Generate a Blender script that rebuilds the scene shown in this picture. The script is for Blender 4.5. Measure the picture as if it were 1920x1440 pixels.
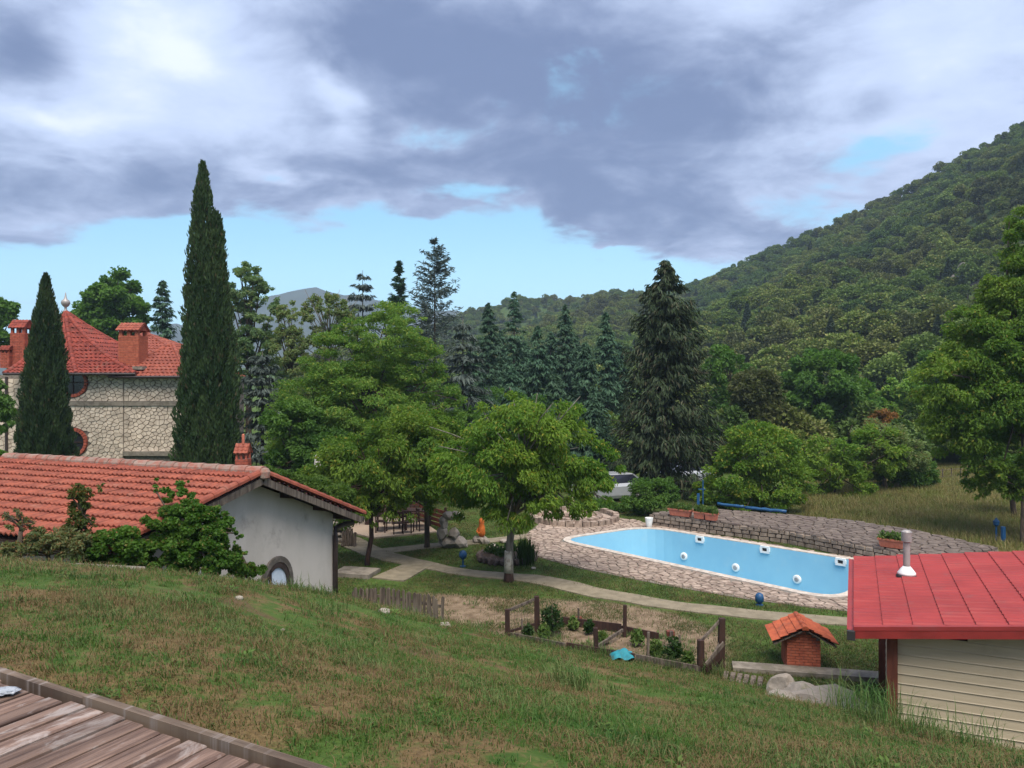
import bpy, bmesh, math, random
import numpy as np
from mathutils import Vector, Matrix

for _o in list(bpy.data.objects):
    bpy.data.objects.remove(_o)
sc = bpy.context.scene
COL = sc.collection
R = math.radians
rng = np.random.default_rng(7)
random.seed(7)

# ------------------------------------------------------------------ camera
EYE = 6.5                      # eye height above the lawn
F = 1440.0                     # focal length in photo pixels
HZ = 710.0                     # horizon row in the photo
cam_data = bpy.data.cameras.new('camera')
cam = bpy.data.objects.new('camera', cam_data)
COL.objects.link(cam)
cam.location = (0, 0, EYE)
cam.rotation_euler = (R(90), 0, 0)
cam_data.lens = 27.0
cam_data.sensor_width = 36.0
cam_data.shift_y = -10.0 / 1920.0
cam_data.clip_start = 0.05
cam_data.clip_end = 9000
sc.camera = cam

# ------------------------------------------------------------------ light
SUN_EL, SUN_AZ = 62.0, 166.0     # azimuth clockwise from +Y: behind the camera, a little to the right
sun_d = bpy.data.lights.new('sun', 'SUN')
sun_d.energy = 2.4
sun_d.angle = R(48)
sun_d.color = (1.0, 0.92, 0.80)
sun = bpy.data.objects.new('sun', sun_d)
COL.objects.link(sun)
_sd = Vector((math.sin(R(SUN_AZ)) * math.cos(R(SUN_EL)), math.cos(R(SUN_AZ)) * math.cos(R(SUN_EL)), math.sin(R(SUN_EL))))
sun.rotation_euler = (-_sd).to_track_quat('-Z', 'Y').to_euler()

sc.view_settings.view_transform = 'Standard'
sc.view_settings.look = 'None'
sc.view_settings.gamma = 1.0
sc.view_settings.use_curve_mapping = False
sc.view_settings.exposure = 1.38
sc.cycles.max_bounces = 6
sc.cycles.diffuse_bounces = 3
sc.cycles.glossy_bounces = 2
sc.cycles.transmission_bounces = 4
sc.cycles.transparent_max_bounces = 8
sc.cycles.volume_bounces = 0
sc.cycles.use_denoising = True

# ------------------------------------------------------------------ node helpers
class NT:
    def __init__(self, tree):
        self.t = tree
    def n(self, kind, **kw):
        nd = self.t.nodes.new(kind)
        for k, v in kw.items():
            setattr(nd, k, v)
        return nd
    def put(self, sock, v):
        if v is None:
            return
        if isinstance(v, bpy.types.NodeSocket):
            self.t.links.new(v, sock)
        else:
            if sock.type == 'RGBA' and not isinstance(v, (int, float)) and len(v) == 3:
                v = (*v, 1.0)
            sock.default_value = v
    def math(self, op, a, b=None, c=None, clamp=False):
        nd = self.n('ShaderNodeMath', operation=op)
        nd.use_clamp = clamp
        for i, v in enumerate((a, b, c)):
            if v is not None:
                self.put(nd.inputs[i], v)
        return nd.outputs[0]
    def vec(self, op, a, b=None, scale=None):
        nd = self.n('ShaderNodeVectorMath', operation=op)
        self.put(nd.inputs[0], a)
        if b is not None:
            self.put(nd.inputs[1], b)
        if scale is not None:
            self.put(nd.inputs['Scale'], scale)
        return nd.outputs['Value'] if op in ('DOT_PRODUCT', 'LENGTH') else nd.outputs['Vector']
    def mix(self, fac, a, b, mode='MIX'):
        nd = self.n('ShaderNodeMix', data_type='RGBA', blend_type=mode)
        nd.clamp_factor = True
        self.put(nd.inputs[0], fac); self.put(nd.inputs[6], a); self.put(nd.inputs[7], b)
        return nd.outputs[2]
    def noise(self, vec, scale, detail=4, rough=0.55, dist=0.0, dim='3D'):
        nd = self.n('ShaderNodeTexNoise', noise_dimensions=dim)
        self.put(nd.inputs['Vector'], vec)
        nd.inputs['Scale'].default_value = scale
        nd.inputs['Detail'].default_value = detail
        nd.inputs['Roughness'].default_value = rough
        nd.inputs['Distortion'].default_value = dist
        return nd.outputs['Fac'], nd.outputs['Color']
    def ramp(self, fac, lo, hi, smooth=True):
        nd = self.n('ShaderNodeMapRange', interpolation_type='SMOOTHSTEP' if smooth else 'LINEAR')
        self.put(nd.inputs[0], fac); self.put(nd.inputs[1], lo); self.put(nd.inputs[2], hi)
        nd.inputs[3].default_value = 0.0; nd.inputs[4].default_value = 1.0
        return nd.outputs[0]

# ------------------------------------------------------------------ sky
world = bpy.data.worlds.new('World')
sc.world = world
world.use_nodes = True
wt = world.node_tree
wt.nodes.clear()
W = NT(wt)
SKY_STRENGTH = 0.10
tc = W.n('ShaderNodeTexCoord')
d = tc.outputs['Generated']
nish = W.n('ShaderNodeTexSky', sky_type='NISHITA')
nish.sun_disc = False
nish.sun_elevation = R(SUN_EL)
nish.sun_rotation = R(SUN_AZ)
nish.air_density = 1.0
nish.dust_density = 0.6
nish.ozone_density = 2.0
sep = W.n('ShaderNodeSeparateXYZ'); W.put(sep.inputs[0], d)
dx, dy, dz = sep.outputs
ay = W.math('MAXIMUM', W.math('ABSOLUTE', dy), 0.05)
u = W.math('DIVIDE', dx, ay)
v = W.math('DIVIDE', dz, ay)
cmb = W.n('ShaderNodeCombineXYZ'); W.put(cmb.inputs[0], u); W.put(cmb.inputs[1], W.math('MULTIPLY', v, 1.9))
uv = cmb.outputs[0]
# cloud layer on a flat ceiling for the texture (perspective towards the horizon)
hz = W.math('ADD', W.math('MAXIMUM', dz, 0.0), 0.22)
cmb2 = W.n('ShaderNodeCombineXYZ')
W.put(cmb2.inputs[0], W.math('DIVIDE', dx, hz)); W.put(cmb2.inputs[1], W.math('DIVIDE', dy, hz)); cmb2.inputs[2].default_value = 3.7
cp = cmb2.outputs[0]
wf, wc = W.noise(cp, 1.7, 5, 0.55)
wc0 = W.vec('SUBTRACT', wc, (0.5, 0.5, 0.5))
wsep = W.n('ShaderNodeSeparateXYZ'); W.put(wsep.inputs[0], wc0)
uw = W.math('MULTIPLY_ADD', wsep.outputs[0], 0.30, u)
vw = W.math('MULTIPLY_ADD', wsep.outputs[1], 0.16, v)
n1, _ = W.noise(cp, 1.25, 7, 0.60, 0.35)
n2, _ = W.noise(W.vec('ADD', cp, (11.0, 4.0, 2.0)), 3.1, 6, 0.62, 0.5)
n4, _ = W.noise(W.vec('MULTIPLY', W.vec('ADD', cp, (5.0, 1.0, 8.0)), (1.0, 1.15, 1.0)), 4.6, 7, 0.62, 0.4)
n3, _ = W.noise(W.vec('ADD', cp, (3.0, 9.0, 5.0)), 0.9, 5, 0.55, 0.3)
def blob(px, py, sx, sy, amp, tilt=0.0):
    """a soft lobe of cloud (amp > 0) or a gap (amp < 0) at a bearing / elevation"""
    u0, v0 = (px - 960) / F, (HZ - py) / F
    du = W.math('SUBTRACT', uw, u0); dv = W.math('SUBTRACT', vw, v0)
    ca, sa = math.cos(R(tilt)), math.sin(R(tilt))
    a = W.math('ADD', W.math('MULTIPLY', du, ca * F / sx), W.math('MULTIPLY', dv, sa * F / sx))
    b = W.math('SUBTRACT', W.math('MULTIPLY', dv, ca * F / sy), W.math('MULTIPLY', du, sa * F / sy))
    q = W.math('ADD', W.math('MULTIPLY', a, a), W.math('MULTIPLY', b, b))
    return W.math('MULTIPLY', W.math('EXPONENT', W.math('MULTIPLY', q, -1.0)), amp)
def total(base, items):
    for it in items:
        base = W.math('ADD', base, it)
    return base
# coverage: cloud everywhere above, opening towards the horizon
cov = W.math('MULTIPLY_ADD', W.ramp(v, 0.13, 0.30), 0.62, 0.05)
cov = total(cov, [
    blob(1290, 440, 250, 60, 0.62, -12), blob(880, 400, 130, 26, 0.42, 0), blob(690, 345, 240, 60, 0.5, -4),
    blob(60, 455, 120, 45, 0.45, 0), blob(150, 360, 300, 70, 0.35, 0), blob(980, 518, 80, 7, 0.3, 0),
    blob(60, 545, 190, 9, 0.35, 0), blob(230, 478, 90, 6, 0.22, 0), blob(1145, 452, 36, 9, 0.4, 0), blob(620, 545, 130, 12, 0.3, 0),
    blob(640, 165, 60, 36, -0.16, -35), blob(490, 315, 80, 22, -0.42, -8), blob(1640, 290, 170, 42, -0.36, 14),
    blob(960, 380, 130, 26, -0.45, 0), blob(300, 420, 190, 24, -0.30, 0), blob(760, 480, 520, 60, -0.35, 0)])
cov = W.math('ADD', cov, W.math('MULTIPLY', W.math('SUBTRACT', n1, 0.5), 1.2))
cov = W.math('ADD', cov, W.math('MULTIPLY', W.math('SUBTRACT', n2, 0.5), 0.65))
cov = W.math('ADD', cov, W.math('MULTIPLY', W.math('SUBTRACT', n4, 0.5), 0.32))
alpha = W.ramp(cov, 0.24, 0.50)
# thickness: grey bellies against pale thin cloud
th = total(W.math('ADD', W.math('MULTIPLY', W.math('SUBTRACT', n3, 0.5), 1.5), W.math('MULTIPLY_ADD', W.math('SUBTRACT', n2, 0.5), 1.3, W.math('MULTIPLY_ADD', W.math('SUBTRACT', n4, 0.5), 0.9, 0.36))), [
    blob(980, 120, 430, 170, 0.62, -16), blob(660, 60, 260, 80, 0.35, -10), blob(1380, 190, 380, 110, 0.42, -6),
    blob(110, 95, 190, 70, 0.62, -10), blob(130, 330, 330, 75, 0.42, 0), blob(760, 340, 330, 70, 0.40, -4),
    blob(1290, 420, 260, 70, 0.46, -12), blob(40, 460, 150, 40, 0.45, 0), blob(900, 415, 150, 22, 0.2, 0),
    blob(300, 85, 180, 95, -0.85, 20), blob(90, 180, 130, 26, -0.35, 0), blob(490, 312, 90, 24, -0.4, -8), blob(1830, 90, 200, 170, -0.25, 0), blob(80, 185, 170, 32, -0.30, 0),
    blob(640, 170, 60, 36, -0.60, -35), blob(1600, 270, 240, 60, -0.35, 10), blob(430, 200, 170, 60, -0.18, 20), blob(480, 310, 100, 28, -0.35, -8)])
thick = W.ramp(th, 0.0, 1.15)
C_LIGHT = (0.275, 0.323, 0.436)
C_DARK = (0.072, 0.098, 0.174)
ccol = W.mix(thick, C_LIGHT, C_DARK)
ccol = W.mix(W.math('MULTIPLY', W.ramp(th, 0.12, -0.45), 0.85), ccol, (0.40, 0.43, 0.53))
pink = W.math('MULTIPLY', W.ramp(v, 0.34, 0.16), 0.12)
ccol = W.mix(pink, ccol, W.mix(1.0, ccol, (1.07, 0.97, 1.0), 'MULTIPLY'))
k = 1.0 / SKY_STRENGTH
ccol = W.vec('SCALE', ccol, scale=k)
clear = W.mix(1.0, nish.outputs[0], (0.92, 1.12, 1.16), 'MULTIPLY')
low = W.ramp(v, 0.24, 0.04)
clear = W.mix(0.8, clear, W.mix(low, (0.135 * k, 0.285 * k, 0.39 * k), (0.28 * k, 0.48 * k, 0.57 * k)))
skycol = W.mix(alpha, clear, ccol)
bg = W.n('ShaderNodeBackground'); W.put(bg.inputs[0], skycol); bg.inputs[1].default_value = SKY_STRENGTH
wo = W.n('ShaderNodeOutputWorld'); wt.links.new(bg.outputs[0], wo.inputs[0])

# ------------------------------------------------------------------ geometry helpers
def at(px, py, D):
    """world point seen at photo pixel (px, py) at depth D"""
    return Vector(((px - 960) / F * D, D, EYE - (py - HZ) / F * D))
def on(px, py, z=0.0):
    """world point on the level z seen at photo pixel (px, py)"""
    return at(px, py, (EYE - z) * F / (py - HZ))

BASE = {}
def tag(o, label=None, cat=None, group=None, kind=None):
    if label: o['label'] = label
    if cat: o['category'] = cat
    if group: o['group'] = group
    if kind: o['kind'] = kind
    return o
def thing(name, loc, label, cat, group=None):
    o = bpy.data.objects.new(name, None)
    o.empty_display_size = 0.2
    COL.objects.link(o)
    o.location = loc
    BASE[o] = Vector(loc)
    return tag(o, label, cat, group)
def link(name, mesh, parent=None, M=None):
    """a mesh object; M is its world matrix (pieces), otherwise its vertices are in world space relative to the thing's base"""
    o = bpy.data.objects.new(name, mesh)
    COL.objects.link(o)
    b = Vector((0, 0, 0))
    if parent is not None:
        o.parent = parent
        b = BASE[parent]
    if M is not None:
        o.matrix_local = Matrix.Translation(-b) @ M
    BASE[o] = b
    return o
def mesh_np(name, V, faces_list, mats, midx=None, smooth=False):
    """fast mesh from numpy arrays; faces_list = list of (n,k) index arrays"""
    me = bpy.data.meshes.new(name)
    V = np.asarray(V, dtype=np.float32)
    me.vertices.add(len(V)); me.vertices.foreach_set('co', V.ravel())
    loops = np.concatenate([f.ravel() for f in faces_list]).astype(np.int32)
    sizes = np.concatenate([np.full(len(f), f.shape[1], dtype=np.int32) for f in faces_list])
    starts = np.concatenate([[0], np.cumsum(sizes)[:-1]]).astype(np.int32)
    me.loops.add(len(loops)); me.loops.foreach_set('vertex_index', loops)
    me.polygons.add(len(sizes)); me.polygons.foreach_set('loop_start', starts); me.polygons.foreach_set('loop_total', sizes)
    if midx is not None:
        me.polygons.foreach_set('material_index', np.asarray(midx, dtype=np.int32))
    me.polygons.foreach_set('use_smooth', np.full(len(sizes), smooth, dtype=bool))
    for m in (mats if isinstance(mats, (list, tuple)) else [mats]):
        me.materials.append(m)
    me.update(calc_edges=True)
    return me

class MB:
    def __init__(self):
        self.v, self.f, self.m = [], [], []
    def add(self, vs, fs, m=0):
        o = len(self.v)
        self.v += [tuple(p) for p in vs]
        self.f += [tuple(i + o for i in q) for q in fs]
        self.m += [m] * len(fs)
    def box(self, c, s, M=None, m=0):
        hx, hy, hz_ = s[0] / 2, s[1] / 2, s[2] / 2
        vs = [Vector((x, y, z)) for z in (-hz_, hz_) for y in (-hy, hy) for x in (-hx, hx)]
        if M is not None:
            vs = [M @ p for p in vs]
        c = Vector(c)
        self.add([p + c for p in vs], [(0, 2, 3, 1), (4, 5, 7, 6), (0, 1, 5, 4), (2, 6, 7, 3), (0, 4, 6, 2), (1, 3, 7, 5)], m)
    def beam(self, a, b, w, h, up=(0, 0, 1), m=0):
        """a bar from a to b, w wide and h high"""
        a, b = Vector(a), Vector(b)
        d_ = (b - a).normalized(); up = Vector(up)
        s = d_.cross(up)
        s = s.normalized() if s.length > 1e-4 else Vector((1, 0, 0))
        t = s.cross(d_).normalized()
        q = [s * (w / 2) * i + t * (h / 2) * j for i, j in ((-1, -1), (1, -1), (1, 1), (-1, 1))]
        self.add([a + p for p in q] + [b + p for p in q], [(3, 2, 1, 0), (4, 5, 6, 7), (0, 1, 5, 4), (1, 2, 6, 5), (2, 3, 7, 6), (3, 0, 4, 7)], m)
    def tube(self, pts, rad, n=7, m=0, caps=True):
        pts = [Vector(p) for p in pts]
        if not isinstance(rad, (list, tuple, np.ndarray)):
            rad = [rad] * len(pts)
        vs = []
        for i, p in enumerate(pts):
            t = (pts[min(i + 1, len(pts) - 1)] - pts[max(i - 1, 0)]).normalized()
            a = Vector((0, 0, 1)) if abs(t.z) < 0.9 else Vector((1, 0, 0))
            s = t.cross(a).normalized(); q = s.cross(t)
            vs += [p + (s * math.cos(2 * math.pi * j / n) + q * math.sin(2 * math.pi * j / n)) * float(rad[i]) for j in range(n)]
        fs = [(i * n + j, i * n + (j + 1) % n, (i + 1) * n + (j + 1) % n, (i + 1) * n + j) for i in range(len(pts) - 1) for j in range(n)]
        if caps:
            fs += [tuple(reversed(range(n))), tuple(range((len(pts) - 1) * n, len(pts) * n))]
        self.add(vs, fs, m)
    def lathe(self, c, prof, n=16, m=0):
        c = Vector(c); vs = []; k_ = len(prof)
        for r_, z in prof:
            vs += [c + Vector((r_ * math.cos(2 * math.pi * j / n), r_ * math.sin(2 * math.pi * j / n), z)) for j in range(n)]
        fs = [(i * n + j, i * n + (j + 1) % n, (i + 1) * n + (j + 1) % n, (i + 1) * n + j) for i in range(k_ - 1) for j in range(n)]
        fs += [tuple(reversed(range(n))), tuple(range((k_ - 1) * n, k_ * n))]
        self.add(vs, fs, m)
    def prism(self, poly, off, m=0, shrink=1.0):
        """polygon (world points) pushed along off; the far face may shrink for a worn edge"""
        n = len(poly); off = Vector(off)
        poly = [Vector(p) for p in poly]
        c = sum(poly, Vector()) / n
        top = [c + (p - c) * shrink + off for p in poly]
        fs = [tuple(range(n, 2 * n)), tuple(reversed(range(n)))] + [(i, (i + 1) % n, n + (i + 1) % n, n + i) for i in range(n)]
        self.add(poly + top, fs, m)
    def mesh(self, name, mats, base=Vector((0, 0, 0)), smooth=False):
        me = bpy.data.meshes.new(name)
        b = Vector(base)
        me.from_pydata([(p[0] - b.x, p[1] - b.y, p[2] - b.z) for p in self.v], [], self.f)
        for mm in (mats if isinstance(mats, (list, tuple)) else [mats]):
            me.materials.append(mm)
        me.polygons.foreach_set('material_index', self.m)
        me.polygons.foreach_set('use_smooth', [smooth] * len(self.f))
        me.update()
        return me
    def build(self, name, mats, parent=None, smooth=False, fix=True, base=None):
        b = BASE[parent] if parent is not None else (Vector(base) if base is not None else Vector((0, 0, 0)))
        me = self.mesh(name, mats, b, smooth)
        if fix:
            bm = bmesh.new(); bm.from_mesh(me)
            bmesh.ops.recalc_face_normals(bm, faces=bm.faces)
            bm.to_mesh(me); bm.free()
        o = link(name, me, parent)
        if parent is None:
            o.location = b
            BASE[o] = b
        return o

def inside(p, poly):
    x, y = p[0], p[1]; c = False; j = len(poly) - 1
    for i in range(len(poly)):
        xi, yi = poly[i][0], poly[i][1]; xj, yj = poly[j][0], poly[j][1]
        if (yi > y) != (yj > y) and x < (xj - xi) * (y - yi) / (yj - yi) + xi:
            c = not c
        j = i
    return c
def inside_np(X, Y, poly):
    c = np.zeros(X.shape, dtype=bool); j = len(poly) - 1
    for i in range(len(poly)):
        xi, yi = poly[i][0], poly[i][1]; xj, yj = poly[j][0], poly[j][1]
        if abs(yj - yi) > 1e-9:
            c ^= ((yi > Y) != (yj > Y)) & (X < (xj - xi) * (Y - yi) / (yj - yi) + xi)
        j = i
    return c
def dist_np(X, Y, line, closed=False):
    """distance to a polyline"""
    best = np.full(X.shape, 1e9)
    pts = list(line) + ([line[0]] if closed else [])
    for a, b in zip(pts[:-1], pts[1:]):
        ax, ay_, bx, by = a[0], a[1], b[0], b[1]
        L = (bx - ax) ** 2 + (by - ay_) ** 2 + 1e-12
        t = np.clip(((X - ax) * (bx - ax) + (Y - ay_) * (by - ay_)) / L, 0, 1)
        best = np.minimum(best, np.hypot(X - ax - t * (bx - ax), Y - ay_ - t * (by - ay_)))
    return best
def nearest_on(p, poly):
    best, bp = 1e9, p
    for i in range(len(poly)):
        a, b = poly[i], poly[(i + 1) % len(poly)]
        vx, vy = b[0] - a[0], b[1] - a[1]
        t = max(0, min(1, ((p[0] - a[0]) * vx + (p[1] - a[1]) * vy) / (vx * vx + vy * vy + 1e-12)))
        q = (a[0] + t * vx, a[1] + t * vy)
        d_ = math.hypot(p[0] - q[0], p[1] - q[1])
        if d_ < best:
            best, bp = d_, q
    return bp
def voronoi(seeds, bound):
    """list of 2-D cells (polygons) of the seeds, clipped to the convex polygon bound"""
    S = np.asarray(seeds); out = []
    for i, s in enumerate(S):
        poly = [tuple(p) for p in bound]
        dd = np.hypot(S[:, 0] - s[0], S[:, 1] - s[1])
        for j in np.argsort(dd)[1:22]:
            q = S[j]
            nx, ny = q[0] - s[0], q[1] - s[1]
            c = (q[0] ** 2 + q[1] ** 2 - s[0] ** 2 - s[1] ** 2) / 2
            res = []
            for a in range(len(poly)):
                p0, p1 = poly[a], poly[(a + 1) % len(poly)]
                d0, d1 = nx * p0[0] + ny * p0[1] - c, nx * p1[0] + ny * p1[1] - c
                if d0 <= 0: res.append(p0)
                if (d0 < 0) != (d1 < 0) and abs(d0 - d1) > 1e-12:
                    t = d0 / (d0 - d1)
                    res.append((p0[0] + t * (p1[0] - p0[0]), p0[1] + t * (p1[1] - p0[1])))
            poly = res
            if len(poly) < 3: break
        out.append(poly if len(poly) >= 3 else None)
    return out
def shrink_cell(poly, gap):
    cx = sum(p[0] for p in poly) / len(poly); cy = sum(p[1] for p in poly) / len(poly)
    out = []
    for p in poly:
        d_ = math.hypot(p[0] - cx, p[1] - cy)
        k_ = max(0.3, 1 - gap / max(d_, 1e-6))
        out.append((cx + (p[0] - cx) * k_, cy + (p[1] - cy) * k_))
    # drop almost coincident corners
    res = [out[0]]
    for p in out[1:]:
        if math.hypot(p[0] - res[-1][0], p[1] - res[-1][1]) > 0.02: res.append(p)
    if len(res) > 3 and math.hypot(res[0][0] - res[-1][0], res[0][1] - res[-1][1]) < 0.02: res.pop()
    return res
def scatter_seeds(poly, spacing, squash=1.0):
    """random seeds no closer than about 0.62 spacing: uneven stones, some large, some small"""
    xs = [p[0] for p in poly]; ys = [p[1] * squash for p in poly]
    pts, cell = [], {}
    area = (max(xs) - min(xs) + 2 * spacing) * (max(ys) - min(ys) + 2 * spacing)
    for _ in range(int(area / spacing ** 2 * 14)):
        x, y = random.uniform(min(xs) - spacing, max(xs) + spacing), random.uniform(min(ys) - spacing, max(ys) + spacing)
        m_ = spacing * random.choice((.55, .68, .8, .95, 1.1)); k_ = (int(x // spacing), int(y // spacing))
        if all((x - q[0]) ** 2 + (y - q[1]) ** 2 > m_ * m_ for i in (-1, 0, 1, 2, -2) for j in (-1, 0, 1, 2, -2) for q in cell.get((k_[0] + i, k_[1] + j), ())):
            cell.setdefault(k_, []).append((x, y)); pts.append((x, y))
    return pts
def poisson(poly, spacing, tries=1):
    """jittered hexagonal seeds inside a polygon's bounds"""
    xs = [p[0] for p in poly]; ys = [p[1] for p in poly]
    pts = []; y = min(ys) - spacing; row = 0
    while y < max(ys) + spacing:
        x = min(xs) - spacing + (spacing / 2 if row % 2 else 0)
        while x < max(xs) + spacing:
            pts.append((x + random.uniform(-.36, .36) * spacing, y + random.uniform(-.36, .36) * spacing)); x += spacing
        y += spacing * 0.87; row += 1
    return pts
def rounded(poly, rad, n=6):
    out = []
    for i in range(len(poly)):
        p0, p, p1 = Vector(poly[i - 1]), Vector(poly[i]), Vector(poly[(i + 1) % len(poly)])
        r_ = rad[i] if isinstance(rad, (list, tuple)) else rad
        a = p + (p0 - p).normalized() * r_; b = p + (p1 - p).normalized() * r_
        for k_ in range(n + 1):
            t = k_ / n
            out.append(tuple(a * (1 - t) ** 2 + p * 2 * t * (1 - t) + b * t * t))
    return out
def offset_poly(poly, dist):
    """grow a (counter-clockwise or clockwise) smooth polygon outwards"""
    A = sum(poly[i - 1][0] * poly[i][1] - poly[i][0] * poly[i - 1][1] for i in range(len(poly)))
    sg = 1 if A > 0 else -1; out = []
    for i in range(len(poly)):
        a, b = poly[i - 1], poly[(i + 1) % len(poly)]
        tx, ty = b[0] - a[0], b[1] - a[1]; L = math.hypot(tx, ty) + 1e-9
        out.append((poly[i][0] + sg * ty / L * dist, poly[i][1] - sg * tx / L * dist))
    return out
def ring_sheet(outer, inner, z):
    bm = bmesh.new(); es = []
    for loop in (outer, inner):
        vs = [bm.verts.new((p[0], p[1], z)) for p in loop]
        es += [bm.edges.new((vs[i], vs[(i + 1) % len(vs)])) for i in range(len(vs))]
    bmesh.ops.triangle_fill(bm, use_beauty=True, use_dissolve=False, edges=es, normal=(0, 0, 1))
    me = bpy.data.meshes.new('sheet'); bm.to_mesh(me); bm.free()
    return me

# ------------------------------------------------------------------ materials
def new_mat(name):
    m = bpy.data.materials.new(name); m.use_nodes = True; m.node_tree.nodes.clear()
    return m, NT(m.node_tree)
def finish(m, T, col, rough=0.8, spec=0.3, bump=None, bump_d=0.02, metal=0.0):
    b = T.n('ShaderNodeBsdfPrincipled')
    T.put(b.inputs['Base Color'], col); T.put(b.inputs['Roughness'], rough)
    b.inputs['Specular IOR Level'].default_value = spec; b.inputs['Metallic'].default_value = metal
    if bump is not None:
        bn = T.n('ShaderNodeBump'); bn.inputs['Distance'].default_value = bump_d; bn.inputs['Strength'].default_value = 0.8
        T.put(bn.inputs['Height'], bump); T.put(b.inputs['Normal'], bn.outputs[0])
    o = T.n('ShaderNodeOutputMaterial'); m.node_tree.links.new(b.outputs[0], o.inputs[0])
    return m
def simple(name, c1, c2=None, scale=6.0, rough=0.75, spec=0.3, var=0.0, bump=0.01, stretch=(1, 1, 1), metal=0.0, detail=6, lo=0.35, hi=0.65, dirt=None, dirt_scale=1.2, dirt_lo=0.55, dirt_hi=0.75):
    """two-tone worn surface; var = brightness differences between pieces"""
    m, T = new_mat(name)
    g = T.n('ShaderNodeNewGeometry'); oi = T.n('ShaderNodeObjectInfo')
    p = T.vec('MULTIPLY', g.outputs['Position'], stretch)
    f, _ = T.noise(p, scale, detail, 0.6)
    col = T.mix(T.ramp(f, lo, hi), c1, c2 if c2 else tuple(x * 0.75 for x in c1))
    if dirt:
        f2, _ = T.noise(g.outputs['Position'], dirt_scale, 5, 0.65)
        col = T.mix(T.math('MULTIPLY', T.ramp(f2, dirt_lo, dirt_hi), 0.8), col, dirt)
    if var:
        h = T.math('MULTIPLY_ADD', T.math('ADD', oi.outputs['Random'], g.outputs['Random Per Island']), var, 1 - var)
        col = T.vec('SCALE', col, scale=h)
    return finish(m, T, col, rough, spec, f if bump else None, bump, metal)
def leaf_mat(name, c1, c2, c3=None, trans=0.42, big=0.35, c3amt=0.12, rough=0.6, spec=0.2):
    """foliage: c1..c2 from leaf to leaf and branch to branch, a few leaves c3"""
    c1, c2, c3 = [(c[0] * 1.02, c[1] * 1.0, c[2] * .90) if c else None for c in (c1, c2, c3)]
    m, T = new_mat(name)
    g = T.n('ShaderNodeNewGeometry'); oi = T.n('ShaderNodeObjectInfo')
    f, _ = T.noise(g.outputs['Position'], big, 3, 0.6)
    r_ = g.outputs['Random Per Island']
    t = T.math('ADD', T.math('MULTIPLY', T.ramp(f, 0.36, 0.66), 0.65), T.math('MULTIPLY', r_, 0.35))
    col = T.mix(t, c1, c2)
    if c3:
        h = T.math('FRACT', T.math('MULTIPLY', r_, 37.0))
        col = T.mix(T.math('GREATER_THAN', h, 1 - c3amt), col, c3)
    col = T.vec('SCALE', col, scale=T.math('MULTIPLY_ADD', oi.outputs['Random'], 0.3, 0.85))
    b = T.n('ShaderNodeBsdfPrincipled'); T.put(b.inputs['Base Color'], col)
    b.inputs['Roughness'].default_value = rough; b.inputs['Specular IOR Level'].default_value = spec
    tr = T.n('ShaderNodeBsdfTranslucent'); T.put(tr.inputs[0], T.vec('MULTIPLY', col, (1.1, 1.25, 0.6)))
    mx = T.n('ShaderNodeMixShader'); mx.inputs[0].default_value = trans
    T.t.links.new(b.outputs[0], mx.inputs[1]); T.t.links.new(tr.outputs[0], mx.inputs[2])
    o = T.n('ShaderNodeOutputMaterial'); T.t.links.new(mx.outputs[0], o.inputs[0])
    return m

M_BARK = simple('bark', (0.10, 0.075, 0.055), (0.045, 0.035, 0.028), 9, 0.9, 0.2, bump=0.03, stretch=(1, 1, 0.25))
M_BARK_GREY = simple('grey_bark', (0.20, 0.18, 0.15), (0.09, 0.08, 0.065), 9, 0.9, 0.2, bump=0.03, stretch=(1, 1, 0.3))
M_LIMEWASH = simple('limewash', (0.42, 0.39, 0.34), (0.20, 0.17, 0.14), 7, 0.9, 0.2, bump=0.02, lo=.4, hi=.7)
M_WOOD_DARK = simple('dark_wood', (0.045, 0.022, 0.016), (0.024, 0.012, 0.010), 14, 0.75, 0.3, stretch=(1, 1, 0.15), var=0.25)
M_WOOD_GREY = simple('weathered_wood', (0.145, 0.118, 0.094), (0.055, 0.042, 0.035), 16, 0.85, 0.25, stretch=(1, 1, 0.12), var=0.3)
M_WOOD_RED = simple('red_brown_timber', (0.17, 0.05, 0.03), (0.10, 0.03, 0.02), 12, 0.6, 0.35, stretch=(1, 1, 0.15))
M_STONE_WALL = simple('pale_wall_stone', (0.60, 0.505, 0.41), (0.43, 0.355, 0.285), 2.6, 0.85, 0.25, var=0.22, bump=0.02, dirt=(0.24, 0.20, 0.16))
M_MORTAR = simple('dark_mortar', (0.22, 0.19, 0.16), (0.13, 0.11, 0.093), 12, 0.95, 0.15, bump=0.01)
M_TILE = simple('clay_tile', (0.265, 0.070, 0.040), (0.170, 0.043, 0.027), 5, 0.68, 0.3, var=0.24, bump=0.006, dirt=(0.26, 0.11, 0.075), dirt_scale=2.2)
M_TILE_ORANGE = simple('orange_clay_tile', (0.36, 0.085, 0.036), (0.26, 0.055, 0.025), 5, 0.7, 0.3, var=0.22, bump=0.006, dirt=(0.15, 0.06, 0.04), dirt_scale=3)
M_TILE_OLD = simple('old_clay_tile', (0.23, 0.046, 0.030), (0.13, 0.028, 0.020), 4, 0.75, 0.25, var=0.3, bump=0.006, dirt=(0.15, 0.07, 0.05), dirt_scale=1.5)
M_TILE_RIDGE = simple('lichened_ridge_tile', (0.24, 0.09, 0.065), (0.24, 0.18, 0.15), 6, 0.85, 0.2, var=0.3, bump=0.008, dirt=(0.18, 0.15, 0.12), dirt_scale=5)
M_BRICK = simple('red_brick', (0.40, 0.10, 0.06), (0.27, 0.065, 0.042), 8, 0.8, 0.25, var=0.3, bump=0.006)
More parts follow.
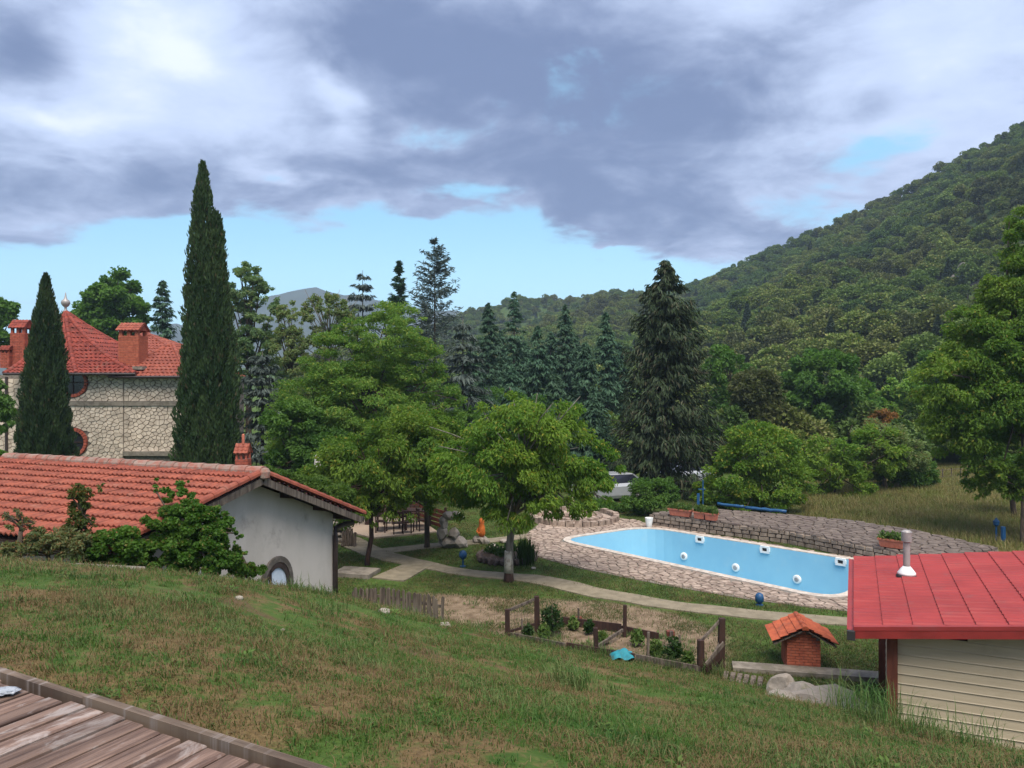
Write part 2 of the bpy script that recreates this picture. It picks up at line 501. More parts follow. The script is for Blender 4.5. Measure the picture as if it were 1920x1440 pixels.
M_BRICK_ORANGE = simple('orange_brick', (0.43, 0.125, 0.07), (0.32, 0.085, 0.05), 8, 0.8, 0.25, var=0.22, bump=0.005)
M_RENDER = simple('pale_render', (0.49, 0.45, 0.41), (0.425, 0.39, 0.35), 1.4, 0.9, 0.2, bump=0.004, dirt=(0.27, 0.245, 0.22), dirt_scale=1.4, stretch=(1, 1, .5))
M_CONCRETE = simple('path_concrete', (0.225, 0.190, 0.135), (0.165, 0.140, 0.098), 3, 0.9, 0.2, bump=0.008, dirt=(0.20, 0.18, 0.13), dirt_scale=1.6)
M_SLAB = simple('slab_concrete', (0.23, 0.20, 0.165), (0.13, 0.112, 0.09), 4, 0.9, 0.2, bump=0.015, dirt=(0.15, 0.14, 0.10), dirt_scale=2.0)
M_FLAG = simple('flagstone', (0.34, 0.265, 0.215), (0.185, 0.14, 0.112), 5, 0.82, 0.25, var=0.34, bump=0.012, dirt=(0.13, 0.085, 0.07), dirt_scale=2.4, dirt_lo=.5, dirt_hi=.68)
M_FLAG_GREY = simple('grey_flagstone', (0.165, 0.132, 0.112), (0.10, 0.08, 0.068), 3.5, 0.82, 0.25, var=0.28, bump=0.012, dirt=(0.085, 0.062, 0.056), dirt_scale=1.8, dirt_lo=.45, dirt_hi=.65)
M_BLOCK = simple('terrace_block', (0.28, 0.225, 0.18), (0.165, 0.13, 0.105), 4, 0.85, 0.25, var=0.32, bump=0.02, dirt=(0.15, 0.125, 0.105), dirt_scale=2.2)
M_ROCK = simple('lawn_rock', (0.30, 0.26, 0.225), (0.24, 0.21, 0.18), 5, 0.9, 0.2, bump=0.05, dirt=(0.15, 0.15, 0.09), dirt_scale=3)
M_CLIFF = simple('cliff_rock', (0.13, 0.12, 0.11), (0.06, 0.055, 0.05), 0.6, 0.9, 0.2, bump=0.3)
M_GLASS_DARK = simple('dark_window_glass', (0.010, 0.011, 0.020), (0.016, 0.016, 0.026), 2, 0.12, 0.5, bump=0)
M_POOL = simple('pool_paint', (0.245, 0.49, 0.62), (0.215, 0.45, 0.595), 0.7, 0.55, 0.3, bump=0, dirt=(0.29, 0.49, 0.585), dirt_scale=1.1)
M_COPING = simple('pool_coping', (0.52, 0.46, 0.40), (0.36, 0.31, 0.27), 5, 0.8, 0.25, bump=0.01, dirt=(0.3, 0.26, 0.22), dirt_scale=3)
M_WHITE = simple('white_plastic', (0.76, 0.76, 0.74), (0.66, 0.66, 0.65), 5, 0.5, 0.4, bump=0)
M_TERRACOTTA = simple('terracotta', (0.48, 0.155, 0.095), (0.37, 0.11, 0.07), 7, 0.75, 0.3, bump=0.004)
M_METAL_RED = simple('red_roof_sheet', (0.275, 0.034, 0.032), (0.22, 0.027, 0.026), 1.3, 0.5, 0.28, bump=0, dirt=(0.20, 0.045, 0.042), dirt_scale=2.2)
M_METAL_DKRED = simple('dark_red_trim', (0.25, 0.028, 0.026), (0.19, 0.022, 0.02), 3, 0.45, 0.4, bump=0)
M_SIDING = simple('cream_siding', (0.46, 0.385, 0.275), (0.41, 0.34, 0.24), 2.0, 0.55, 0.35, var=0.04, bump=0.002, stretch=(.4, .4, 6), dirt=(0.36, 0.30, 0.21), dirt_scale=1.1)
M_STEEL = simple('flue_steel', (0.34, 0.31, 0.30), (0.24, 0.22, 0.215), 6, 0.4, 0.5, bump=0, metal=0.1)
M_BLACK = simple('black_rubber', (0.018, 0.018, 0.018), (0.03, 0.03, 0.03), 6, 0.6, 0.3, bump=0)
M_PIPE = simple('brown_downpipe', (0.045, 0.030, 0.028), (0.03, 0.02, 0.02), 6, 0.4, 0.45, bump=0)
M_BLUE = simple('blue_paint', (0.012, 0.075, 0.19), (0.010, 0.055, 0.14), 6, 0.45, 0.4, bump=0)
M_TEAL = simple('teal_cloth', (0.02, 0.20, 0.25), (0.015, 0.14, 0.18), 9, 0.7, 0.3, bump=0.01)
M_ORANGE = simple('orange_paint', (0.60, 0.16, 0.03), (0.45, 0.11, 0.02), 8, 0.6, 0.3, bump=0)
M_CAR = simple('silver_car_paint', (0.36, 0.37, 0.39), (0.33, 0.34, 0.36), 2, 0.3, 0.5, bump=0, metal=0.3)
M_CHROME = simple('lamp_lens', (0.7, 0.7, 0.72), (0.6, 0.6, 0.62), 2, 0.15, 0.5, bump=0)
M_TWIG = simple('twig', (0.16, 0.13, 0.10), (0.09, 0.07, 0.055), 12, 0.9, 0.2, bump=0)
M_PATIO = simple('patio_slabs', (0.34, 0.26, 0.20), (0.33, 0.26, 0.20), 3, 0.9, 0.2, bump=0.005)

# ------------------------------------------------------------------ layout of the garden
P2 = lambda px, py, z=0.0: tuple(on(px, py, z)[:2])
POOL = rounded([P2(1052, 1013), P2(1572, 1126), P2(1648, 1060), P2(1212, 990)][::1], [1.0, 1.2, 0.9, 1.3])
POOL = [(p[0], p[1]) for p in POOL]
PAVE_OUT = [P2(*p) for p in ((985, 1003), (1000, 1043), (1085, 1066), (1240, 1097), (1400, 1124), (1520, 1140), (1640, 1152), (1760, 1110), (1700, 1062), (1640, 1052), (1480, 1027), (1222, 984), (1190, 975), (1120, 970), (1020, 975))]
TZ = 0.55     # height of the stone terrace
TERR = [P2(1218, 962, TZ), P2(1330, 976, TZ), P2(1480, 994, TZ), P2(1700, 1036, TZ), P2(1770, 1050, TZ), P2(1872, 1026, TZ), P2(1720, 994, TZ), P2(1610, 976, TZ), P2(1480, 964, TZ), P2(1290, 950, TZ)]
PATH = [P2(*p) for p in ((640, 1008), (700, 1037), (760, 1053), (830, 1068), (905, 1079), (1000, 1085), (1045, 1093), (1100, 1110), (1250, 1135), (1400, 1153), (1500, 1161), (1600, 1167), (1720, 1172))]
PATH_B = [P2(*p) for p in ((705, 1036), (760, 1029), (815, 1023), (880, 1018), (960, 1010), (1000, 1004))]
PATH_C = [P2(*p) for p in ((795, 1055), (727, 1088))]
PATIO = [P2(*p) for p in ((655, 985), (655, 1000), (700, 1011), (820, 999), (800, 985), (770, 972), (650, 972))]
GARDEN = [P2(*p) for p in ((955, 1192), (1060, 1216), (1190, 1238), (1315, 1258), (1350, 1240), (1290, 1200), (1165, 1178), (1060, 1160), (1010, 1178))]
SOILZ = [P2(*p) for p in ((800, 1118), (930, 1128), (1120, 1135), (1240, 1155), (1330, 1190), (1330, 1250), (1180, 1230), (1060, 1205), (930, 1185), (830, 1150))]
FOUNT = on(1077, 974); FOUNT_R = 2.05

# ------------------------------------------------------------------ ground
_ctl = []
for q in [(960, 1440, 3.75), (1920, 1440, 5.5), (1500, 1440, 4.6), (300, 1200, 5.4), (600, 1300, 4.6), (600, 1200, 7.4), (960, 1262, 8.4), (1300, 1302, 9.0), (1600, 1385, 7.4),
          (0, 1062, 11.0), (150, 1066, 11.0), (300, 1076, 11.5), (450, 1093, 13.0), (540, 1106, 14.4), (620, 1120, 15.4), (740, 1142, 15.6), (840, 1168, 15.6), (950, 1200, 15.3), (1050, 1226, 14.8), (1120, 1243, 14.2), (1230, 1262, 13.6), (1350, 1282, 13.0), (1500, 1312, 11.6), (1700, 1352, 9.8), (1920, 1400, 9.0), (2150, 1440, 8.2)]:
    p = at(*q); _ctl.append((p.x, p.y, p.z))
_ctl += [(0, 0, 4.86), (-2, 2.5, 4.78), (-3.5, 4.9, 4.76), (-6, 4, 4.8), (-9, 6, 4.7), (-12, 9, 4.4), (2.5, 0, 4.7), (5, 2, 4.4), (0, -4, 5.0), (-8, -4, 5.1), (7, -4, 4.8),
         (-6.9, 12.25, 3.05), (-8.2, 12.7, 3.15), (-9.6, 13.3, 3.2), (-12, 14.2, 3.1), (-8.3, 15.5, 2.0), (-6.2, 14.8, 2.3), (-12, 17, 1.6), (-14, 18, 1.0), (-5.5, 17.5, 1.75), (-4.6, 19.0, 0.75), (-3, 19.0, 0.45), (-1.5, 18.3, 0.55), (0, 18.8, -.1), (2, 18, -.15), (3.5, 16.8, -.2), (5.2, 15.8, -.25), (6.5, 14, 0.1), (7.2, 12.2, 0.6), (9, 11, 0.4), (9, 14, -.6), (12, 10, .4),
         (-10, 24, -1.5), (-4, 24, -1.6), (2, 24, -1.8), (9, 22, -2), (16, 18, -2), (-20, 24, -1), (-30, 20, 0)]
_C = np.array(_ctl)
def _tps(r):
    return np.where(r > 1e-9, r * r * np.log(np.maximum(r, 1e-9)), 0.0)
_n = len(_C)
_K = _tps(np.hypot(_C[:, None, 0] - _C[None, :, 0], _C[:, None, 1] - _C[None, :, 1])) + np.eye(_n) * 0.004
_Pm = np.c_[np.ones(_n), _C[:, :2]]
_A = np.block([[_K, _Pm], [_Pm.T, np.zeros((3, 3))]])
_w = np.linalg.solve(_A, np.r_[_C[:, 2], 0, 0, 0])
def vnoise(X, Y, s, seed=0):
    """smooth value noise, numpy"""
    r_ = np.random.default_rng(seed); T_ = r_.random((64, 64))
    x, y = X * s, Y * s
    xi, yi = np.floor(x).astype(int), np.floor(y).astype(int)
    fx, fy = x - xi, y - yi
    fx, fy = fx * fx * (3 - 2 * fx), fy * fy * (3 - 2 * fy)
    g = lambda a, b: T_[a % 64, b % 64]
    return (g(xi, yi) * (1 - fx) + g(xi + 1, yi) * fx) * (1 - fy) + (g(xi, yi + 1) * (1 - fx) + g(xi + 1, yi + 1) * fx) * fy - 0.5
def hill_z(X, Y):
    X = np.asarray(X, float); Y = np.asarray(Y, float)
    sh = X.shape; x, y = X.ravel(), Y.ravel(); z = np.zeros(len(x))
    for s in range(0, len(x), 20000):
        a, b = x[s:s + 20000], y[s:s + 20000]
        K = _tps(np.hypot(a[:, None] - _C[None, :, 0], b[:, None] - _C[None, :, 1]))
        z[s:s + 20000] = K @ _w[:_n] + _w[_n] + _w[_n + 1] * a + _w[_n + 2] * b
    far = np.clip((y - 21) / 4, 0, 1)
    z = z * (1 - far) - 2.0 * far
    return np.clip(z, -3, 5.2).reshape(sh)
def gz(X, Y):
    X = np.asarray(X, float); Y = np.asarray(Y, float)
    h = hill_z(X, Y)
    k_ = 5.0
    z = np.logaddexp(k_ * h, 0.0) / k_ - np.where(h < -1, 0, 0)
    z = np.where(h < -1.0, 0.0, z) - 0.06 * np.clip(h, 0, 1)
    # bumps on the bank, the lawn almost level, the meadow and the land behind rising slowly
    onhill = np.clip(h / 1.0, 0, 1)
    z = z + onhill * (vnoise(X, Y, 0.8, 1) * 0.10 + vnoise(X, Y, 2.3, 2) * 0.05)
    z = z + np.clip((Y - 62) / 60, 0, 1) ** 1.5 * 3.0
    return z
def g1(x, y):
    return float(gz(np.array([x]), np.array([y]))[0])
def gpt(x, y, dz_=0.0):
    return Vector((x, y, g1(x, y) + dz_))

xs = np.unique(np.concatenate([np.linspace(-2150, -120, 14), np.linspace(-120, -26, 24), np.linspace(-26, 24, 201), np.linspace(24, 120, 30), np.linspace(120, 2150, 14)]))
ys = np.unique(np.concatenate([np.linspace(-300, -12, 8), np.linspace(-12, 42, 217), np.linspace(42, 130, 60), np.linspace(130, 2150, 18)]))
GX, GY = np.meshgrid(xs, ys)
GZ = gz(GX, GY)
# level ground under what was built on it
GZ = np.where(inside_np(GX, GY, offset_poly(POOL, 1.0)) & (GY > 17), np.minimum(GZ, -0.02), GZ)
nx, ny = len(xs), len(ys)
I = (np.arange(ny - 1)[:, None] * nx + np.arange(nx - 1)[None, :]).ravel()
Q = np.c_[I, I + 1, I + nx + 1, I + nx]
cx = (GX[:-1, :-1] + GX[1:, 1:]).ravel() / 2; cy = (GY[:-1, :-1] + GY[1:, 1:]).ravel() / 2
Q = Q[~inside_np(cx, cy, offset_poly(POOL, 0.32))]

mg, T = new_mat('turf')
g = T.n('ShaderNodeNewGeometry'); P_ = g.outputs['Position']
def attr(T, nm):
    a_ = T.n('ShaderNodeAttribute'); a_.attribute_name = nm; return a_.outputs['Fac']
a1, _ = T.noise(P_, 0.55, 6, 0.62, 0.3); a2, _ = T.noise(P_, 3.2, 6, 0.65); a3, _ = T.noise(P_, 22.0, 4, 0.7); a4, _ = T.noise(T.vec('ADD', P_, (7, 3, 1)), 0.9, 6, 0.65, 0.5)
green = T.mix(T.ramp(a2, 0.3, 0.7), (0.040, 0.078, 0.014), (0.075, 0.115, 0.025))
straw = T.mix(T.ramp(a3, 0.3, 0.7), (0.165, 0.115, 0.052), (0.100, 0.066, 0.030))
earth = T.mix(T.ramp(a3, 0.3, 0.7), (0.135, 0.078, 0.045), (0.075, 0.044, 0.026))
dry = T.math('ADD', T.math('MULTIPLY_ADD', a1, 0.75, T.math('MULTIPLY', a2, 0.55)), attr(T, 'dry'))
col = T.mix(T.ramp(dry, 0.645, 0.75), green, straw)
col = T.mix(T.math('MULTIPLY', T.ramp(T.math('ADD', a4, T.math('MULTIPLY', attr(T, 'dry'), .4)), 0.56, 0.70), 0.8), col, earth)
soilc = T.mix(T.ramp(a2, 0.35, 0.65), (0.225, 0.165, 0.112), (0.125, 0.088, 0.056))
sm = T.ramp(T.math('ADD', attr(T, 'soil'), T.math('MULTIPLY_ADD', a2, 0.7, -0.35)), 0.35, 0.75)
col = T.mix(sm, col, soilc)
fieldc = T.mix(T.ramp(a4, 0.35, 0.65), (0.17, 0.135, 0.045), (0.10, 0.11, 0.03))
col = T.mix(attr(T, 'field'), col, fieldc)
finish(mg, T, col, 0.95, 0.15, T.math('ADD', a3, a2), 0.03)

me = mesh_np('ground', np.c_[GX.ravel(), GY.ravel(), GZ.ravel()], [Q], mg, smooth=True)
ground = link('ground', me); tag(ground, kind='structure')
gx, gy = GX.ravel(), GY.ravel()
hl = np.clip(hill_z(gx, gy) / 1.2, 0, 1)
FIELD = [(14.0, 36.0), (13.2, 31.0), (17.5, 25.5), (30, 22), (60, 30), (60, 56), (25, 56), (17, 46)]
def field_mask(X, Y):
    return np.clip(1 - np.where(inside_np(X, Y, FIELD), 0, dist_np(X, Y, FIELD, True)) / 1.2, 0, 1)
for nm, val in (('dry', 0.04 * hl - 0.10 * (1 - hl)), ('soil', np.clip(1 - np.where(inside_np(gx, gy, SOILZ) | inside_np(gx, gy, GARDEN), 0, dist_np(gx, gy, SOILZ, True)) / 1.0, 0, 1)), ('field', field_mask(gx, gy))):
    a_ = me.attributes.new(nm, 'FLOAT', 'POINT'); a_.data.foreach_set('value', val.astype(np.float32))

# ------------------------------------------------------------------ paths
def strip(name, line, widths, z0=0.035, mat_=None, jitter=0.06):
    """a concrete path with a real edge, uneven in width"""
    L = [Vector((p[0], p[1])) for p in line]; pts = []
    for a, b in zip(L[:-1], L[1:]):
        n_ = max(2, int((b - a).length / 0.5))
        pts += [a.lerp(b, i / n_) for i in range(n_)]
    pts.append(L[-1])
    # soften the bends
    for _ in range(3):
        pts = [pts[0]] + [(pts[i - 1] + pts[i] * 2 + pts[i + 1]) / 4 for i in range(1, len(pts) - 1)] + [pts[-1]]
    mb = MB(); vs = []
    for i, p in enumerate(pts):
        t = (pts[min(i + 1, len(pts) - 1)] - pts[max(i - 1, 0)]).normalized(); n_ = Vector((-t.y, t.x))
        w_ = np.interp(i / (len(pts) - 1), np.linspace(0, 1, len(widths)), widths) / 2
        l, r_ = p + n_ * (w_ + random.uniform(-jitter, jitter)), p - n_ * (w_ + random.uniform(-jitter, jitter))
        gl = g1(p.x, p.y)
        vs += [(l.x, l.y, -0.15), (l.x, l.y, gl + z0), (r_.x, r_.y, gl + z0), (r_.x, r_.y, -0.15)]
    fs = [(i * 4 + a, i * 4 + a + 1, i * 4 + a + 5, i * 4 + a + 4) for i in range(len(pts) - 1) for a in range(3)]
    fs += [(0, 1, 2, 3), tuple(len(vs) - 4 + a for a in (3, 2, 1, 0))]
    mb.add(vs, fs)
    o = mb.build(name, mat_ or M_CONCRETE); tag(o, kind='structure'); return o
strip('path', PATH, [1.1, 1.15, 1.05, .85, .75, .8, 1.0, .95, .85, .8, .75, .7, .7])
strip('path', PATH_B, [.95, .8, .75, .7], 0.031)
strip('path', PATH_C, [1.0, 1.15], 0.043, jitter=0.02)
mb = MB(); mb.prism([Vector((p[0], p[1], -0.1)) for p in PATIO], (0, 0, 0.17)); o = mb.build('patio', M_PATIO); tag(o, kind='structure')

# ------------------------------------------------------------------ pool
root = thing('swimming_pool', (POOL[0][0], POOL[0][1], 0), 'empty outdoor pool painted sky blue beside the stone terrace', 'swimming pool')
DEEP = 1.75
mb = MB(); n_ = len(POOL)
cpool = Vector((sum(p[0] for p in POOL) / n_, sum(p[1] for p in POOL) / n_, 0))
top = [(p[0], p[1], 0.03) for p in POOL]; bot = [(cpool.x + (p[0] - cpool.x) * 0.99, cpool.y + (p[1] - cpool.y) * 0.99, -DEEP) for p in POOL]
mb.add(top + bot, [(i, (i + 1) % n_, n_ + (i + 1) % n_, n_ + i) for i in range(n_)] + [tuple(range(n_, 2 * n_))])
bas = mb.build('basin', M_POOL, root)
outer = offset_poly(POOL, 0.30)
mb = MB(); vs = [(p[0], p[1], 0.055) for p in POOL] + [(p[0], p[1], 0.055) for p in outer] + [(p[0], p[1], -0.09) for p in POOL] + [(p[0], p[1], -0.05) for p in outer]
fs = []
for i in range(n_):
    j = (i + 1) % n_; fs += [(i, j, n_ + j, n_ + i), (2 * n_ + i, 2 * n_ + j, j, i), (n_ + i, n_ + j, 3 * n_ + j, 3 * n_ + i)]
mb.add(vs, fs); mb.build('coping', M_COPING, root)
def on_far_wall(px, py):
    """where the sight line through (px, py) meets the far pool wall"""
    a, b = Vector(P2(1648, 1060)), Vector(P2(1212, 990))
    dr = at(px, py, 1.0) - Vector((0, 0, EYE))
    # (t*dr) on line a + s(b-a)
    e = b - a
    det = dr.x * (-e.y) + dr.y * e.x
    t = (a.x * (-e.y) + a.y * e.x) / det
    nn = Vector((e.y, -e.x, 0)).normalized()
    if nn.y > 0: nn = -nn
    return Vector((0, 0, EYE)) + dr * t, nn, Vector((e.x, e.y, 0)).normalized()
for px, py in ((1313, 1011), (1435, 1030), (1577, 1053)):
    p, nn, tt = on_far_wall(px, py)
    Mx = Matrix((tt, -nn, Vector((0, 0, 1)))).transposed()
    mb = MB()
    w_, h_ = 0.35, 0.20
    for cx_, cz_, sx, sz in ((0, h_ / 2, w_, 0.07), (0, -h_ / 2, w_, 0.07), (-w_ / 2 + .03, 0, .10, h_ - .07), (w_ / 2 - .03, 0, .10, h_ - .07)):
        mb.box(p + nn * 0.03 + Mx @ Vector((cx_, 0, cz_)), (sx, 0.10, sz), Mx)
    sk = mb.build('skimmer', M_WHITE, root)
    mb = MB(); mb.box(p + nn * 0.02, (w_ - .16, 0.03, h_ - .075), Mx); mb.build('skimmer_mouth', M_BLACK, sk)
for px, py in ((1283, 1043), (1380, 1064), (1495, 1086)):
    p, nn, tt = on_far_wall(px, py)
    mb = MB()
    mb.tube([p - nn * .02, p + nn * 0.05, p + nn * 0.08], [.165, .165, .13], 18)
    lt = mb.build('pool_light', M_WHITE, root)
    mb = MB(); mb.tube([p + nn * 0.06, p + nn * 0.10], [.10, .075], 14); mb.build('lens', M_STEEL, lt)

# paving round the pool: every flagstone a piece, the furthest ones joined
def flag_field(parent, outer_, hole, z, spacing, mat_, thick=0.05, limit=295, keep=None, stuff_name='flagstones'):
    seeds = scatter_seeds(outer_, spacing)
    bound = [(min(p[0] for p in outer_) - 1, min(p[1] for p in outer_) - 1), (max(p[0] for p in outer_) + 1, min(p[1] for p in outer_) - 1), (max(p[0] for p in outer_) + 1, max(p[1] for p in outer_) + 1), (min(p[0] for p in outer_) - 1, max(p[1] for p in outer_) + 1)]
    cells = voronoi(seeds, bound); good = []
    for s, c in zip(seeds, cells):
        if c is None or not inside(s, outer_) or (hole and inside(s, hole)) or (keep and not keep(s)): continue
        c2 = []
        for p in c:
            if hole and inside(p, hole): p = nearest_on(p, hole)
            if not inside(p, outer_): p = nearest_on(p, outer_)
            c2.append(p)
        c2 = shrink_cell(c2, 0.028)
        A = abs(sum(c2[i - 1][0] * c2[i][1] - c2[i][0] * c2[i - 1][1] for i in range(len(c2)))) / 2
        if len(c2) >= 3 and A > 0.02: good.append(c2)
    # largest in view first
    def size(c):
        x_, y_ = sum(p[0] for p in c) / len(c), sum(p[1] for p in c) / len(c)
        return -1.0 / (x_ * x_ + y_ * y_)
    good.sort(key=size); rest = MB()
    for i, c in enumerate(good):
        zz = z + random.uniform(-.006, .008)
        poly = [Vector((p[0], p[1], zz - thick)) for p in c]
        tilt = Vector((random.uniform(-.004, .004), random.uniform(-.004, .004), thick))
        if i < limit:
            mb = MB(); mb.prism(poly, tilt, shrink=0.95); mb.build('flagstone', mat_, parent)
        else:
            rest.prism(poly, tilt, shrink=0.95)
    if rest.v:
        tag(rest.build(stuff_name, mat_, parent), kind='stuff')
hole = offset_poly(POOL, 0.31)
me = ring_sheet([(p[0], p[1]) for p in PAVE_OUT], hole, 0.012)
me.materials.append(M_MORTAR); pav = link('pool_paving', me); tag(pav, kind='structure')
FC = (FOUNT.x, FOUNT.y)
flag_field(pav, PAVE_OUT, hole, 0.045, 0.36, M_FLAG, keep=lambda s: math.hypot(s[0] - FC[0], s[1] - FC[1]) > FOUNT_R - .1)

# ------------------------------------------------------------------ stone terrace
root = thing('stone_terrace', (TERR[0][0], TERR[0][1], 0), 'raised paved terrace with a rough block wall behind the pool', 'terrace')
mb = MB(); inn = offset_poly(TERR, -0.10)
mb.prism([Vector((p[0], p[1], -0.1)) for p in inn], (0, 0, TZ + 0.04)); mb.build('core', M_MORTAR, root)
flag_field(root, offset_poly(TERR, 0.03), None, TZ + 0.0, 0.46, M_FLAG_GREY, limit=200, thick=0.07)
cnt = 0; rest = MB()
edges = [(TERR[0], TERR[1]), (TERR[1], TERR[2]), (TERR[2], TERR[3]), (TERR[3], TERR[4]), (TERR[4], TERR[5]), (TERR[-1], TERR[0])]
ctr = Vector((sum(p[0] for p in TERR) / len(TERR), sum(p[1] for p in TERR) / len(TERR), 0))
for ei, (a, b) in enumerate(edges):
    a, b = Vector((*a, 0)), Vector((*b, 0)); e = (b - a); L = e.length; e.normalize()
    nn = Vector((e.y, -e.x, 0))
    if nn.dot(ctr - a) > 0: nn = -nn
    z = 0.0
    for row, hh in enumerate((0.175, 0.165, 0.15)):
        s = -random.uniform(0, .15)
        while s < L:
            w_ = random.uniform(0.22, 0.46); s1 = min(s + w_, L)
            s0 = max(s, 0)
            if s1 - s0 > 0.05:
                g_ = 0.014; pr = random.uniform(0.0, 0.035)
                poly = [a + e * (s0 + g_) + Vector((0, 0, z + g_ + random.uniform(-.01, .01))), a + e * (s1 - g_) + Vector((0, 0, z + g_ + random.uniform(-.01, .01))), a + e * (s1 - g_ - random.uniform(0, .02)) + Vector((0, 0, z + hh - g_)), a + e * (s0 + g_ + random.uniform(0, .02)) + Vector((0, 0, z + hh - g_))]
                poly = [p - nn * 0.13 for p in poly]
                if cnt < 240:
                    mb = MB(); mb.prism(poly, nn * (0.13 + pr), shrink=0.93); mb.build('wall_block', M_BLOCK, root); cnt += 1
                else: rest.prism(poly, nn * (0.13 + pr), shrink=0.93)
            s += w_
        z += hh
if rest.v: tag(rest.build('wall_blocks', M_BLOCK, root), kind='stuff')

# ------------------------------------------------------------------ round dry fountain
root = thing('round_fountain', FOUNT, 'low round dry stone basin with boulders at the end of the pool', 'fountain')
mb = MB(); mb.lathe(FOUNT, [(FOUNT_R - .35, 0.0), (FOUNT_R - .35, 0.12), (0.3, 0.16), (.01, .17)], 40); mb.build('bed', M_FLAG, root)
for ring_, (rr, hh, nn_) in enumerate(((FOUNT_R, 0.30, 34), (FOUNT_R - .75, 0.26, 22))):
    for i in range(nn_):
        a0, a1_ = 2 * math.pi * i / nn_ + .012, 2 * math.pi * (i + 1) / nn_ - .012
        q = [FOUNT + Vector((math.cos(t) * r_, math.sin(t) * r_, -.02)) for t, r_ in ((a0, rr - .26), (a0, rr), ((a0 + a1_) / 2, rr + .01), (a1_, rr), (a1_, rr - .26), ((a0 + a1_) / 2, rr - .25))]
        mb = MB(); mb.prism(q, (0, 0, hh + random.uniform(-.03, .03)), shrink=.96); mb.build('kerb_stone', M_FLAG, root)
def rock_mb(c, s, seed, n=2):
    bm = bmesh.new(); bmesh.ops.create_icosphere(bm, subdivisions=n, radius=1.0)
    r_ = random.Random(seed)
    off = [Vector((r_.uniform(-1, 1), r_.uniform(-1, 1), r_.uniform(-1, 1))).normalized() for _ in range(9)]
    cut = [r_.uniform(.55, .9) for _ in range(9)]
    for vtx in bm.verts:
        p = vtx.co.copy()
        for o_, c_ in zip(off, cut):
            dd = p.dot(o_)
            if dd > c_: p -= o_ * (dd - c_)
        p += Vector((r_.uniform(-1, 1), r_.uniform(-1, 1), r_.uniform(-1, 1))) * 0.03
        vtx.co = Vector((p.x * s[0] + c[0], p.y * s[1] + c[1], p.z * s[2] + c[2]))
    mb = MB(); bm.verts.index_update()
    mb.add([v_.co for v_ in bm.verts], [[q.index for q in f.verts] for f in bm.faces]); bm.free(); return mb
for i, (dx_, dy_, s) in enumerate(((-1.2, -.1, .3), (-.8, .2, .38), (-.45, -.2, .26), (-1.5, .4, .25), (.3, -.1, .22), (.8, .2, .2), (-.2, .6, .25))):
    rock_mb(FOUNT + Vector((dx_, dy_, .2)), (s, s * .8, s * .9), 40 + i).build('boulder', M_FLAG, root)
mb = rock_mb(FOUNT + Vector((-.05, .45, .55)), (.16, .14, .42), 60); mb.build('standing_stone', M_FLAG, root)

# ------------------------------------------------------------------ tiled roofs
def wavy_rows(mb, Ls, Rs, wave, amp, step, m=0, sub=4, bow=None):
    """courses of tiles from eave (first points) to ridge: a wave across, a lip at the lower edge of every course"""
    for i in range(len(Ls) - 1):
        l0, r0, l1, r1 = Ls[i], Rs[i], Ls[i + 1], Rs[i + 1]
        n = max(1, int(round((r0 - l0).length / wave))) * sub
        nrm = (r0 - l0).cross(l1 - l0)
        if nrm.length < 1e-9: nrm = (r0 - l0).cross(r1 - r0)
        nrm.normalize()
        if nrm.z < 0: nrm = -nrm
        lo, hi, lip = [], [], []
        for j in range(n + 1):
            t = j / n; h = amp * (0.5 + 0.5 * math.cos(2 * math.pi * j / sub))
            a, b = l0.lerp(r0, t), l1.lerp(r1, t)
            jit = random.uniform(-.006, .006)
            dn = (a - b).normalized() * 0.03 if (a - b).length > 1e-6 else Vector()
            lo.append(a + nrm * (h + step + jit) + dn); hi.append(b + nrm * h); lip.append(a + nrm * (-0.01) + dn)
        k_ = n + 1
        mb.add(lo + hi + lip, [(j, j + 1, k_ + j + 1, k_ + j) for j in range(n)] + [(2 * k_ + j, 2 * k_ + j + 1, j + 1, j) for j in range(n)], m)
def lerp_rows(a0, a1, b0, b1, n):
    return [a0.lerp(a1, i / n) for i in range(n + 1)], [b0.lerp(b1, i / n) for i in range(n + 1)]
def half_round(mb, pts, rad, m=0, seg=0.36, up=Vector((0, 0, 1))):
    """overlapping half-round ridge tiles along a line"""
    out = []
    for a, b in zip(pts[:-1], pts[1:]):
        L = (b - a).length; n = max(1, int(round(L / seg)))
        for i in range(n):
            p, q = a.lerp(b, i / n), a.lerp(b, (i + 1.12) / n)
            t = (q - p).normalized(); s = t.cross(up).normalized(); w_ = s.cross(t)
            r0, r1 = rad * 1.08, rad * .92
            vs = [p + s * math.cos(x) * r0 + w_ * math.sin(x) * r0 for x in np.linspace(-.2, math.pi + .2, 7)] + [q + s * math.cos(x) * r1 + w_ * math.sin(x) * r1 for x in np.linspace(-.2, math.pi + .2, 7)]
            out.append((vs, [(j, j + 1, 8 + j, 7 + j) for j in range(6)] + [tuple(range(7)), tuple(range(13, 6, -1))]))
    return out

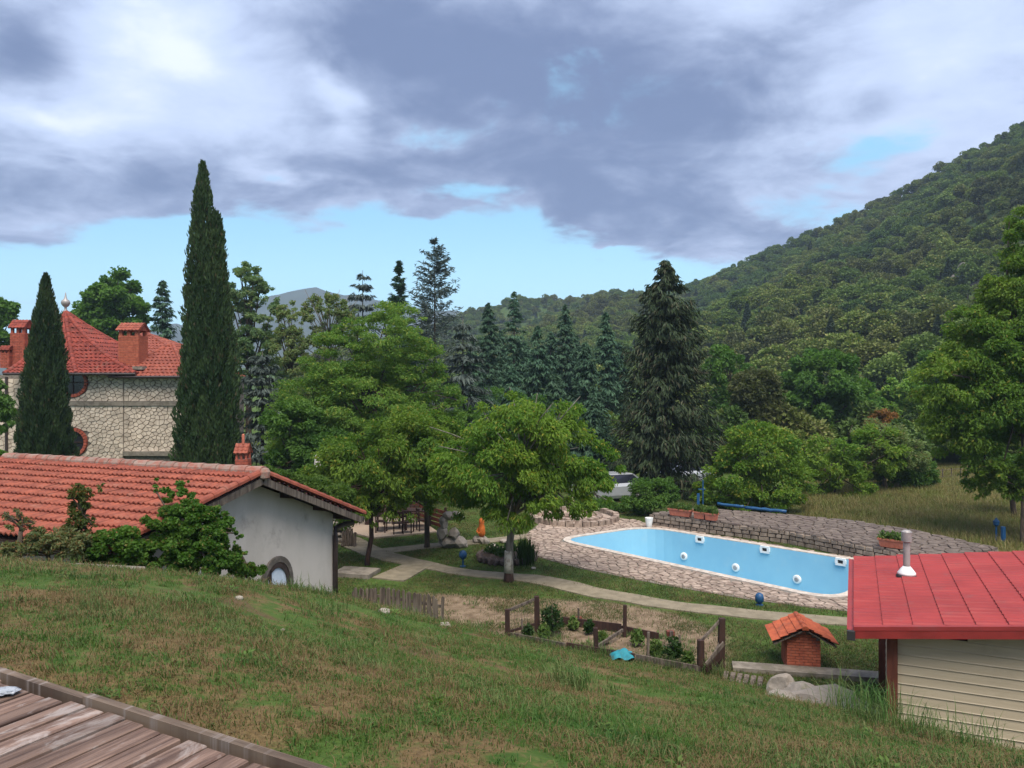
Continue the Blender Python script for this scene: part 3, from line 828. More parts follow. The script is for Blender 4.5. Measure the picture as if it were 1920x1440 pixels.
# ------------------------------------------------------------------ the shed with the clay roof
TH = R(22.3); su = Vector((math.sin(TH), math.cos(TH), 0)); sr = Vector((-math.cos(TH), math.sin(TH), 0))   # across the gable / along the ridge
AP = at(493, 888, 16.0); KR, KL = 0.39, 0.222
def shed(t, r_, dz_=0.0):
    """point on the shed roof: t across (right positive), r_ along the ridge away from the gable"""
    k_ = KR if t > 0 else KL
    return AP + su * t + sr * r_ + Vector((0, 0, -k_ * abs(t) + dz_))
RL, TR, TL = 7.9, 3.78, 3.7
base = AP + sr * 0.5; base.z = 0
root = thing('tiled_shed', base, 'pale rendered shed with a red clay tile roof built into the grassy bank', 'shed')
def wallpt(t, r_, z=None):
    p = shed(t, r_, -0.16)
    if z is not None: p.z = z
    return p
mb = MB(); wr, wl = 3.15, -3.1
for r0, r1 in ((0.5, 0.78), (RL - .6, RL - .3)):
    f0 = [wallpt(wl, r0, -.3), wallpt(wr, r0, -.3), wallpt(wr, r0), wallpt(0.001, r0), wallpt(wl, r0)]
    mb.prism(f0, sr * (r1 - r0))
for t0, t1 in ((wr - .28, wr), (wl, wl + .28)):
    a = [wallpt(t0, .78, -.3), wallpt(t1, .78, -.3), wallpt(t1, .78), wallpt(t0, .78)]
    mb.prism(a, sr * (RL - .6 - .78))
wall = mb.build('wall', M_RENDER, root)
# arched niche with a pale blue door leaf, its lower half below the grass
an = wallpt(0, .5); ax = su
dpos = None
def gable_hit(px, py):
    dr = at(px, py, 1.0) - Vector((0, 0, EYE)); q = AP + sr * 0.5; n_ = sr
    t = (q - Vector((0, 0, EYE))).dot(n_) / dr.dot(n_); return Vector((0, 0, EYE)) + dr * t
c0 = gable_hit(517, 1072); tt = (c0 - (AP + sr * .5)).dot(su); zc = c0.z
rad_o = 0.54
def arch(rad, zoff, r_, z_low=-.2):
    o = AP + su * tt + sr * r_
    pts = [Vector((o.x, o.y, z_low)) - su * rad]
    for a in np.linspace(math.pi, 0, 15):
        q = o + su * rad * math.cos(a); q.z = zc - .30 + rad * 1.2 * math.sin(a) + zoff; pts.append(q)
    q = o + su * rad; q.z = z_low; pts.append(q); return pts
mb = MB(); A0, A1 = arch(rad_o, 0, .485), arch(rad_o - .11, -.0, .485); k_ = len(A0)
A0b = [p - sr * .05 for p in A0]; A1b = [p - sr * .05 for p in A1]
mb.add(A0 + A1 + A0b + A1b, [(i, i + 1, k_ + i + 1, k_ + i) for i in range(k_ - 1)] + [(2 * k_ + i, 3 * k_ + i, 3 * k_ + i + 1, 2 * k_ + i + 1) for i in range(k_ - 1)] + [(i, 2 * k_ + i, 2 * k_ + i + 1, i + 1) for i in range(k_ - 1)] + [(k_ + i, k_ + i + 1, 3 * k_ + i + 1, 3 * k_ + i) for i in range(k_ - 1)])
mb.build('door_surround', simple('dark_reveal', (.15, .13, .115), (.08, .07, .06), 5, .9, .2, bump=.01), root)  # ring in place of the arch reveal, the reveal's shade put into its colour
mb = MB(); mb.prism(arch(rad_o - .112, 0, .495), -sr * .012); dr_ = mb.build('door', simple('pale_blue_door', (.50, .57, .66), (.42, .49, .58), 6, .6), root)
mb = MB(); A0, A1 = arch(rad_o - .112, 0, .475), arch(rad_o - .20, -.02, .475); k_ = len(A0)
A0b = [p - sr * .025 for p in A0]; A1b = [p - sr * .025 for p in A1]
mb.add(A0 + A1 + A0b + A1b, [(i, i + 1, k_ + i + 1, k_ + i) for i in range(k_ - 1)] + [(2 * k_ + i, 3 * k_ + i, 3 * k_ + i + 1, 2 * k_ + i + 1) for i in range(k_ - 1)] + [(i, 2 * k_ + i, 2 * k_ + i + 1, i + 1) for i in range(k_ - 1)] + [(k_ + i, k_ + i + 1, 3 * k_ + i + 1, 3 * k_ + i) for i in range(k_ - 1)])
o0 = AP + su * (tt - .22) + sr * .465
mb.box((o0.x, o0.y, zc - .42), (.06, .03, 1.0), Matrix.Rotation(-TH + R(90), 3, 'Z'))
mb.build('door_frame', M_PIPE, dr_)
# roof boards, verge boards, rafters
mb = MB()
for sgn, te in ((1, TR - .03), (-1, -(TL - .03))):
    mb.prism([shed(0.0005 * sgn, .03, -.06), shed(te, .03, -.06), shed(te, RL - .03, -.06), shed(0.0005 * sgn, RL - .03, -.06)], (0, 0, -.035))
roof = mb.build('roof', M_WOOD_DARK, root)
mb = MB(); mb.beam(shed(.02, .0, -.155), shed(TR - .1, .0, -.155), .045, .15); mb.build('verge_board', M_WOOD_GREY, roof)
mb = MB(); mb.beam(shed(-.02, .0, -.15), shed(-TL + .1, .0, -.15), .045, .14); mb.build('verge_board', M_WOOD_GREY, roof)
for te in (1.2, 2.4, 3.2, -1.3, -2.6):
    mb = MB(); mb.beam(shed(te, .06, -.17), shed(te, .56, -.17), .10, .12); mb.build('purlin', M_WOOD_DARK, roof)
# clay tiles, left slope one by one
TW, TEXP = 0.262, 0.337
def tile_mesh():
    nxs = 9; L = TEXP + .055; vs = []
    for y, zb in ((0, 0.062), (L, 0.004)):
        for i in range(nxs):
            x = TW * (i / (nxs - 1)); vs.append((x, y, zb + 0.048 * (0.5 + .5 * math.cos(4 * math.pi * i / (nxs - 1)))))
    for i in range(nxs):
        x = TW * (i / (nxs - 1)); vs.append((x, 0, 0.034 + 0.046 * (0.5 + .5 * math.cos(4 * math.pi * i / (nxs - 1)))))
    fs = [(i, i + 1, nxs + i + 1, nxs + i) for i in range(nxs - 1)] + [(2 * nxs + i, 2 * nxs + i + 1, i + 1, i) for i in range(nxs - 1)]
    return vs, fs
tv, tf = tile_mesh(); mb = MB(); mb.add(tv, tf); TILE = mb.mesh('tile', M_TILE)
TILE.polygons.foreach_set('use_smooth', [i < 8 for i in range(16)])
mb = MB(); mb.add(tv, tf); TILE_O = mb.mesh('small_tile', M_TILE_ORANGE)
ncol = int(RL / TW) + 1; nrow = 11; rest = MB(); cnt = 0
upl = (su + Vector((0, 0, KL))).normalized(); along = sr; nl = along.cross(upl); nl = nl if nl.z > 0 else -nl
for row in range(nrow):
    for c in range(ncol):
        o = shed(-TL + row * TEXP * .975, c * TW) if False else AP + su * (-TL) + sr * (c * TW) + Vector((0, 0, -KL * TL)) + upl * (row * TEXP)
        if row * TEXP > TL * 1.0: continue
        Rt = Matrix.Rotation(random.uniform(-.012, .012), 3, 'Z')
        M3 = Matrix((along, upl, nl)).transposed() @ Rt
        M4 = Matrix.Translation(o + nl * random.uniform(-.003, .006)) @ M3.to_4x4()
        if cnt < 296: link('tile', TILE, roof, M4); cnt += 1
        else: rest.add([M4 @ Vector(p) for p in tv], tf)
upr = (su * -1 + Vector((0, 0, KR))).normalized(); nr = upr.cross(along); nr = nr if nr.z > 0 else -nr
for row in range(12):
    for c in range(ncol):
        o = AP + su * TR + sr * (c * TW) + Vector((0, 0, -KR * TR)) + upr * (row * TEXP)
        if row * TEXP > TR * 1.04: continue
        M4 = Matrix.Translation(o) @ Matrix((along, upr, nr)).transposed().to_4x4()
        rest.add([M4 @ Vector(p) for p in tv], tf)
tag(rest.build('roof_tiles', M_TILE, roof, fix=False), kind='stuff')
for vs, fs in half_round(MB(), [shed(0, -.02, .02), shed(0, RL, .02)], .13, seg=.40):
    mb = MB(); mb.add(vs, fs); mb.build('ridge_tile', M_TILE_RIDGE, roof)
for sgn, te in ((-1, TL), (1, TR)):
    for vs, fs in half_round(MB(), [shed(sgn * te, .02, .03), shed(sgn * .12, .02, .03)], .085, seg=.345, up=nl if sgn < 0 else nr):
        mb = MB(); mb.add(vs, fs); mb.build('verge_tile', M_TILE, roof)
mb = MB(); mb.lathe(AP + Vector((0, 0, -.02)) - sr * .03, [(.05, -.1), (.12, -.06), (.13, .06), (.09, .13), (.02, .14)], 10); mb.build('ridge_end', M_TILE_RIDGE, roof)
# gutter and downpipe
mb = MB(); g0, g1_ = shed(TR + .03, .05, -.10), shed(TR + .03, RL, -.10); mb.tube([g0, g1_], .065, 8); gut = mb.build('gutter', M_PIPE, root)
c_ = wallpt(wr + .02, .44); 
mb = MB(); mb.tube([shed(TR + .02, .36, -.10), shed(TR + .02, .36, -.24), shed(TR - .25, .40, -.22) + Vector((0, 0, -.1)), Vector((c_.x, c_.y, c_.z - .34)), Vector((c_.x, c_.y, c_.z - .55)), Vector((c_.x, c_.y, .0))], .066, 9); mb.build('downpipe', M_PIPE, root, smooth=True)

# brick chimney with a little tile roof
def chimney(root, c, w_, h, cap_h, mat_, tilemat, name='chimney', rot=0.0, course=.085):
    c = Vector(c); Mr = Matrix.Rotation(rot, 3, 'Z')
    body = MB(); body.box(c + Vector((0, 0, h / 2)), (w_ * .96, w_ * .96, h), Mr); ch = body.build(name, M_MORTAR, root)
    z = 0; row = 0; br = MB()
    while z < h - .01:
        nb = max(2, int(round(w_ / .25)))
        for s_ in range(4):
            Ms = Mr @ Matrix.Rotation(s_ * math.pi / 2, 3, 'Z'); x0 = -w_ / 2 - (0.5 * w_ / nb if row % 2 else 0)
            for i in range(nb + (row % 2)):
                a, b = max(x0 + i * w_ / nb, -w_ / 2), min(x0 + (i + 1) * w_ / nb, w_ / 2)
                br.box(c + Vector((0, 0, z + course / 2)) + Ms @ Vector(((a + b) / 2, -w_ / 2 + .02, 0)), (b - a - .012, .07, course - .012), Ms)
        z += course; row += 1
    tag(br.build('brickwork', mat_, ch), kind='stuff')
    mb = MB()
    for sx, sy in ((-1, -1), (1, -1), (1, 1), (-1, 1), (0, -1), (0, 1)):
        mb.box(c + Mr @ Vector((sx * w_ * .40, sy * w_ * .40, h + cap_h * .2)), (w_ * .17, w_ * .17, cap_h * .4), Mr)
    tag(mb.build('cap_piers', mat_, ch), kind='stuff')
    mb = MB(); e = w_ * .59
    zt = h + cap_h * .4
    for s_ in (-1, 1):
        a, b = c + Mr @ Vector((-e, s_ * e, zt)), c + Mr @ Vector((e, s_ * e, zt)); p, q = c + Mr @ Vector((-e, 0, zt + cap_h * .55)), c + Mr @ Vector((e, 0, zt + cap_h * .55))
        Ls, Rs = lerp_rows(a, p, b, q, 3); wavy_rows(mb, Ls, Rs, .16, .035, .02)
        mb.prism([a + Vector((0, 0, -.02)), b + Vector((0, 0, -.02)), q + Vector((0, 0, -.02)), p + Vector((0, 0, -.02))], (0, 0, -.03))
    mb.prism([c + Mr @ Vector((-e * .9, -e * .9, zt)), c + Mr @ Vector((-e * .9, e * .9, zt)), c + Mr @ Vector((-e * .9, 0, zt + cap_h * .5))], Mr @ Vector((1.8 * e, 0, 0)))
    mb.build('chimney_roof', tilemat, ch, fix=False)
    return ch

# ------------------------------------------------------------------ stone house
HD = 38.0
root = thing('stone_house', at(138, HZ, HD + 5) * Vector((1, 1, 0)) if False else Vector((at(138, 710, HD).x, HD + 5, 0)), 'two storey stone house with a red tiled tower roof and round windows', 'house')
x0, x1 = at(40, 710, HD).x, at(232, 710, HD).x          # tower front
xr0, xr1 = x1, at(352, 710, HD + .04).x                  # wing
ZE = at(0, 699, HD).z; ZS = at(0, 757, HD).z
def stone_face(parent, a, b, z0, z1, nn, holes=(), spacing=.40, bands=()):
    """crazy-paved stone facing on a vertical wall from a to b: every stone proud of the mortar"""
    a, b = Vector(a), Vector(b); e = (b - a); L = e.length; e.normalize()
    zs = [z0] + [q for bd in bands for q in bd] + [z1]; n_ = 0; rest = MB()
    for i in range(0, len(zs), 2):
        lo, hi = zs[i], zs[i + 1]
        poly = [(0, lo), (L, lo), (L, hi), (0, hi)]
        SQ = 1.3; seeds = [s for s in scatter_seeds(poly, spacing * 1.02, SQ) if 0 < s[0] < L and lo * SQ < s[1] < hi * SQ]
        cells = voronoi(seeds, [(p[0], p[1] * SQ) for p in poly])
        seeds = [(s[0], s[1] / SQ) for s in seeds]; cells = [None if c is None else [(p[0], p[1] / SQ) for p in c] for c in cells]
        for s, c in zip(seeds, cells):
            if c is None: continue
            c2 = []; skip = False
            for (hx, hz_, hr) in holes:
                if math.hypot(s[0] - hx, s[1] - hz_) < hr: skip = True
            if skip: continue
            for p in c:
                for (hx, hz_, hr) in holes:
                    d_ = math.hypot(p[0] - hx, p[1] - hz_)
                    if d_ < hr and d_ > 1e-6: p = (hx + (p[0] - hx) * hr / d_, hz_ + (p[1] - hz_) * hr / d_)
                c2.append(p)
            c2 = shrink_cell(c2, .014)
            if len(c2) < 3: continue
            pts = [a + e * p[0] + Vector((0, 0, p[1])) for p in c2]
            mb = MB() if n_ < 296 else rest; mb.prism(pts, nn * random.uniform(.045, .075), shrink=.93); n_ += 1
            if mb is not rest: mb.build('stone', M_STONE_WALL, parent)
    if rest.v: tag(rest.build('stones', M_STONE_WALL, parent), kind='stuff')
    return n_
# tower: walls, window openings as recessed dark rounds with a brick ring
TZ0 = 1.2; TDEP = 6.5
mb = MB(); mb.box(((x0 + x1) / 2, HD + TDEP / 2, ZE / 2), (x1 - x0, TDEP, ZE))
tw = mb.build('wall', M_MORTAR, root)
wx = at(138, 710, HD).x
wins = [(wx, at(0, 717, HD).z, .60), (wx, at(0, 829, HD).z, .58)]
stone_face(tw, (x0, HD, 0), (x1, HD, 0), TZ0, ZE - .02, Vector((0, -1, 0)), [(w_[0] - x0, w_[1], .74) for w_ in wins], .28, [(ZS - .10, ZS + .12)])
mb = MB(); mb.box(((x0 + x1) / 2, HD - .02, ZS + .01), (x1 - x0 + .1, .2, .21)); mb.build('string_course', M_SLAB, tw)
def round_window(parent, c, rad, name='window'):
    mb = MB(); mb.tube([Vector((c[0], HD - .012, c[1])), Vector((c[0], HD - .02, c[1]))], rad, 28); wnd = mb.build(name, M_GLASS_DARK, parent)
    for i in range(26):
        a0, a1_ = 2 * math.pi * i / 26 + .02, 2 * math.pi * (i + 1) / 26 - .02
        q = [Vector((c[0] + math.cos(t) * r_, HD + .02, c[1] + math.sin(t) * r_)) for t, r_ in ((a0, rad - .02), (a0, rad + .13), (a1_, rad + .13), (a1_, rad - .02))]
        mb = MB(); mb.prism(q, (0, -.14, 0), shrink=.97); mb.build('arch_brick', M_BRICK, wnd)
    mb = MB(); mb.box((c[0], HD - .035, c[1]), (.05, .03, rad * 1.9)); mb.box((c[0], HD - .030, c[1]), (rad * 1.9, .03, .05)); mb.build('glazing_bar', M_WOOD_DARK, wnd)
for w_ in wins: round_window(root, (w_[0], w_[1]), w_[2])
# wing wall set back, with its own stone facing
WD = HD + .04; ZW = at(0, 707, WD).z
mb = MB(); mb.box(((xr0 + xr1) / 2, WD + 4, ZW / 2), (xr1 - xr0 - .01, 8, ZW)); ww = mb.build('wall', M_MORTAR, root)
zsw = at(0, 757, WD).z
stone_face(ww, (xr0 + .01, WD, 0), (xr1, WD, 0), at(0, 850, WD).z + .1, ZW - .02, Vector((0, -1, 0)), [], .27, [(zsw - .10, zsw + .12)])
mb = MB(); mb.box(((xr0 + xr1) / 2, WD - .02, zsw + .01), (xr1 - xr0, .2, .21)); mb.build('string_course', M_SLAB, ww)
mb = MB(); mb.box(((xr0 + xr1) / 2, WD - .03, at(0, 850, WD).z), (xr1 - xr0, .26, .22)); mb.build('plinth_course', M_SLAB, ww)
# left return, further back, with a drainpipe
mb = MB(); xl = at(-60, 710, HD + 1).x; mb.box(((xl + x0) / 2, HD + 4.3, ZE / 2 - .05), (x0 - xl - .01, 7, ZE - .1)); wl_ = mb.build('wall', M_MORTAR, root)
stone_face(wl_, (xl + .9, HD + .8, 0), (x0, HD + .8, 0), TZ0, ZE - .3, Vector((0, -1, 0)), [], .36)
mb = MB(); px_ = at(12, 710, HD + .7).x; mb.tube([(px_, HD + .7, 0), (px_, HD + .7, ZE - .2)], .07, 8); mb.build('drainpipe', M_PIPE, root)
# tower roof: flared pyramid with a centre hip in front
ap = Vector((at(123, 700, HD + 3.2).x, HD + 3.2, at(0, 584, HD + 3.2).z))
zb = ZE - .03
ring_ = [Vector((at(8, 710, HD - .5).x, HD - .5, zb)), Vector((at(143, 710, HD - .65).x, HD - .65, zb)), Vector((at(253, 710, HD - .5).x, HD - .5, zb)), Vector((at(253, 710, HD - .5).x, HD + TDEP + .3, zb)), Vector((at(8, 710, HD - .5).x, HD + TDEP + .3, zb))]
def hip(p, n=15):
    out = []
    for i in range(n + 1):
        t = i / n; q = p.lerp(ap, t); q.z = p.z + (ap.z - p.z) * (0.60 * t + 0.40 * t ** 2.3); out.append(q)
    out[-1] = ap.lerp(out[-2], .10); return out
mb = MB(); hips = [hip(p) for p in ring_]
for i in range(5):
    wavy_rows(mb, hips[i], hips[(i + 1) % 5], .24, .055, .045)
tag(mb.build('roof_tiles', M_TILE_OLD, root, fix=False), kind='stuff')
for i in range(5):
    for vs, fs in half_round(MB(), hips[i], .11, seg=.4): 
        mb = MB(); mb.add(vs, fs); mb.build('hip_tile', M_TILE_OLD, root)
mb = MB(); mb.lathe(ap, [(.16, -.25), (.12, .02), (.07, .10), (.06, .22), (.16, .30), (.23, .45), (.20, .58), (.09, .66), (.05, .78), (.03, .95), (.012, 1.02)], 14); mb.build('finial', M_STEEL, root, smooth=True)
mb = MB(); mb.prism([p + Vector((0, 0, -.03)) for p in ring_], (0, 0, -.06)); mb.build('soffit', M_WOOD_DARK, root)
mb = MB(); mb.tube([ring_[0] + Vector((0, -.05, -.03)), ring_[1] + Vector((0, -.05, -.03)), ring_[2] + Vector((0.05, -.05, -.03))], .07, 7); mb.build('gutter', M_PIPE, root)
# wing roof and a higher roof behind
def hip_roof(xa, xb, ya, yb, z0, zr, name, inset_l, inset_r, n, under=True):
    ym = (ya + yb) / 2
    A, B, C_, D_ = Vector((xa, ya, z0)), Vector((xb, ya, z0)), Vector((xb, yb, z0)), Vector((xa, yb, z0))
    r0, r1 = Vector((xa + inset_l, ym, zr)), Vector((xb - inset_r, ym, zr))
    mb = MB()
    for a, b, p, q in ((A, B, r0, r1), (B, C_, r1, r1 + Vector((0, .02, 0))), (C_, D_, r1, r0), (D_, A, r0 + Vector((0, .02, 0)), r0)):
        Ls, Rs = lerp_rows(a, p, b, q, n); wavy_rows(mb, Ls, Rs, .23, .05, .035)
    tag(mb.build('roof_tiles', M_TILE, root, fix=False), kind='stuff')
    for a, b in ((A, r0), (B, r1), (r0, r1)):
        for vs, fs in half_round(MB(), [a, b], .10, seg=.45):
            m2 = MB(); m2.add(vs, fs); m2.build('hip_tile', M_TILE, root)
    if under:
        m2 = MB(); m2.prism([p + Vector((0, 0, -.03)) for p in (A, B, C_, D_)], (0, 0, -.06)); m2.build('soffit', M_WOOD_DARK, root)
        m2 = MB(); m2.tube([A + Vector((0, -.06, -.02)), B + Vector((.04, -.06, -.02))], .065, 7); m2.build('gutter', M_PIPE, root)
zw = at(0, 706, WD - .5).z
hip_roof(at(205, 710, WD - .5).x, at(352, 710, WD - .5).x, WD - .5, WD + 7.5, zw, at(0, 645, WD + 3.5).z, 'r', 1.2, 2.5, 11)
zb2 = at(0, 674, 46.5).z
mb = MB(); mb.box((at(240, 710, 50).x, 50.3, zb2 / 2 - .1), (6.4, 6.5, zb2 - .2)); mb.build('wall', M_STONE_WALL, root)
hip_roof(at(150, 710, 46.5).x, at(354, 710, 46.5).x, 46.5, 54, zb2, at(0, 626, 50.2).z, 'r', 2.0, 4.2, 10)
chimney(root, at(250, 706, WD + 1.2) + Vector((0, 0, -.4)), at(269, 0, WD + 1.2).x - at(232, 0, WD + 1.2).x, 2.45, .72, M_BRICK_ORANGE, M_TILE)
mb = MB(); c_ = at(262, 690, WD + .2); mb.box(c_, (.5, .5, .16)); mb.build('chimney_flashing', M_SLAB, root)
chimney(root, at(41, 690, HD + 1.4), .72, 1.75, .75, M_BRICK, M_TILE_OLD)
chimney(root, at(14, 690, HD + 1.0), .45, .75, .4, M_BRICK, M_TILE_OLD)

# small free chimney behind the shed
c_ = at(456, 905, 26.5); root = thing('brick_chimney', (c_.x, c_.y, 0), 'small red brick chimney with a tile cap beside the tallest cypress', 'chimney')
ch = chimney(root, (c_.x, c_.y, 0), .40, at(0, 860, 26.5).z, .55, M_BRICK, M_TILE, name='stack')
mb = MB(); mb.lathe((c_.x, c_.y, at(0, 832, 26.5).z), [(.05, 0), (.05, .3), (.02, .34)], 8); mb.build('pot', M_TERRACOTTA, root)

# ------------------------------------------------------------------ cabin with a red sheet roof
CT = R(24.0); cu = Vector((math.cos(CT), -math.sin(CT), 0)); cv = Vector((math.sin(CT), math.cos(CT), 0))
CP = at(1605, 1180, 12.0); KC = math.sin(CT) * .327; CL = 5.15; CW = 4.6
def cab(s, r_, dz_=0.0):
    return CP + cu * s + cv * r_ + Vector((0, 0, KC * s + dz_))
base = CP + cu * .6 + cv * .4; base.z = 0
root = thing('wooden_cabin', base, 'cream clapboard cabin with a red sheet metal roof and a steel flue', 'cabin')
M_CABROOF = M_METAL_RED
mb = MB(); nst = 11; Ls = [cab(i * CW / nst, 0) for i in range(nst + 1)]; Rs = [cab(i * CW / nst, CL) for i in range(nst + 1)]
wavy_rows(mb, Ls, Rs, .20, .034, .026, sub=6)
roof = mb.build('roof', M_METAL_RED, root, fix=False)
mb = MB(); mb.prism([cab(0.05, .05, -.05), cab(CW, .05, -.05), cab(CW, CL - .05, -.05), cab(.05, CL - .05, -.05)], (0, 0, -.05)); mb.build('roof_deck', M_WOOD_RED, roof)
mb = MB(); mb.beam(cab(-.03, -.03, .03), cab(CW, -.03, .03), .09, .06); mb.build('verge_flashing', M_METAL_RED, roof)
mb = MB(); mb.beam(cab(-.03, -.055, -.065), cab(CW, -.055, -.065), .03, .12); mb.build('verge_trim', M_METAL_DKRED, roof)
mb = MB(); mb.beam(cab(-.07, -.04, -.03), cab(-.07, CL, -.03), .12, .045); mb.beam(cab(-.125, -.04, -.01), cab(-.125, CL, -.01), .012, .07)
gt = mb.build('gutter', M_METAL_RED, roof)
mb = MB(); mb.box(cab(-.07, -.07, -.07), (.12, .08, .14), Matrix.Rotation(-CT, 3, 'Z')); mb.build('gutter_end', M_BLACK, roof)
# walls: corner post and clapboards
wo_ = .36; s0 = .52
mb = MB(); a, b, c_, d_ = cab(s0 + .1, wo_ + .05), cab(CW, wo_ + .05), cab(CW, CL - .3), cab(s0 + .1, CL - .3)
for q in (a, b, c_, d_): q.z = 0
core_top = -.12
vs = [a, b, c_, d_] + [cab(s0 + .1, wo_ + .05, core_top), cab(CW, wo_ + .05, core_top), cab(CW, CL - .3, core_top), cab(s0 + .1, CL - .3, core_top)]
mb.add(vs, [(0, 1, 2, 3), (4, 5, 6, 7), (0, 1, 5, 4), (1, 2, 6, 5), (2, 3, 7, 6), (3, 0, 4, 7)]); wall = mb.build('wall', M_WOOD_DARK, root)
z = .35; ex = .152
while z < CP.z + 1.0:
    # each board: leaning clapboard with a drip edge, cut to the roof slope at its upper end
    sa = s0 + .08
    zt = z + ex + .02
    if zt > cab(sa, 0, -.14).z: sa = max(sa, (zt - CP.z + .14) / KC)
    if sa > CW - .1: break
    a, b = cab(sa, wo_), cab(CW, wo_); a.z = b.z = z
    n_ = -cv
    q = [a + n_ * .028, a + n_ * .020 + Vector((0, 0, .012)), a + n_ * .004 + Vector((0, 0, ex + .018)), a - n_ * .012 + Vector((0, 0, ex + .018)), a - n_ * .012]
    mb = MB(); mb.prism(q, b - a); mb.build('clapboard', M_SIDING, wall); z += ex
for s_, r_ in ((s0, wo_ - .02), (s0, CL - .35)):
    p = cab(s_, r_); zt = cab(s_, r_, -.10).z
    mb = MB(); mb.box((p.x, p.y, zt / 2), (.15, .15, zt), Matrix.Rotation(-CT, 3, 'Z')); mb.build('corner_post', M_WOOD_RED, root)
mb = MB(); mb.beam(cab(s0 + .10, wo_ - .03, -.15), cab(CW, wo_ - .03, -.15), .02, .07); mb.build('frieze_board', M_SIDING, wall)
# side wall boards
z = .35
while z < CP.z - .15:
    a, b = cab(s0 + .08, wo_ + .1), cab(s0 + .08, CL - .35); a.z = b.z = z; n_ = -cu
    q = [a + n_ * .028, a + n_ * .004 + Vector((0, 0, ex + .015)), a - n_ * .012 + Vector((0, 0, ex + .015)), a - n_ * .012]
    mb = MB(); mb.prism(q, b - a); mb.build('clapboard', M_SIDING, wall); z += ex
# flue
def roof_hit(px, py):
    dr = at(px, py, 1.0) - Vector((0, 0, EYE)); n_ = (cu + Vector((0, 0, KC))).cross(cv)
    t = (CP - Vector((0, 0, EYE))).dot(n_) / dr.dot(n_); return Vector((0, 0, EYE)) + dr * t
fp = roof_hit(1700, 1082); ht = (1082 - 1000) / F * fp.y
mb = MB(); mb.lathe(fp, [(.062, -.05), (.062, ht - .17), (.092, ht - .15), (.092, ht + .03), (.06, ht + .06), (.01, ht + .07)], 18); fl = mb.build('flue', M_STEEL, root)
mb = MB(); mb.lathe(fp, [(.165, .05), (.16, .09), (.09, .18), (.064, .21)], 18); mb.build('flue_collar', M_WHITE, fl, smooth=True)
mb = MB(); mb.lathe(fp + Vector((0, 0, -.03)), [(.19, -.03), (.185, .06), (.16, .092)], 18); mb.build('flue_boot', M_BLACK, fl, smooth=True)

# ------------------------------------------------------------------ brick store with a gabled tile roof
bp = at(1507, 1256, 17.1); ang = R(-10)
root = thing('brick_hutch', (bp.x, bp.y, 0), 'little orange brick hutch with a gabled clay tile roof on the lawn', 'brick hutch')
Mr = Matrix.Rotation(ang, 3, 'Z'); W_, D__, H_ = .72, .70, .70
def hp(x, y, z): return Vector((bp.x, bp.y, 0)) + Mr @ Vector((x, y, z))
core = MB(); g_ = .015
core.prism([hp(-W_ / 2 + g_, g_, 0), hp(W_ / 2 - g_, g_, 0), hp(W_ / 2 - g_, g_, H_), hp(0, g_, H_ + .2), hp(-W_ / 2 + g_, g_, H_)], Mr @ Vector((0, D__ - 2 * g_, 0))); wall = core.build('wall', M_MORTAR, root)
bm_ = {}
row = 0; z = 0; bh = .062
while z < H_ + .14:
    nb = 4; w0 = W_ / nb
    half = W_ / 2 if z + bh <= H_ else W_ / 2 * max(0, 1 - (z + bh - H_) / .2)
    x = -W_ / 2 - (w0 / 2 if row % 2 else 0)
    while x < W_ / 2 - .01:
        a, b = max(x, -half), min(x + w0, half)
        if b - a > .03:
            mb = MB(); mb.box(hp((a + b) / 2, .045, z + bh / 2), (b - a - .010, .10, bh - .010), Mr); mb.build('brick', M_BRICK_ORANGE, wall)
        x += w0
    if z + bh <= H_:
        for sx in (-1, 1):
            y = .10 - (.09 if row % 2 else 0)
            while y < D__ - .03:
                a, b = max(y, .10), min(y + .18, D__)
                if b - a > .03:
                    mb = MB(); mb.box(hp(sx * (W_ / 2 - .03), (a + b) / 2, z + bh / 2), (.07, b - a - .01, bh - .010), Mr); mb.build('brick', M_BRICK_ORANGE, wall)
                y += .18
    z += bh; row += 1
ov, kz = .30, .52
rz = H_ + .23
mb = MB()
for sg in (-1, 1):
    mb.prism([hp(0, -.16, rz), hp(sg * (W_ / 2 + ov), -.16, rz - kz * (W_ / 2 + ov)), hp(sg * (W_ / 2 + ov), D__ + .16, rz - kz * (W_ / 2 + ov)), hp(0, D__ + .16, rz)], (0, 0, .03))
roof = mb.build('roof', M_WOOD_GREY, root)
for sg in (-1, 1):
    upv = (Mr @ Vector((-sg, 0, kz))).normalized(); al = Mr @ Vector((0, 1, 0)); nn = al.cross(upv); nn = nn if nn.z > 0 else -nn
    for rr_ in range(4):
        for c in range(8):
            o = hp(sg * (W_ / 2 + ov + .02), -.20 + c * .1385, rz - kz * (W_ / 2 + ov) + .05) + upv * (rr_ * .195)
            M4 = Matrix.Translation(o) @ Matrix((al, upv, nn)).transposed().to_4x4() @ Matrix.Diagonal((.53, .60, .55, 1))
            tl = link('tile', TILE_O, roof, M4)
for vs, fs in half_round(MB(), [hp(0, -.21, rz + .045), hp(0, D__ + .21, rz + .045)], .07, seg=.3):
    mb = MB(); mb.add(vs, fs); mb.build('ridge_tile', M_TILE_ORANGE, roof)

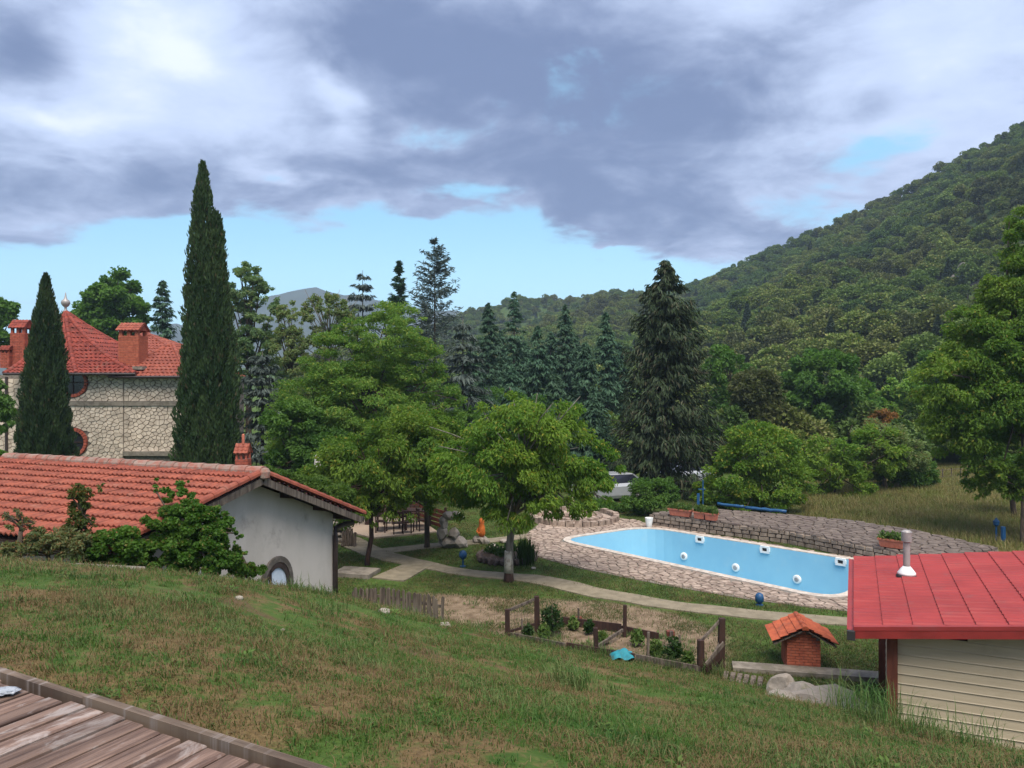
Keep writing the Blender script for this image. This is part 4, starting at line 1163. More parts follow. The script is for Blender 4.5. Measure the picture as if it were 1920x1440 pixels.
# ------------------------------------------------------------------ timber deck under the camera
DZ = 4.85
E0, E1 = P2(0, 1255, DZ), P2(600, 1440, DZ)
e0, e1 = Vector((*E0, DZ)), Vector((*E1, DZ)); de = (e1 - e0).normalized(); dn = Vector((-de.y, de.x, 0)); dn = dn if dn.y < 0 else -dn
root = thing('timber_deck', (e0.x, e0.y, DZ - .15), 'weathered plank deck with a low edge beam in the foreground', 'deck')
s = -2.6; L_ = (e1 - e0).length + 1.6
mplank = simple('deck_plank', (0.235, 0.175, 0.155), (0.115, 0.078, 0.068), 5, .82, .3, var=.26, bump=.008, dirt=(.36, .31, .29), dirt_scale=3.2, dirt_lo=.56, dirt_hi=.70)
def grain_mat(swap=False):
    m, T = new_mat('deck_plank_grain' if not swap else 'edge_beam_grain'); g = T.n('ShaderNodeNewGeometry'); oi = T.n('ShaderNodeObjectInfo')
    dt = lambda v: T.vec('DOT_PRODUCT', g.outputs['Position'], tuple(v))
    c = T.n('ShaderNodeCombineXYZ'); T.put(c.inputs[0], T.math('MULTIPLY', dt(de if swap else dn), 1.6)); T.put(c.inputs[1], T.math('MULTIPLY', dt(dn if swap else de), 26.0)); T.put(c.inputs[2], T.math('MULTIPLY', oi.outputs['Random'], 40.0))
    f, _ = T.noise(c.outputs[0], 1.0, 7, .65, .4)
    c2 = T.n('ShaderNodeCombineXYZ'); T.put(c2.inputs[0], T.math('MULTIPLY', dt(de if swap else dn), 2.6)); T.put(c2.inputs[1], T.math('MULTIPLY', dt(de), 7.0)); T.put(c2.inputs[2], T.math('MULTIPLY', oi.outputs['Random'], 90.0))
    f2, _ = T.noise(c2.outputs[0], 1.0, 6, .68, .6)
    col = T.mix(T.ramp(f, .32, .66), (.060, .034, .026), (.20, .130, .100)) if not swap else T.mix(T.ramp(f, .32, .66), (.085, .058, .042), (.20, .145, .105))
    col = T.mix(T.math('MULTIPLY', T.ramp(f2, .52, .66), .85), col, (.30, .255, .235))
    col = T.mix(T.math('MULTIPLY', T.ramp(f2, .40, .30), .6), col, (.12, .055, .045))
    col = T.vec('SCALE', col, scale=T.math('MULTIPLY_ADD', oi.outputs['Random'], .5, .72))
    return finish(m, T, col, .78, .3, f, .012)
mplank = grain_mat(); M_BEAM = grain_mat(True)
mb = MB(); q0, q1 = e0 + de * -2.7, e0 + de * (L_ + .1)
mb.prism([q0 + Vector((0, 0, -.20)) + dn * .03, q1 + Vector((0, 0, -.20)) + dn * .03, q1 + Vector((0, 0, -.20)) + dn * 4.2, q0 + Vector((0, 0, -.20)) + dn * 4.2], (0, 0, .15)); mb.build('joist_frame', M_WOOD_DARK, root)
while s < L_:
    w_ = random.uniform(.128, .142); a = e0 + de * s + dn * (.075 + random.uniform(-.012, .03)); b = a + dn * random.uniform(3.3, 3.4)
    z_ = random.uniform(-.004, .004)
    n_ = 6; vs = []
    for i in range(n_ + 1):
        p = a.lerp(b, i / n_); wob = random.uniform(-.003, .003); w2 = w_ / 2 - .004
        for off_, zz in ((-w2, -.04), (-w2 + wob, -.004), (-w2 + .008, 0), (w2 - .008, 0), (w2 + wob, -.004), (w2, -.04)):
            vs.append(p + de * (off_ + w_ / 2) + Vector((0, 0, zz + z_ - .004)))
    fs = [(i * 6 + j, i * 6 + j + 1, i * 6 + j + 7, i * 6 + j + 6) for i in range(n_) for j in range(5)] + [tuple(range(6)), tuple(n_ * 6 + 5 - j for j in range(6))]
    mb = MB(); mb.add(vs, fs); mb.build('deck_plank', mplank, root); s += w_ + random.uniform(.008, .014)
mb = MB(); n_ = 14
for i in range(n_):
    p, q = q0.lerp(q1, i / n_), q0.lerp(q1, (i + 1) / n_)
mb.beam(q0 + Vector((0, 0, -.035)) + dn * .025, q0.lerp(q1, .52) + Vector((0, 0, -.052)) + dn * .025, .046, .13); mb.build('edge_beam', M_BEAM, root)
mb = MB(); mb.beam(q0.lerp(q1, .521) + Vector((0, 0, -.04)) + dn * .025, q1 + Vector((0, 0, -.056)) + dn * .025, .046, .13); mb.build('edge_beam', M_BEAM, root)
c_ = on(8, 1297, DZ + .01); mb = MB()
bm = bmesh.new(); bmesh.ops.create_icosphere(bm, subdivisions=3, radius=.055)
for v_ in bm.verts: v_.co = v_.co * random.uniform(.75, 1.1); v_.co.z = abs(v_.co.z) * .35; v_.co.x *= 1.5
mb.add([v_.co + c_ for v_ in bm.verts], [[q.index for q in f.verts] for f in bm.faces]); bm.free()
o = mb.build('plastic_bag', simple('clear_plastic', (.30, .32, .35), (.18, .19, .22), 12, .2, .5, bump=.02), base=c_); tag(o, 'crumpled pale plastic bag lying at the far corner of the deck', 'plastic bag')

# ------------------------------------------------------------------ picket fence by the shed corner
fa, fb = at(664, 1120, 17.3), at(828, 1150, 16.9)
root = thing('picket_fence', (fa.x, fa.y, g1(fa.x, fa.y)), 'grey weathered picket fence leaning on the slope below the shed', 'picket fence')
n_ = 27; L_ = Vector((fb.x - fa.x, fb.y - fa.y, 0)); ld = L_.normalized(); ln = Vector((ld.y, -ld.x, 0))
topz = lambda t: np.interp(t, [0, .3, 1], [at(0, 1110, 17.2).z, at(0, 1106, 17.1).z, at(0, 1124, 16.9).z])
for i in range(n_):
    t = (i + random.uniform(-.2, .2)) / (n_ - 1); p = Vector((fa.x, fa.y, 0)) + L_ * t; z0 = g1(p.x, p.y) - .15; z1 = topz(t) + random.uniform(-.05, .04)
    w_ = random.uniform(.055, .08); z1 += .05; lean = ld * random.uniform(-.04, .04)
    mb = MB(); a = Vector((p.x, p.y, z0)); b = Vector((p.x, p.y, z1)) + lean
    q = [a - ld * w_ / 2, a + ld * w_ / 2, b + ld * w_ / 2 - Vector((0, 0, .04)), b, b - ld * w_ / 2 - Vector((0, 0, .04))]
    mb.prism(q, ln * .022); mb.build('picket', M_WOOD_GREY, root)
for hh in (.16, .48):
    mb = MB(); a = Vector((fa.x, fa.y, topz(0) - hh)) - ln * .02; m_ = Vector((fa.x, fa.y, 0)) + L_ * .3 - ln * .02; m_.z = topz(.3) - hh; b = Vector((fb.x, fb.y, topz(1) - hh)) - ln * .02
    mb.beam(a, m_, .03, .06); mb.beam(m_, b, .03, .06); mb.build('rail', M_WOOD_GREY, root)

# ------------------------------------------------------------------ fenced vegetable patch
def gp(px, py, D=None):
    """ground point seen at (px, py), on the real terrain"""
    lo, hi = 6.0, 60.0
    for s_ in np.linspace(8, 60, 520):
        q = at(px, py, s_)
        if q.z < g1(q.x, q.y): return Vector((q.x, q.y, g1(q.x, q.y)))
    return on(px, py)
def flat(px, py):
    q = on(px, py, 0.06); return Vector((q.x, q.y, g1(q.x, q.y)))
posts = {'a': (952, 1142, 1194, .13), 'b': (1008, 1118, 1184, .14), 'c': (1036, 1160, 1190, .05), 'd': (1171, 1135, 1190, .09), 'e': (1118, 1177, 1222, .11), 'f': (1085, 1140, 1168, .05), 'g': (1314, 1200, 1256, .14), 'h': (1351, 1159, 1248, .14), 'i': (1214, 1185, 1238, .06), 'j': (1257, 1183, 1212, .08), 'k': (1276, 1190, 1216, .05), 'l': (980, 1160, 1190, .05)}
p0 = flat(952, 1194)
root = thing('garden_fence', p0, 'broken brown timber fence of posts and rails round the vegetable patch', 'garden fence')
PT = {}
for k_, (px, yt, yb, w_) in posts.items():
    b = flat(px, yb); t = at(px, yt, b.y); PT[k_] = (b, t)
    lean = Vector((random.uniform(-.03, .03), random.uniform(-.03, .03), 0))
    mb = MB(); a = b - Vector((0, 0, .2)); wv = w_
    q = [a + Vector((-wv / 2, -wv / 2, 0)), a + Vector((wv / 2, -wv / 2, 0)), a + Vector((wv / 2, wv / 2, 0)), a + Vector((-wv / 2, wv / 2, 0))]
    mb.prism(q, (t - a) + lean, shrink=.92); mb.build('post', M_WOOD_DARK if k_ in 'abghde' else M_WOOD_GREY, root)
def rail(a, b, w_, h, m_=None, nm='rail'):
    mb = MB(); mb.beam(a, b, w_, h); mb.build(nm, m_ or M_WOOD_GREY, root)
dz3 = Vector((0, 0, .04))
rail(PT['a'][1] - dz3, PT['b'][1] - dz3, .04, .06); rail(PT['a'][0] + Vector((0, 0, .12)), PT['b'][0] + Vector((0, 0, .25)), .04, .06, M_WOOD_DARK)
rail(PT['h'][1] - dz3, PT['g'][1] + Vector((0, 0, -.03)), .04, .06)
rail(PT['e'][0] + Vector((0, 0, .10)), at(1168, 1181, PT['d'][0].y) , .05, .07)
rail(PT['h'][1] - Vector((0, 0, .55)), PT['b'][0] + Vector((0, 0, .35)) if False else PT['g'][0] + Vector((.15, -.1, .15)), .05, .09)
for i, (ya, yb) in enumerate(((1206, 1246), (1216, 1252), (1226, 1258))):
    a = at(1357, ya, PT['h'][0].y - .15); b = at(1324, yb, PT['g'][0].y - .25); rail(a, b, .03, .10, M_WOOD_DARK if i else M_WOOD_GREY, 'gate_board')
for (xa, ya, xb, yb, hh, m_) in ((955, 1194, 1060, 1218, .14, M_WOOD_GREY), (1062, 1218, 1190, 1236, .16, M_WOOD_DARK), (1192, 1237, 1312, 1258, .16, M_WOOD_GREY), (1055, 1168, 1165, 1182, .24, M_WOOD_RED), (1166, 1182, 1235, 1196, .2, M_WOOD_RED), (1008, 1184, 1056, 1170, .18, M_WOOD_DARK)):
    a, b = flat(xa, ya), flat(xb, yb); rail(a + Vector((0, 0, hh / 2 - .02)), b + Vector((0, 0, hh / 2 - .02)), .04, hh, M_WOOD_DARK if m_ is M_WOOD_RED else m_, 'edging_board')
mb = MB()   # wire netting between the first two posts
a0, a1_, b0, b1 = PT['a'][0], PT['a'][1], PT['b'][0], PT['b'][1]
for i in range(1, 9):
    t = i / 9; mb.tube([a0.lerp(b0, t), a1_.lerp(b1, t)], .003, 4); mb.tube([a0.lerp(a1_, t), b0.lerp(b1, t)], .003, 4)
tag(mb.build('wire_netting', M_WOOD_GREY, root), kind='stuff')
mb = MB(); c_ = flat(1085, 1162); c_ = at(1085, 1160, c_.y); mb.box(c_, (.16, .12, .10)); o = mb.build('wooden_block', M_WOOD_RED, base=c_); o['label'] = 'reddish wooden block fixed to a thin garden stake'; o['category'] = 'block'
c_ = flat(1257, 1208); c_ = at(1257, 1187, c_.y); mb = MB(); mb.box(c_, (.18, .14, .11)); o = mb.build('wooden_block', M_WOOD_RED, base=c_); o['label'] = 'rusty brown box on a post at the right end of the vegetable patch'; o['category'] = 'block'
# teal cloth dumped at the patch
c_ = flat(1166, 1238) ; bm = bmesh.new(); bmesh.ops.create_grid(bm, x_segments=14, y_segments=10, size=1)
for v_ in bm.verts:
    x, y = v_.co.x, v_.co.y
    v_.co = Vector((x * .26, y * .2, .16 * (1 - max(abs(x), abs(y)) ** 2) + .03 * math.sin(5 * x + 3 * y) + .03 * math.cos(7 * y)))
mb = MB(); mb.add([v_.co + c_ + Vector((0, 0, .06)) for v_ in bm.verts], [[q.index for q in f.verts] for f in bm.faces]); bm.free()
o = mb.build('cloth_sack', M_TEAL, base=c_, smooth=True); tag(o, 'crumpled teal sack lying at the front edge of the vegetable patch', 'sack')
# boards laid as a step, slab and rocks on the right
root = thing('plank_step', gp(1385, 1276), 'old grey boards laid as a step at the corner of the vegetable patch', 'step')
b0 = BASE[root]
for i in range(6):
    p = b0 + Vector((-.28 + i * .13, .05 - i * .06, .06)); mb = MB(); mb.box(p - Vector((0, 0, .05)), (.10, .5, .05), Matrix.Rotation(R(-24), 3, 'Z') @ Matrix.Rotation(R(12), 3, 'X')); mb.build('board', M_WOOD_GREY, root)
sa, sb = gp(1395, 1262), gp(1662, 1290)
mb = MB(); a, b = Vector((sa.x - .2, sa.y + .2, -.05)), Vector((sb.x + .2, sb.y + .3, -.03)); mb.beam(a, b, .42, .30); bmv = mb.build('garden_kerb', M_SLAB, base=(a + b) / 2); tag(bmv, 'long grey concrete kerb between the lawn and the grassy bank', 'kerb')
for i, (px, py, D, sx, sy, sz, lab) in enumerate(((1466, 1288, 15.0, .30, .26, .36, 'upright pale boulder leaning left of the brick hutch'), (1540, 1312, 14.3, .80, .5, .34, 'largest flat pale boulder in front of the brick hutch'), (1497, 1290, 14.8, .45, .4, .30, 'rounded boulder just under the brick hutch'), (1610, 1312, 13.6, .42, .4, .25, 'mossy boulder between the hutch and the cabin post'), (1470, 1318, 13.8, .4, .35, .2, 'low boulder sunk in grass below the upright boulder'))):
    p = at(px, py, D); zg = g1(p.x, p.y); p.z = min(p.z, zg + .25); p.z = max(p.z, zg - .05)
    o = rock_mb(p, (sx, sy, sz), 90 + i, 3).build('boulder', M_ROCK, base=p, smooth=False); tag(o, lab, 'boulder')
for i, (px, py, s, lab) in enumerate(((720, 1150, .10, 'pale stone in the grass below the picket fence'), (835, 1176, .14, 'pale stone at the lower right end of the picket fence'), (530, 1252, .035, 'tiny white pebble on the grass slope'), (447, 1125, .06, 'flat pale stone in the turf below the arched door'), (180, 1012, .16, 'broken pale stone among weeds at the shed eaves'))):
    p = gp(px, py); o = rock_mb(p + Vector((0, 0, s * .2)), (s, s * .8, s * .6), 120 + i, 2).build('stone', M_ROCK, base=p); tag(o, lab, 'stone')
# concrete edge along the crest on the left
a, m_, b = at(-60, 1062, 10.6), at(90, 1064, 10.7), at(270, 1076, 11.2)
mb = MB()
for q0_, q1_ in ((a, m_), (m_, b)):
    q0_ = Vector((q0_.x, q0_.y, g1(q0_.x, q0_.y) + .0)); q1_ = Vector((q1_.x, q1_.y, g1(q1_.x, q1_.y) + .0)); mb.beam(q0_ + Vector((0, 0, .02)), q1_ + Vector((0, 0, .0)), .30, .12)
o = mb.build('bank_kerb', M_SLAB, base=m_); tag(o, 'worn concrete kerb along the top of the bank beside the shed roof', 'kerb')
# slab by the shed and stone pillar with logs
p = flat(668, 1074); mb = MB(); mb.box(p + Vector((0, 0, .06)), (1.3, .95, .16), Matrix.Rotation(R(-14), 3, 'Z')); o = mb.build('concrete_slab', M_SLAB, base=p); tag(o, 'square concrete slab lying on the lawn beside the shed', 'slab')
p = flat(641, 1014); root = thing('stone_pillar', (p.x, p.y, 0), 'squat pillar of mixed field stones behind the shed corner', 'pillar')
z = 0
while z < 1.35:
    for q in range(4):
        dx_, dy_ = ((-1, -1), (1, -1), (1, 1), (-1, 1))[q]
        rock_mb((p.x + dx_ * .15, p.y + dy_ * .15, z + .13), (.20, .20, .14), int(z * 100) + q, 2).build('stone', M_ROCK, root)
    z += .22
root = thing('log_pile', flat(655, 1022) + Vector((0, 0, 0)), 'small pile of split logs leaning on the stone pillar', 'logs'); b0 = BASE[root]
for i in range(7):
    a = b0 + Vector((-.25 + .08 * i, -.1 + .03 * (i % 3), .02)); mb = MB(); mb.tube([a, a + Vector((random.uniform(-.15, .05), .28, .55 + random.uniform(-.1, .1)))], .055, 7); mb.build('log', M_BARK, root)

# ------------------------------------------------------------------ terrace furniture, planters, lamps
def foliage_tuft(parent, c, sx, sy, sz, n, size, mat_, seed, name='foliage', up=.5):
    r_ = np.random.default_rng(seed)
    d_ = r_.normal(size=(n, 3)); d_ /= np.linalg.norm(d_, axis=1)[:, None]; d_[:, 2] = np.abs(d_[:, 2])
    C_ = np.array(c) - np.array(BASE[parent]) + d_ * np.array([sx, sy, sz]) * (r_.random((n, 1)) ** .5)
    V, Fc = leaf_cards(r_, C_, d_, size, .55, -up, .15)
    return link(name, mesh_np(name, V, Fc, mat_), parent)
def leaf_cards(r_, C_, out, L, aspect, droop, fold, rand=.8, nup=.6, sizevar=.5, tri=False):
    """a folded leaf at every centre: droop pulls tips down (negative: up)"""
    n = len(C_)
    rv = lambda s: r_.normal(size=(n, 3)) * s
    ax_ = out * .7 + rv(rand * .6); ax_[:, 2] -= droop
    ax_ /= np.linalg.norm(ax_, axis=1)[:, None] + 1e-9
    nm = out * .5 + rv(rand); nm[:, 2] += nup
    sd = np.cross(ax_, nm); sd /= np.linalg.norm(sd, axis=1)[:, None] + 1e-9
    n2 = np.cross(sd, ax_)
    Ls = (L * (1 - sizevar / 2 + sizevar * r_.random(n)))[:, None]
    b = C_ - ax_ * Ls * .5; t = C_ + ax_ * Ls * .5
    mid = C_ - ax_ * Ls * .06
    l = mid + sd * Ls * aspect * .5 + n2 * Ls * fold; q = mid - sd * Ls * aspect * .5 + n2 * Ls * fold
    V = np.stack([b, q, t, l], 1).reshape(-1, 3); I_ = np.arange(n)[:, None] * 4
    return V, [np.concatenate([I_ + np.array([0, 1, 2]), I_ + np.array([0, 2, 3])])]
M_PLANT = leaf_mat('planter_leaves', (.07, .13, .035), (.12, .19, .05), (.16, .2, .07), big=2.0)
M_PLANT_DK = leaf_mat('dark_plant', (.02, .05, .015), (.045, .09, .025), big=2.0)
def planter(px, py, wpx, lab, D=None, rot=-30, seed=1, leaf=M_PLANT):
    q = on(px, py, TZ + .02); D = q.y; w_ = wpx / F * D; z0 = TZ + .02
    root = thing('planter', (q.x, q.y, z0), lab, 'planter', 'terracotta planters on the terrace edge')
    Mr = Matrix.Rotation(R(rot), 3, 'Z'); h = .30; mb = MB()
    def ring(wx_, wy_, z): return [Vector((q.x, q.y, z0 + z)) + Mr @ Vector((sx * wx_ / 2, sy * wy_ / 2, 0)) for sx, sy in ((-1, -1), (1, -1), (1, 1), (-1, 1))]
    a, b = ring(w_ * .86, .24, 0), ring(w_ * .97, .31, h - .06)
    mb.add(a + b, [(0, 1, 2, 3)] + [(i, (i + 1) % 4, 4 + (i + 1) % 4, 4 + i) for i in range(4)]); mb.build('trough', M_TERRACOTTA, root)
    mb = MB(); r0, r1, r2 = ring(w_ * 1.03, .36, h - .062), ring(w_ * 1.04, .37, h), ring(w_ * .95, .28, h); r3 = ring(w_ * .95, .28, h - .05)
    mb.add(r0 + r1 + r2 + r3, [(i, (i + 1) % 4, 4 + (i + 1) % 4, 4 + i) for i in range(4)] + [(4 + i, 4 + (i + 1) % 4, 8 + (i + 1) % 4, 8 + i) for i in range(4)] + [(8 + i, 8 + (i + 1) % 4, 12 + (i + 1) % 4, 12 + i) for i in range(4)] + [(12, 13, 14, 15)] + [(i, (i + 1) % 4, (i + 1) % 4, i) for i in range(0)]); mb.build('rim', M_TERRACOTTA, root)
    for k_ in range(3):
        p = Vector((q.x, q.y, z0 + h - .02)) + Mr @ Vector(((k_ - 1) * w_ * .32, 0, 0)); foliage_tuft(root, p, w_ * .26, .24, .30, 130, .13, leaf, seed + k_)
planter(1276, 967, 44, 'terracotta trough of leafy plants, left of the pair at the terrace corner', rot=-38, seed=3)
planter(1313, 972, 22, 'short terracotta trough touching the right hand pot of the terrace pair', rot=-40, seed=9)
planter(1334, 975, 22, 'short terracotta trough nearest the open paving of the terrace', rot=-40, seed=15)
planter(1672, 1026, 44, 'orange terracotta trough with tall stems beside the cabin flue', rot=-42, seed=21)
p = flat(1217, 987); mb = MB(); mb.lathe(Vector((p.x, p.y, .04)), [(.12, 0), (.17, .33), (.18, .40), (.14, .40), (.12, .34)], 14); o = mb.build('white_pot', M_WHITE, base=p, smooth=False); tag(o, 'plain white plant pot at the left end of the terrace wall', 'pot')
# rolled blue cover along the back of the terrace
for (xa, ya, xb, yb, r_, lab) in ((1397, 956, 1474, 964, .085, 'longer blue rolled cover lying on the back edge of the terrace'), (1346, 949, 1394, 954, .08, 'shorter blue rolled cover left of the long one on the terrace')):
    a, b = on(xa, ya, TZ), on(xb, yb, TZ); b = Vector((b.x, b.y, 0)); a = Vector((a.x, a.y, 0)); up_ = Vector((0, 0, TZ + r_ + .02)); n_ = 8
    mb = MB(); mb.tube([a.lerp(b, i / n_) + up_ + Vector((0, random.uniform(-.02, .02), random.uniform(-.015, .015))) for i in range(n_ + 1)], [r_ * random.uniform(.85, 1.1) for _ in range(n_ + 1)], 9)
    o = mb.build('rolled_cover', M_BLUE, base=a + up_ * .9, smooth=True); tag(o, lab, 'rolled cover')
p = on(1318, 948, TZ); root = thing('outdoor_shower', (p.x, p.y, TZ), 'slim blue pole with a cross arm and panel behind the planters', 'shower')
mb = MB(); zt = at(0, 900, p.y).z; mb.tube([p, Vector((p.x, p.y, zt))], .03, 7); mb.build('pole', M_BLUE, root)
mb = MB(); z_ = at(0, 917, p.y).z; mb.beam((p.x - .22, p.y, z_), (p.x + .12, p.y, z_), .04, .04); mb.build('arm', M_BLUE, root)
mb = MB(); z_ = at(0, 925, p.y).z; mb.box((p.x - .22, p.y, (z_ + TZ) / 2), (.12, .05, z_ - TZ)); mb.build('panel', M_BLUE, root)
# lamps
def mushroom_lamp(px, py, hh, rad, lab, head='bulb'):
    p = gp(px, py); root = thing('garden_lamp', p, lab, 'garden lamp'); b = BASE[root]
    mb = MB(); mb.lathe(b, [(.11, 0), (.11, .03), (.03, .05), (.03, hh), (.02, hh + .01)], 10); mb.build('stem', M_BLUE, root)
    mb = MB(); mb.lathe(b + Vector((0, 0, hh)), [(.04, -.01), (rad, .08), (rad * 1.05, .18), (rad * .8, .27), (.03, .31)], 14); mb.build('shade', M_BLUE, root, smooth=True)
mushroom_lamp(868, 1064, .26, .13, 'dark blue ball lamp on the lawn left of the flower bed')
mushroom_lamp(1424, 1136, .05, .12, 'small bright blue lamp beside the pool paving near the path')
p = gp(1868, 1020); root = thing('lamp_post', p, 'thin blue post with a lantern head in the meadow at the right edge', 'lamp post'); hh = 48 / F * p.y
mb = MB(); mb.tube([p, p + Vector((0, 0, hh * .7))], .035, 7); mb.build('post', M_BLUE, root)
mb = MB(); mb.lathe(p + Vector((0, 0, hh * .68)), [(.04, 0), (.10, .06), (.12, .2), (.05, .28), (.02, .34)], 10); mb.build('lantern', M_BLUE, root)
p = gp(1881, 1024); mb = MB(); mb.tube([p - Vector((0, 0, .1)), p + Vector((0, 0, 36 / F * p.y))], .09, 10); o = mb.build('blue_post', M_BLUE, base=p); tag(o, 'thick plain blue post beside the lantern post', 'post')

# patio tables and chairs under the trees
def mk_chair():
    root = thing('patio_chair', (0, 0, 0), '', 'chair', 'dark chairs on the shaded patio')
    mb = MB(); mb.box((0, 0, .45), (.44, .44, .04)); mb.build('seat', M_WOOD_DARK, root)
    mb = MB(); mb.box((0, .21, .88), (.42, .03, .10)); mb.box((0, .21, .70), (.42, .03, .08)); mb.box((-.19, .21, .70), (.04, .04, .5)); mb.box((.19, .21, .70), (.04, .04, .5)); mb.build('backrest', M_WOOD_DARK, root)
    for sx in (-1, 1):
        for sy in (-1, 1):
            mb = MB(); mb.box((sx * .19, sy * .19, .215), (.045, .045, .43)); mb.build('leg', M_WOOD_DARK, root)
    return root
def mk_table():
    root = thing('patio_table', (0, 0, 0), '', 'table', 'dark tables on the shaded patio')
    mb = MB(); mb.box((0, 0, .74), (1.4, .8, .05)); mb.build('tabletop', M_WOOD_DARK, root)
    for sx in (-1, 1):
        for sy in (-1, 1):
            mb = MB(); mb.box((sx * .6, sy * .32, .357), (.07, .07, .71)); mb.build('leg', M_WOOD_DARK, root)
    return root
def dup(root, loc, rz, lab):
    r_ = root.copy(); COL.objects.link(r_); r_.location = loc; r_.rotation_euler = (0, 0, rz); r_['label'] = lab; BASE[r_] = Vector(loc)
    for ch in list(root.children):
        c = ch.copy(); COL.objects.link(c); c.parent = r_
    return r_
t0 = mk_table(); c0 = mk_chair(); pz = .075
tabs = [((735, 992), .15, 'dark wooden table in the shade at the left of the patio'), ((778, 988), -.1, 'dark wooden table further right on the patio')]
for i, ((px, py), rz, lab) in enumerate(tabs):
    q = on(px, py, pz); loc = (q.x, q.y, pz)
    if i == 0: t0.location = loc; t0.rotation_euler = (0, 0, rz); t0['label'] = lab
    else: dup(t0, loc, rz, lab)
chs = [((747, 1000), 3.3, 'chair at the sunny front of the patio, back to the lawn'), ((765, 998), 3.0, 'chair second from the front, near the patio middle'), ((715, 997), 3.1, 'chair nearest the dark tree post on the patio'), ((728, 982), .1, 'chair behind the left patio table'), ((792, 994), 2.0, 'chair at the right end of the right patio table'), ((775, 980), -.1, 'chair behind the right patio table')]
for i, ((px, py), rz, lab) in enumerate(chs):
    q = on(px, py, pz); loc = (q.x, q.y, pz)
    if i == 0: c0.location = loc; c0.rotation_euler = (0, 0, rz); c0['label'] = lab
    else: dup(c0, loc, rz, lab)
# low wooden fence panel behind the patio
a, b = on(770, 975, 0), on(835, 996, 0); root = thing('low_fence', (a.x, a.y, 0), 'low dark brown board fence closing the right side of the patio', 'fence')
for k_ in range(4):
    mb = MB(); mb.beam((a.x, a.y, .18 + .2 * k_), (b.x, b.y, .18 + .2 * k_), .03, .15); mb.build('board', M_WOOD_RED, root)
for t in (0, .5, 1):
    p = a.lerp(b, t); mb = MB(); mb.box((p.x, p.y + .06, .5), (.1, .08, 1.0)); mb.build('post', M_WOOD_DARK, root)
# closed parasol
p = at(595, 890, 30.0); root = thing('closed_parasol', (p.x, p.y, 0), 'closed white parasol standing between the hedge and the grove', 'parasol'); zt = at(0, 846, 30.0).z
mb = MB(); mb.tube([(p.x, p.y, 0), (p.x, p.y, zt - .1)], .025, 7); mb.build('pole', M_WOOD_GREY, root)
mb = MB(); mb.lathe((p.x, p.y, zt - 1.0), [(.16, 0), (.14, .35), (.10, .75), (.02, 1.0)], 9); mb.build('canopy', M_RENDER, root)
# pavilion roof glimpsed through the trees
p = at(610, 850, 35); root = thing('pavilion', (p.x, p.y, 0), 'dark open pavilion whose red roof corner shows through the trees', 'pavilion')
zt = p.z + .15; mb = MB()
A, B, C_, D_ = Vector((p.x - 1.3, 33.8, zt - .9)), Vector((p.x + 2.2, 33.8, zt - .25)), Vector((p.x + 2.2, 38, zt + .4)), Vector((p.x - 1.3, 38, zt + .4))
A.z = zt - .4
Ls, Rs = lerp_rows(A, D_, B, C_, 10); wavy_rows(mb, Ls, Rs, .24, .05, .03); mb.build('roof', M_TILE_OLD, root, fix=False)
mb = MB(); mb.prism([q + Vector((0, 0, -.05)) for q in (A, B, C_, D_)], (0, 0, -.08)); mb.build('roof_boards', M_WOOD_DARK, root)
for q in (A, B, C_, D_):
    mb = MB(); mb.box((q.x * .97 + p.x * .03, q.y * .97 + 35.5 * .03, (q.z - .12) / 2), (.18, .18, q.z - .12)); mb.build('post', M_WOOD_DARK, root)
mb = MB(); mb.box((p.x + .45, 38.1, 1.3), (3.5, .12, 2.6)); mb.build('back_wall', M_WOOD_DARK, root)
# stone arch sculpture, orange figure on stones, flower bed
p = flat(845, 1024); root = thing('rock_sculpture', (p.x, p.y, 0), 'rough upright rock sculpture with a hooked top beside the path', 'sculpture'); b = BASE[root]
for i, (dx_, dz_, sx, sz) in enumerate(((-.1, .18, .5, .26), (.25, .2, .4, .28), (-.3, .55, .24, .32), (.15, .52, .26, .28), (-.28, .95, .20, .30), (-.08, 1.22, .26, .18), (.22, 1.30, .28, .12), (.42, 1.2, .10, .12))):
    rock_mb(b + Vector((dx_, random.uniform(-.08, .08), dz_)), (sx, .3, sz), 200 + i, 2).build('rock', M_ROCK, root)
p = flat(903, 1016); root = thing('orange_figure', (p.x, p.y, 0), 'small bright orange garden figure standing on pale stones', 'garden figure'); b = BASE[root]
mb = MB(); mb.lathe(b + Vector((0, 0, .28)), [(.10, 0), (.15, .12), (.13, .36), (.09, .48), (.11, .55), (.10, .66), (.03, .74)], 12); mb.build('body', M_ORANGE, root, smooth=True)
mb = MB(); mb.tube([b + Vector((-.12, 0, .62)), b + Vector((-.19, -.05, .48)), b + Vector((-.08, -.13, .42))], .035, 6); mb.build('arm', M_ORANGE, root)
for i, (dx_, dy_, s) in enumerate(((-.2, .05, .18), (.15, -.05, .2), (0, .15, .22), (.0, 0.02, .24))):
    rock_mb(b + Vector((dx_, dy_, .1)), (s, s, .2), 220 + i, 2).build('stone', M_ROCK, root)
for i, (px, py, s, lab) in enumerate(((925, 1024, .2, 'pale rock on the path edge right of the orange figure'), (870, 1022, .22, 'pale rock between sculpture and orange figure'), (945, 1015, .2, 'grey rock at the left end of the pool paving'), (1000, 1064, .1, 'white pebble by the flower bed'))):
    p = flat(px, py); o = rock_mb(p + Vector((0, 0, s * .25)), (s, s, s * .6), 240 + i, 2).build('stone', M_ROCK, base=p); tag(o, lab, 'stone')
p = flat(950, 1046); root = thing('flower_bed', (p.x, p.y, 0), 'round raised flower bed edged with dark stones behind the walnut tree', 'flower bed'); b = BASE[root]
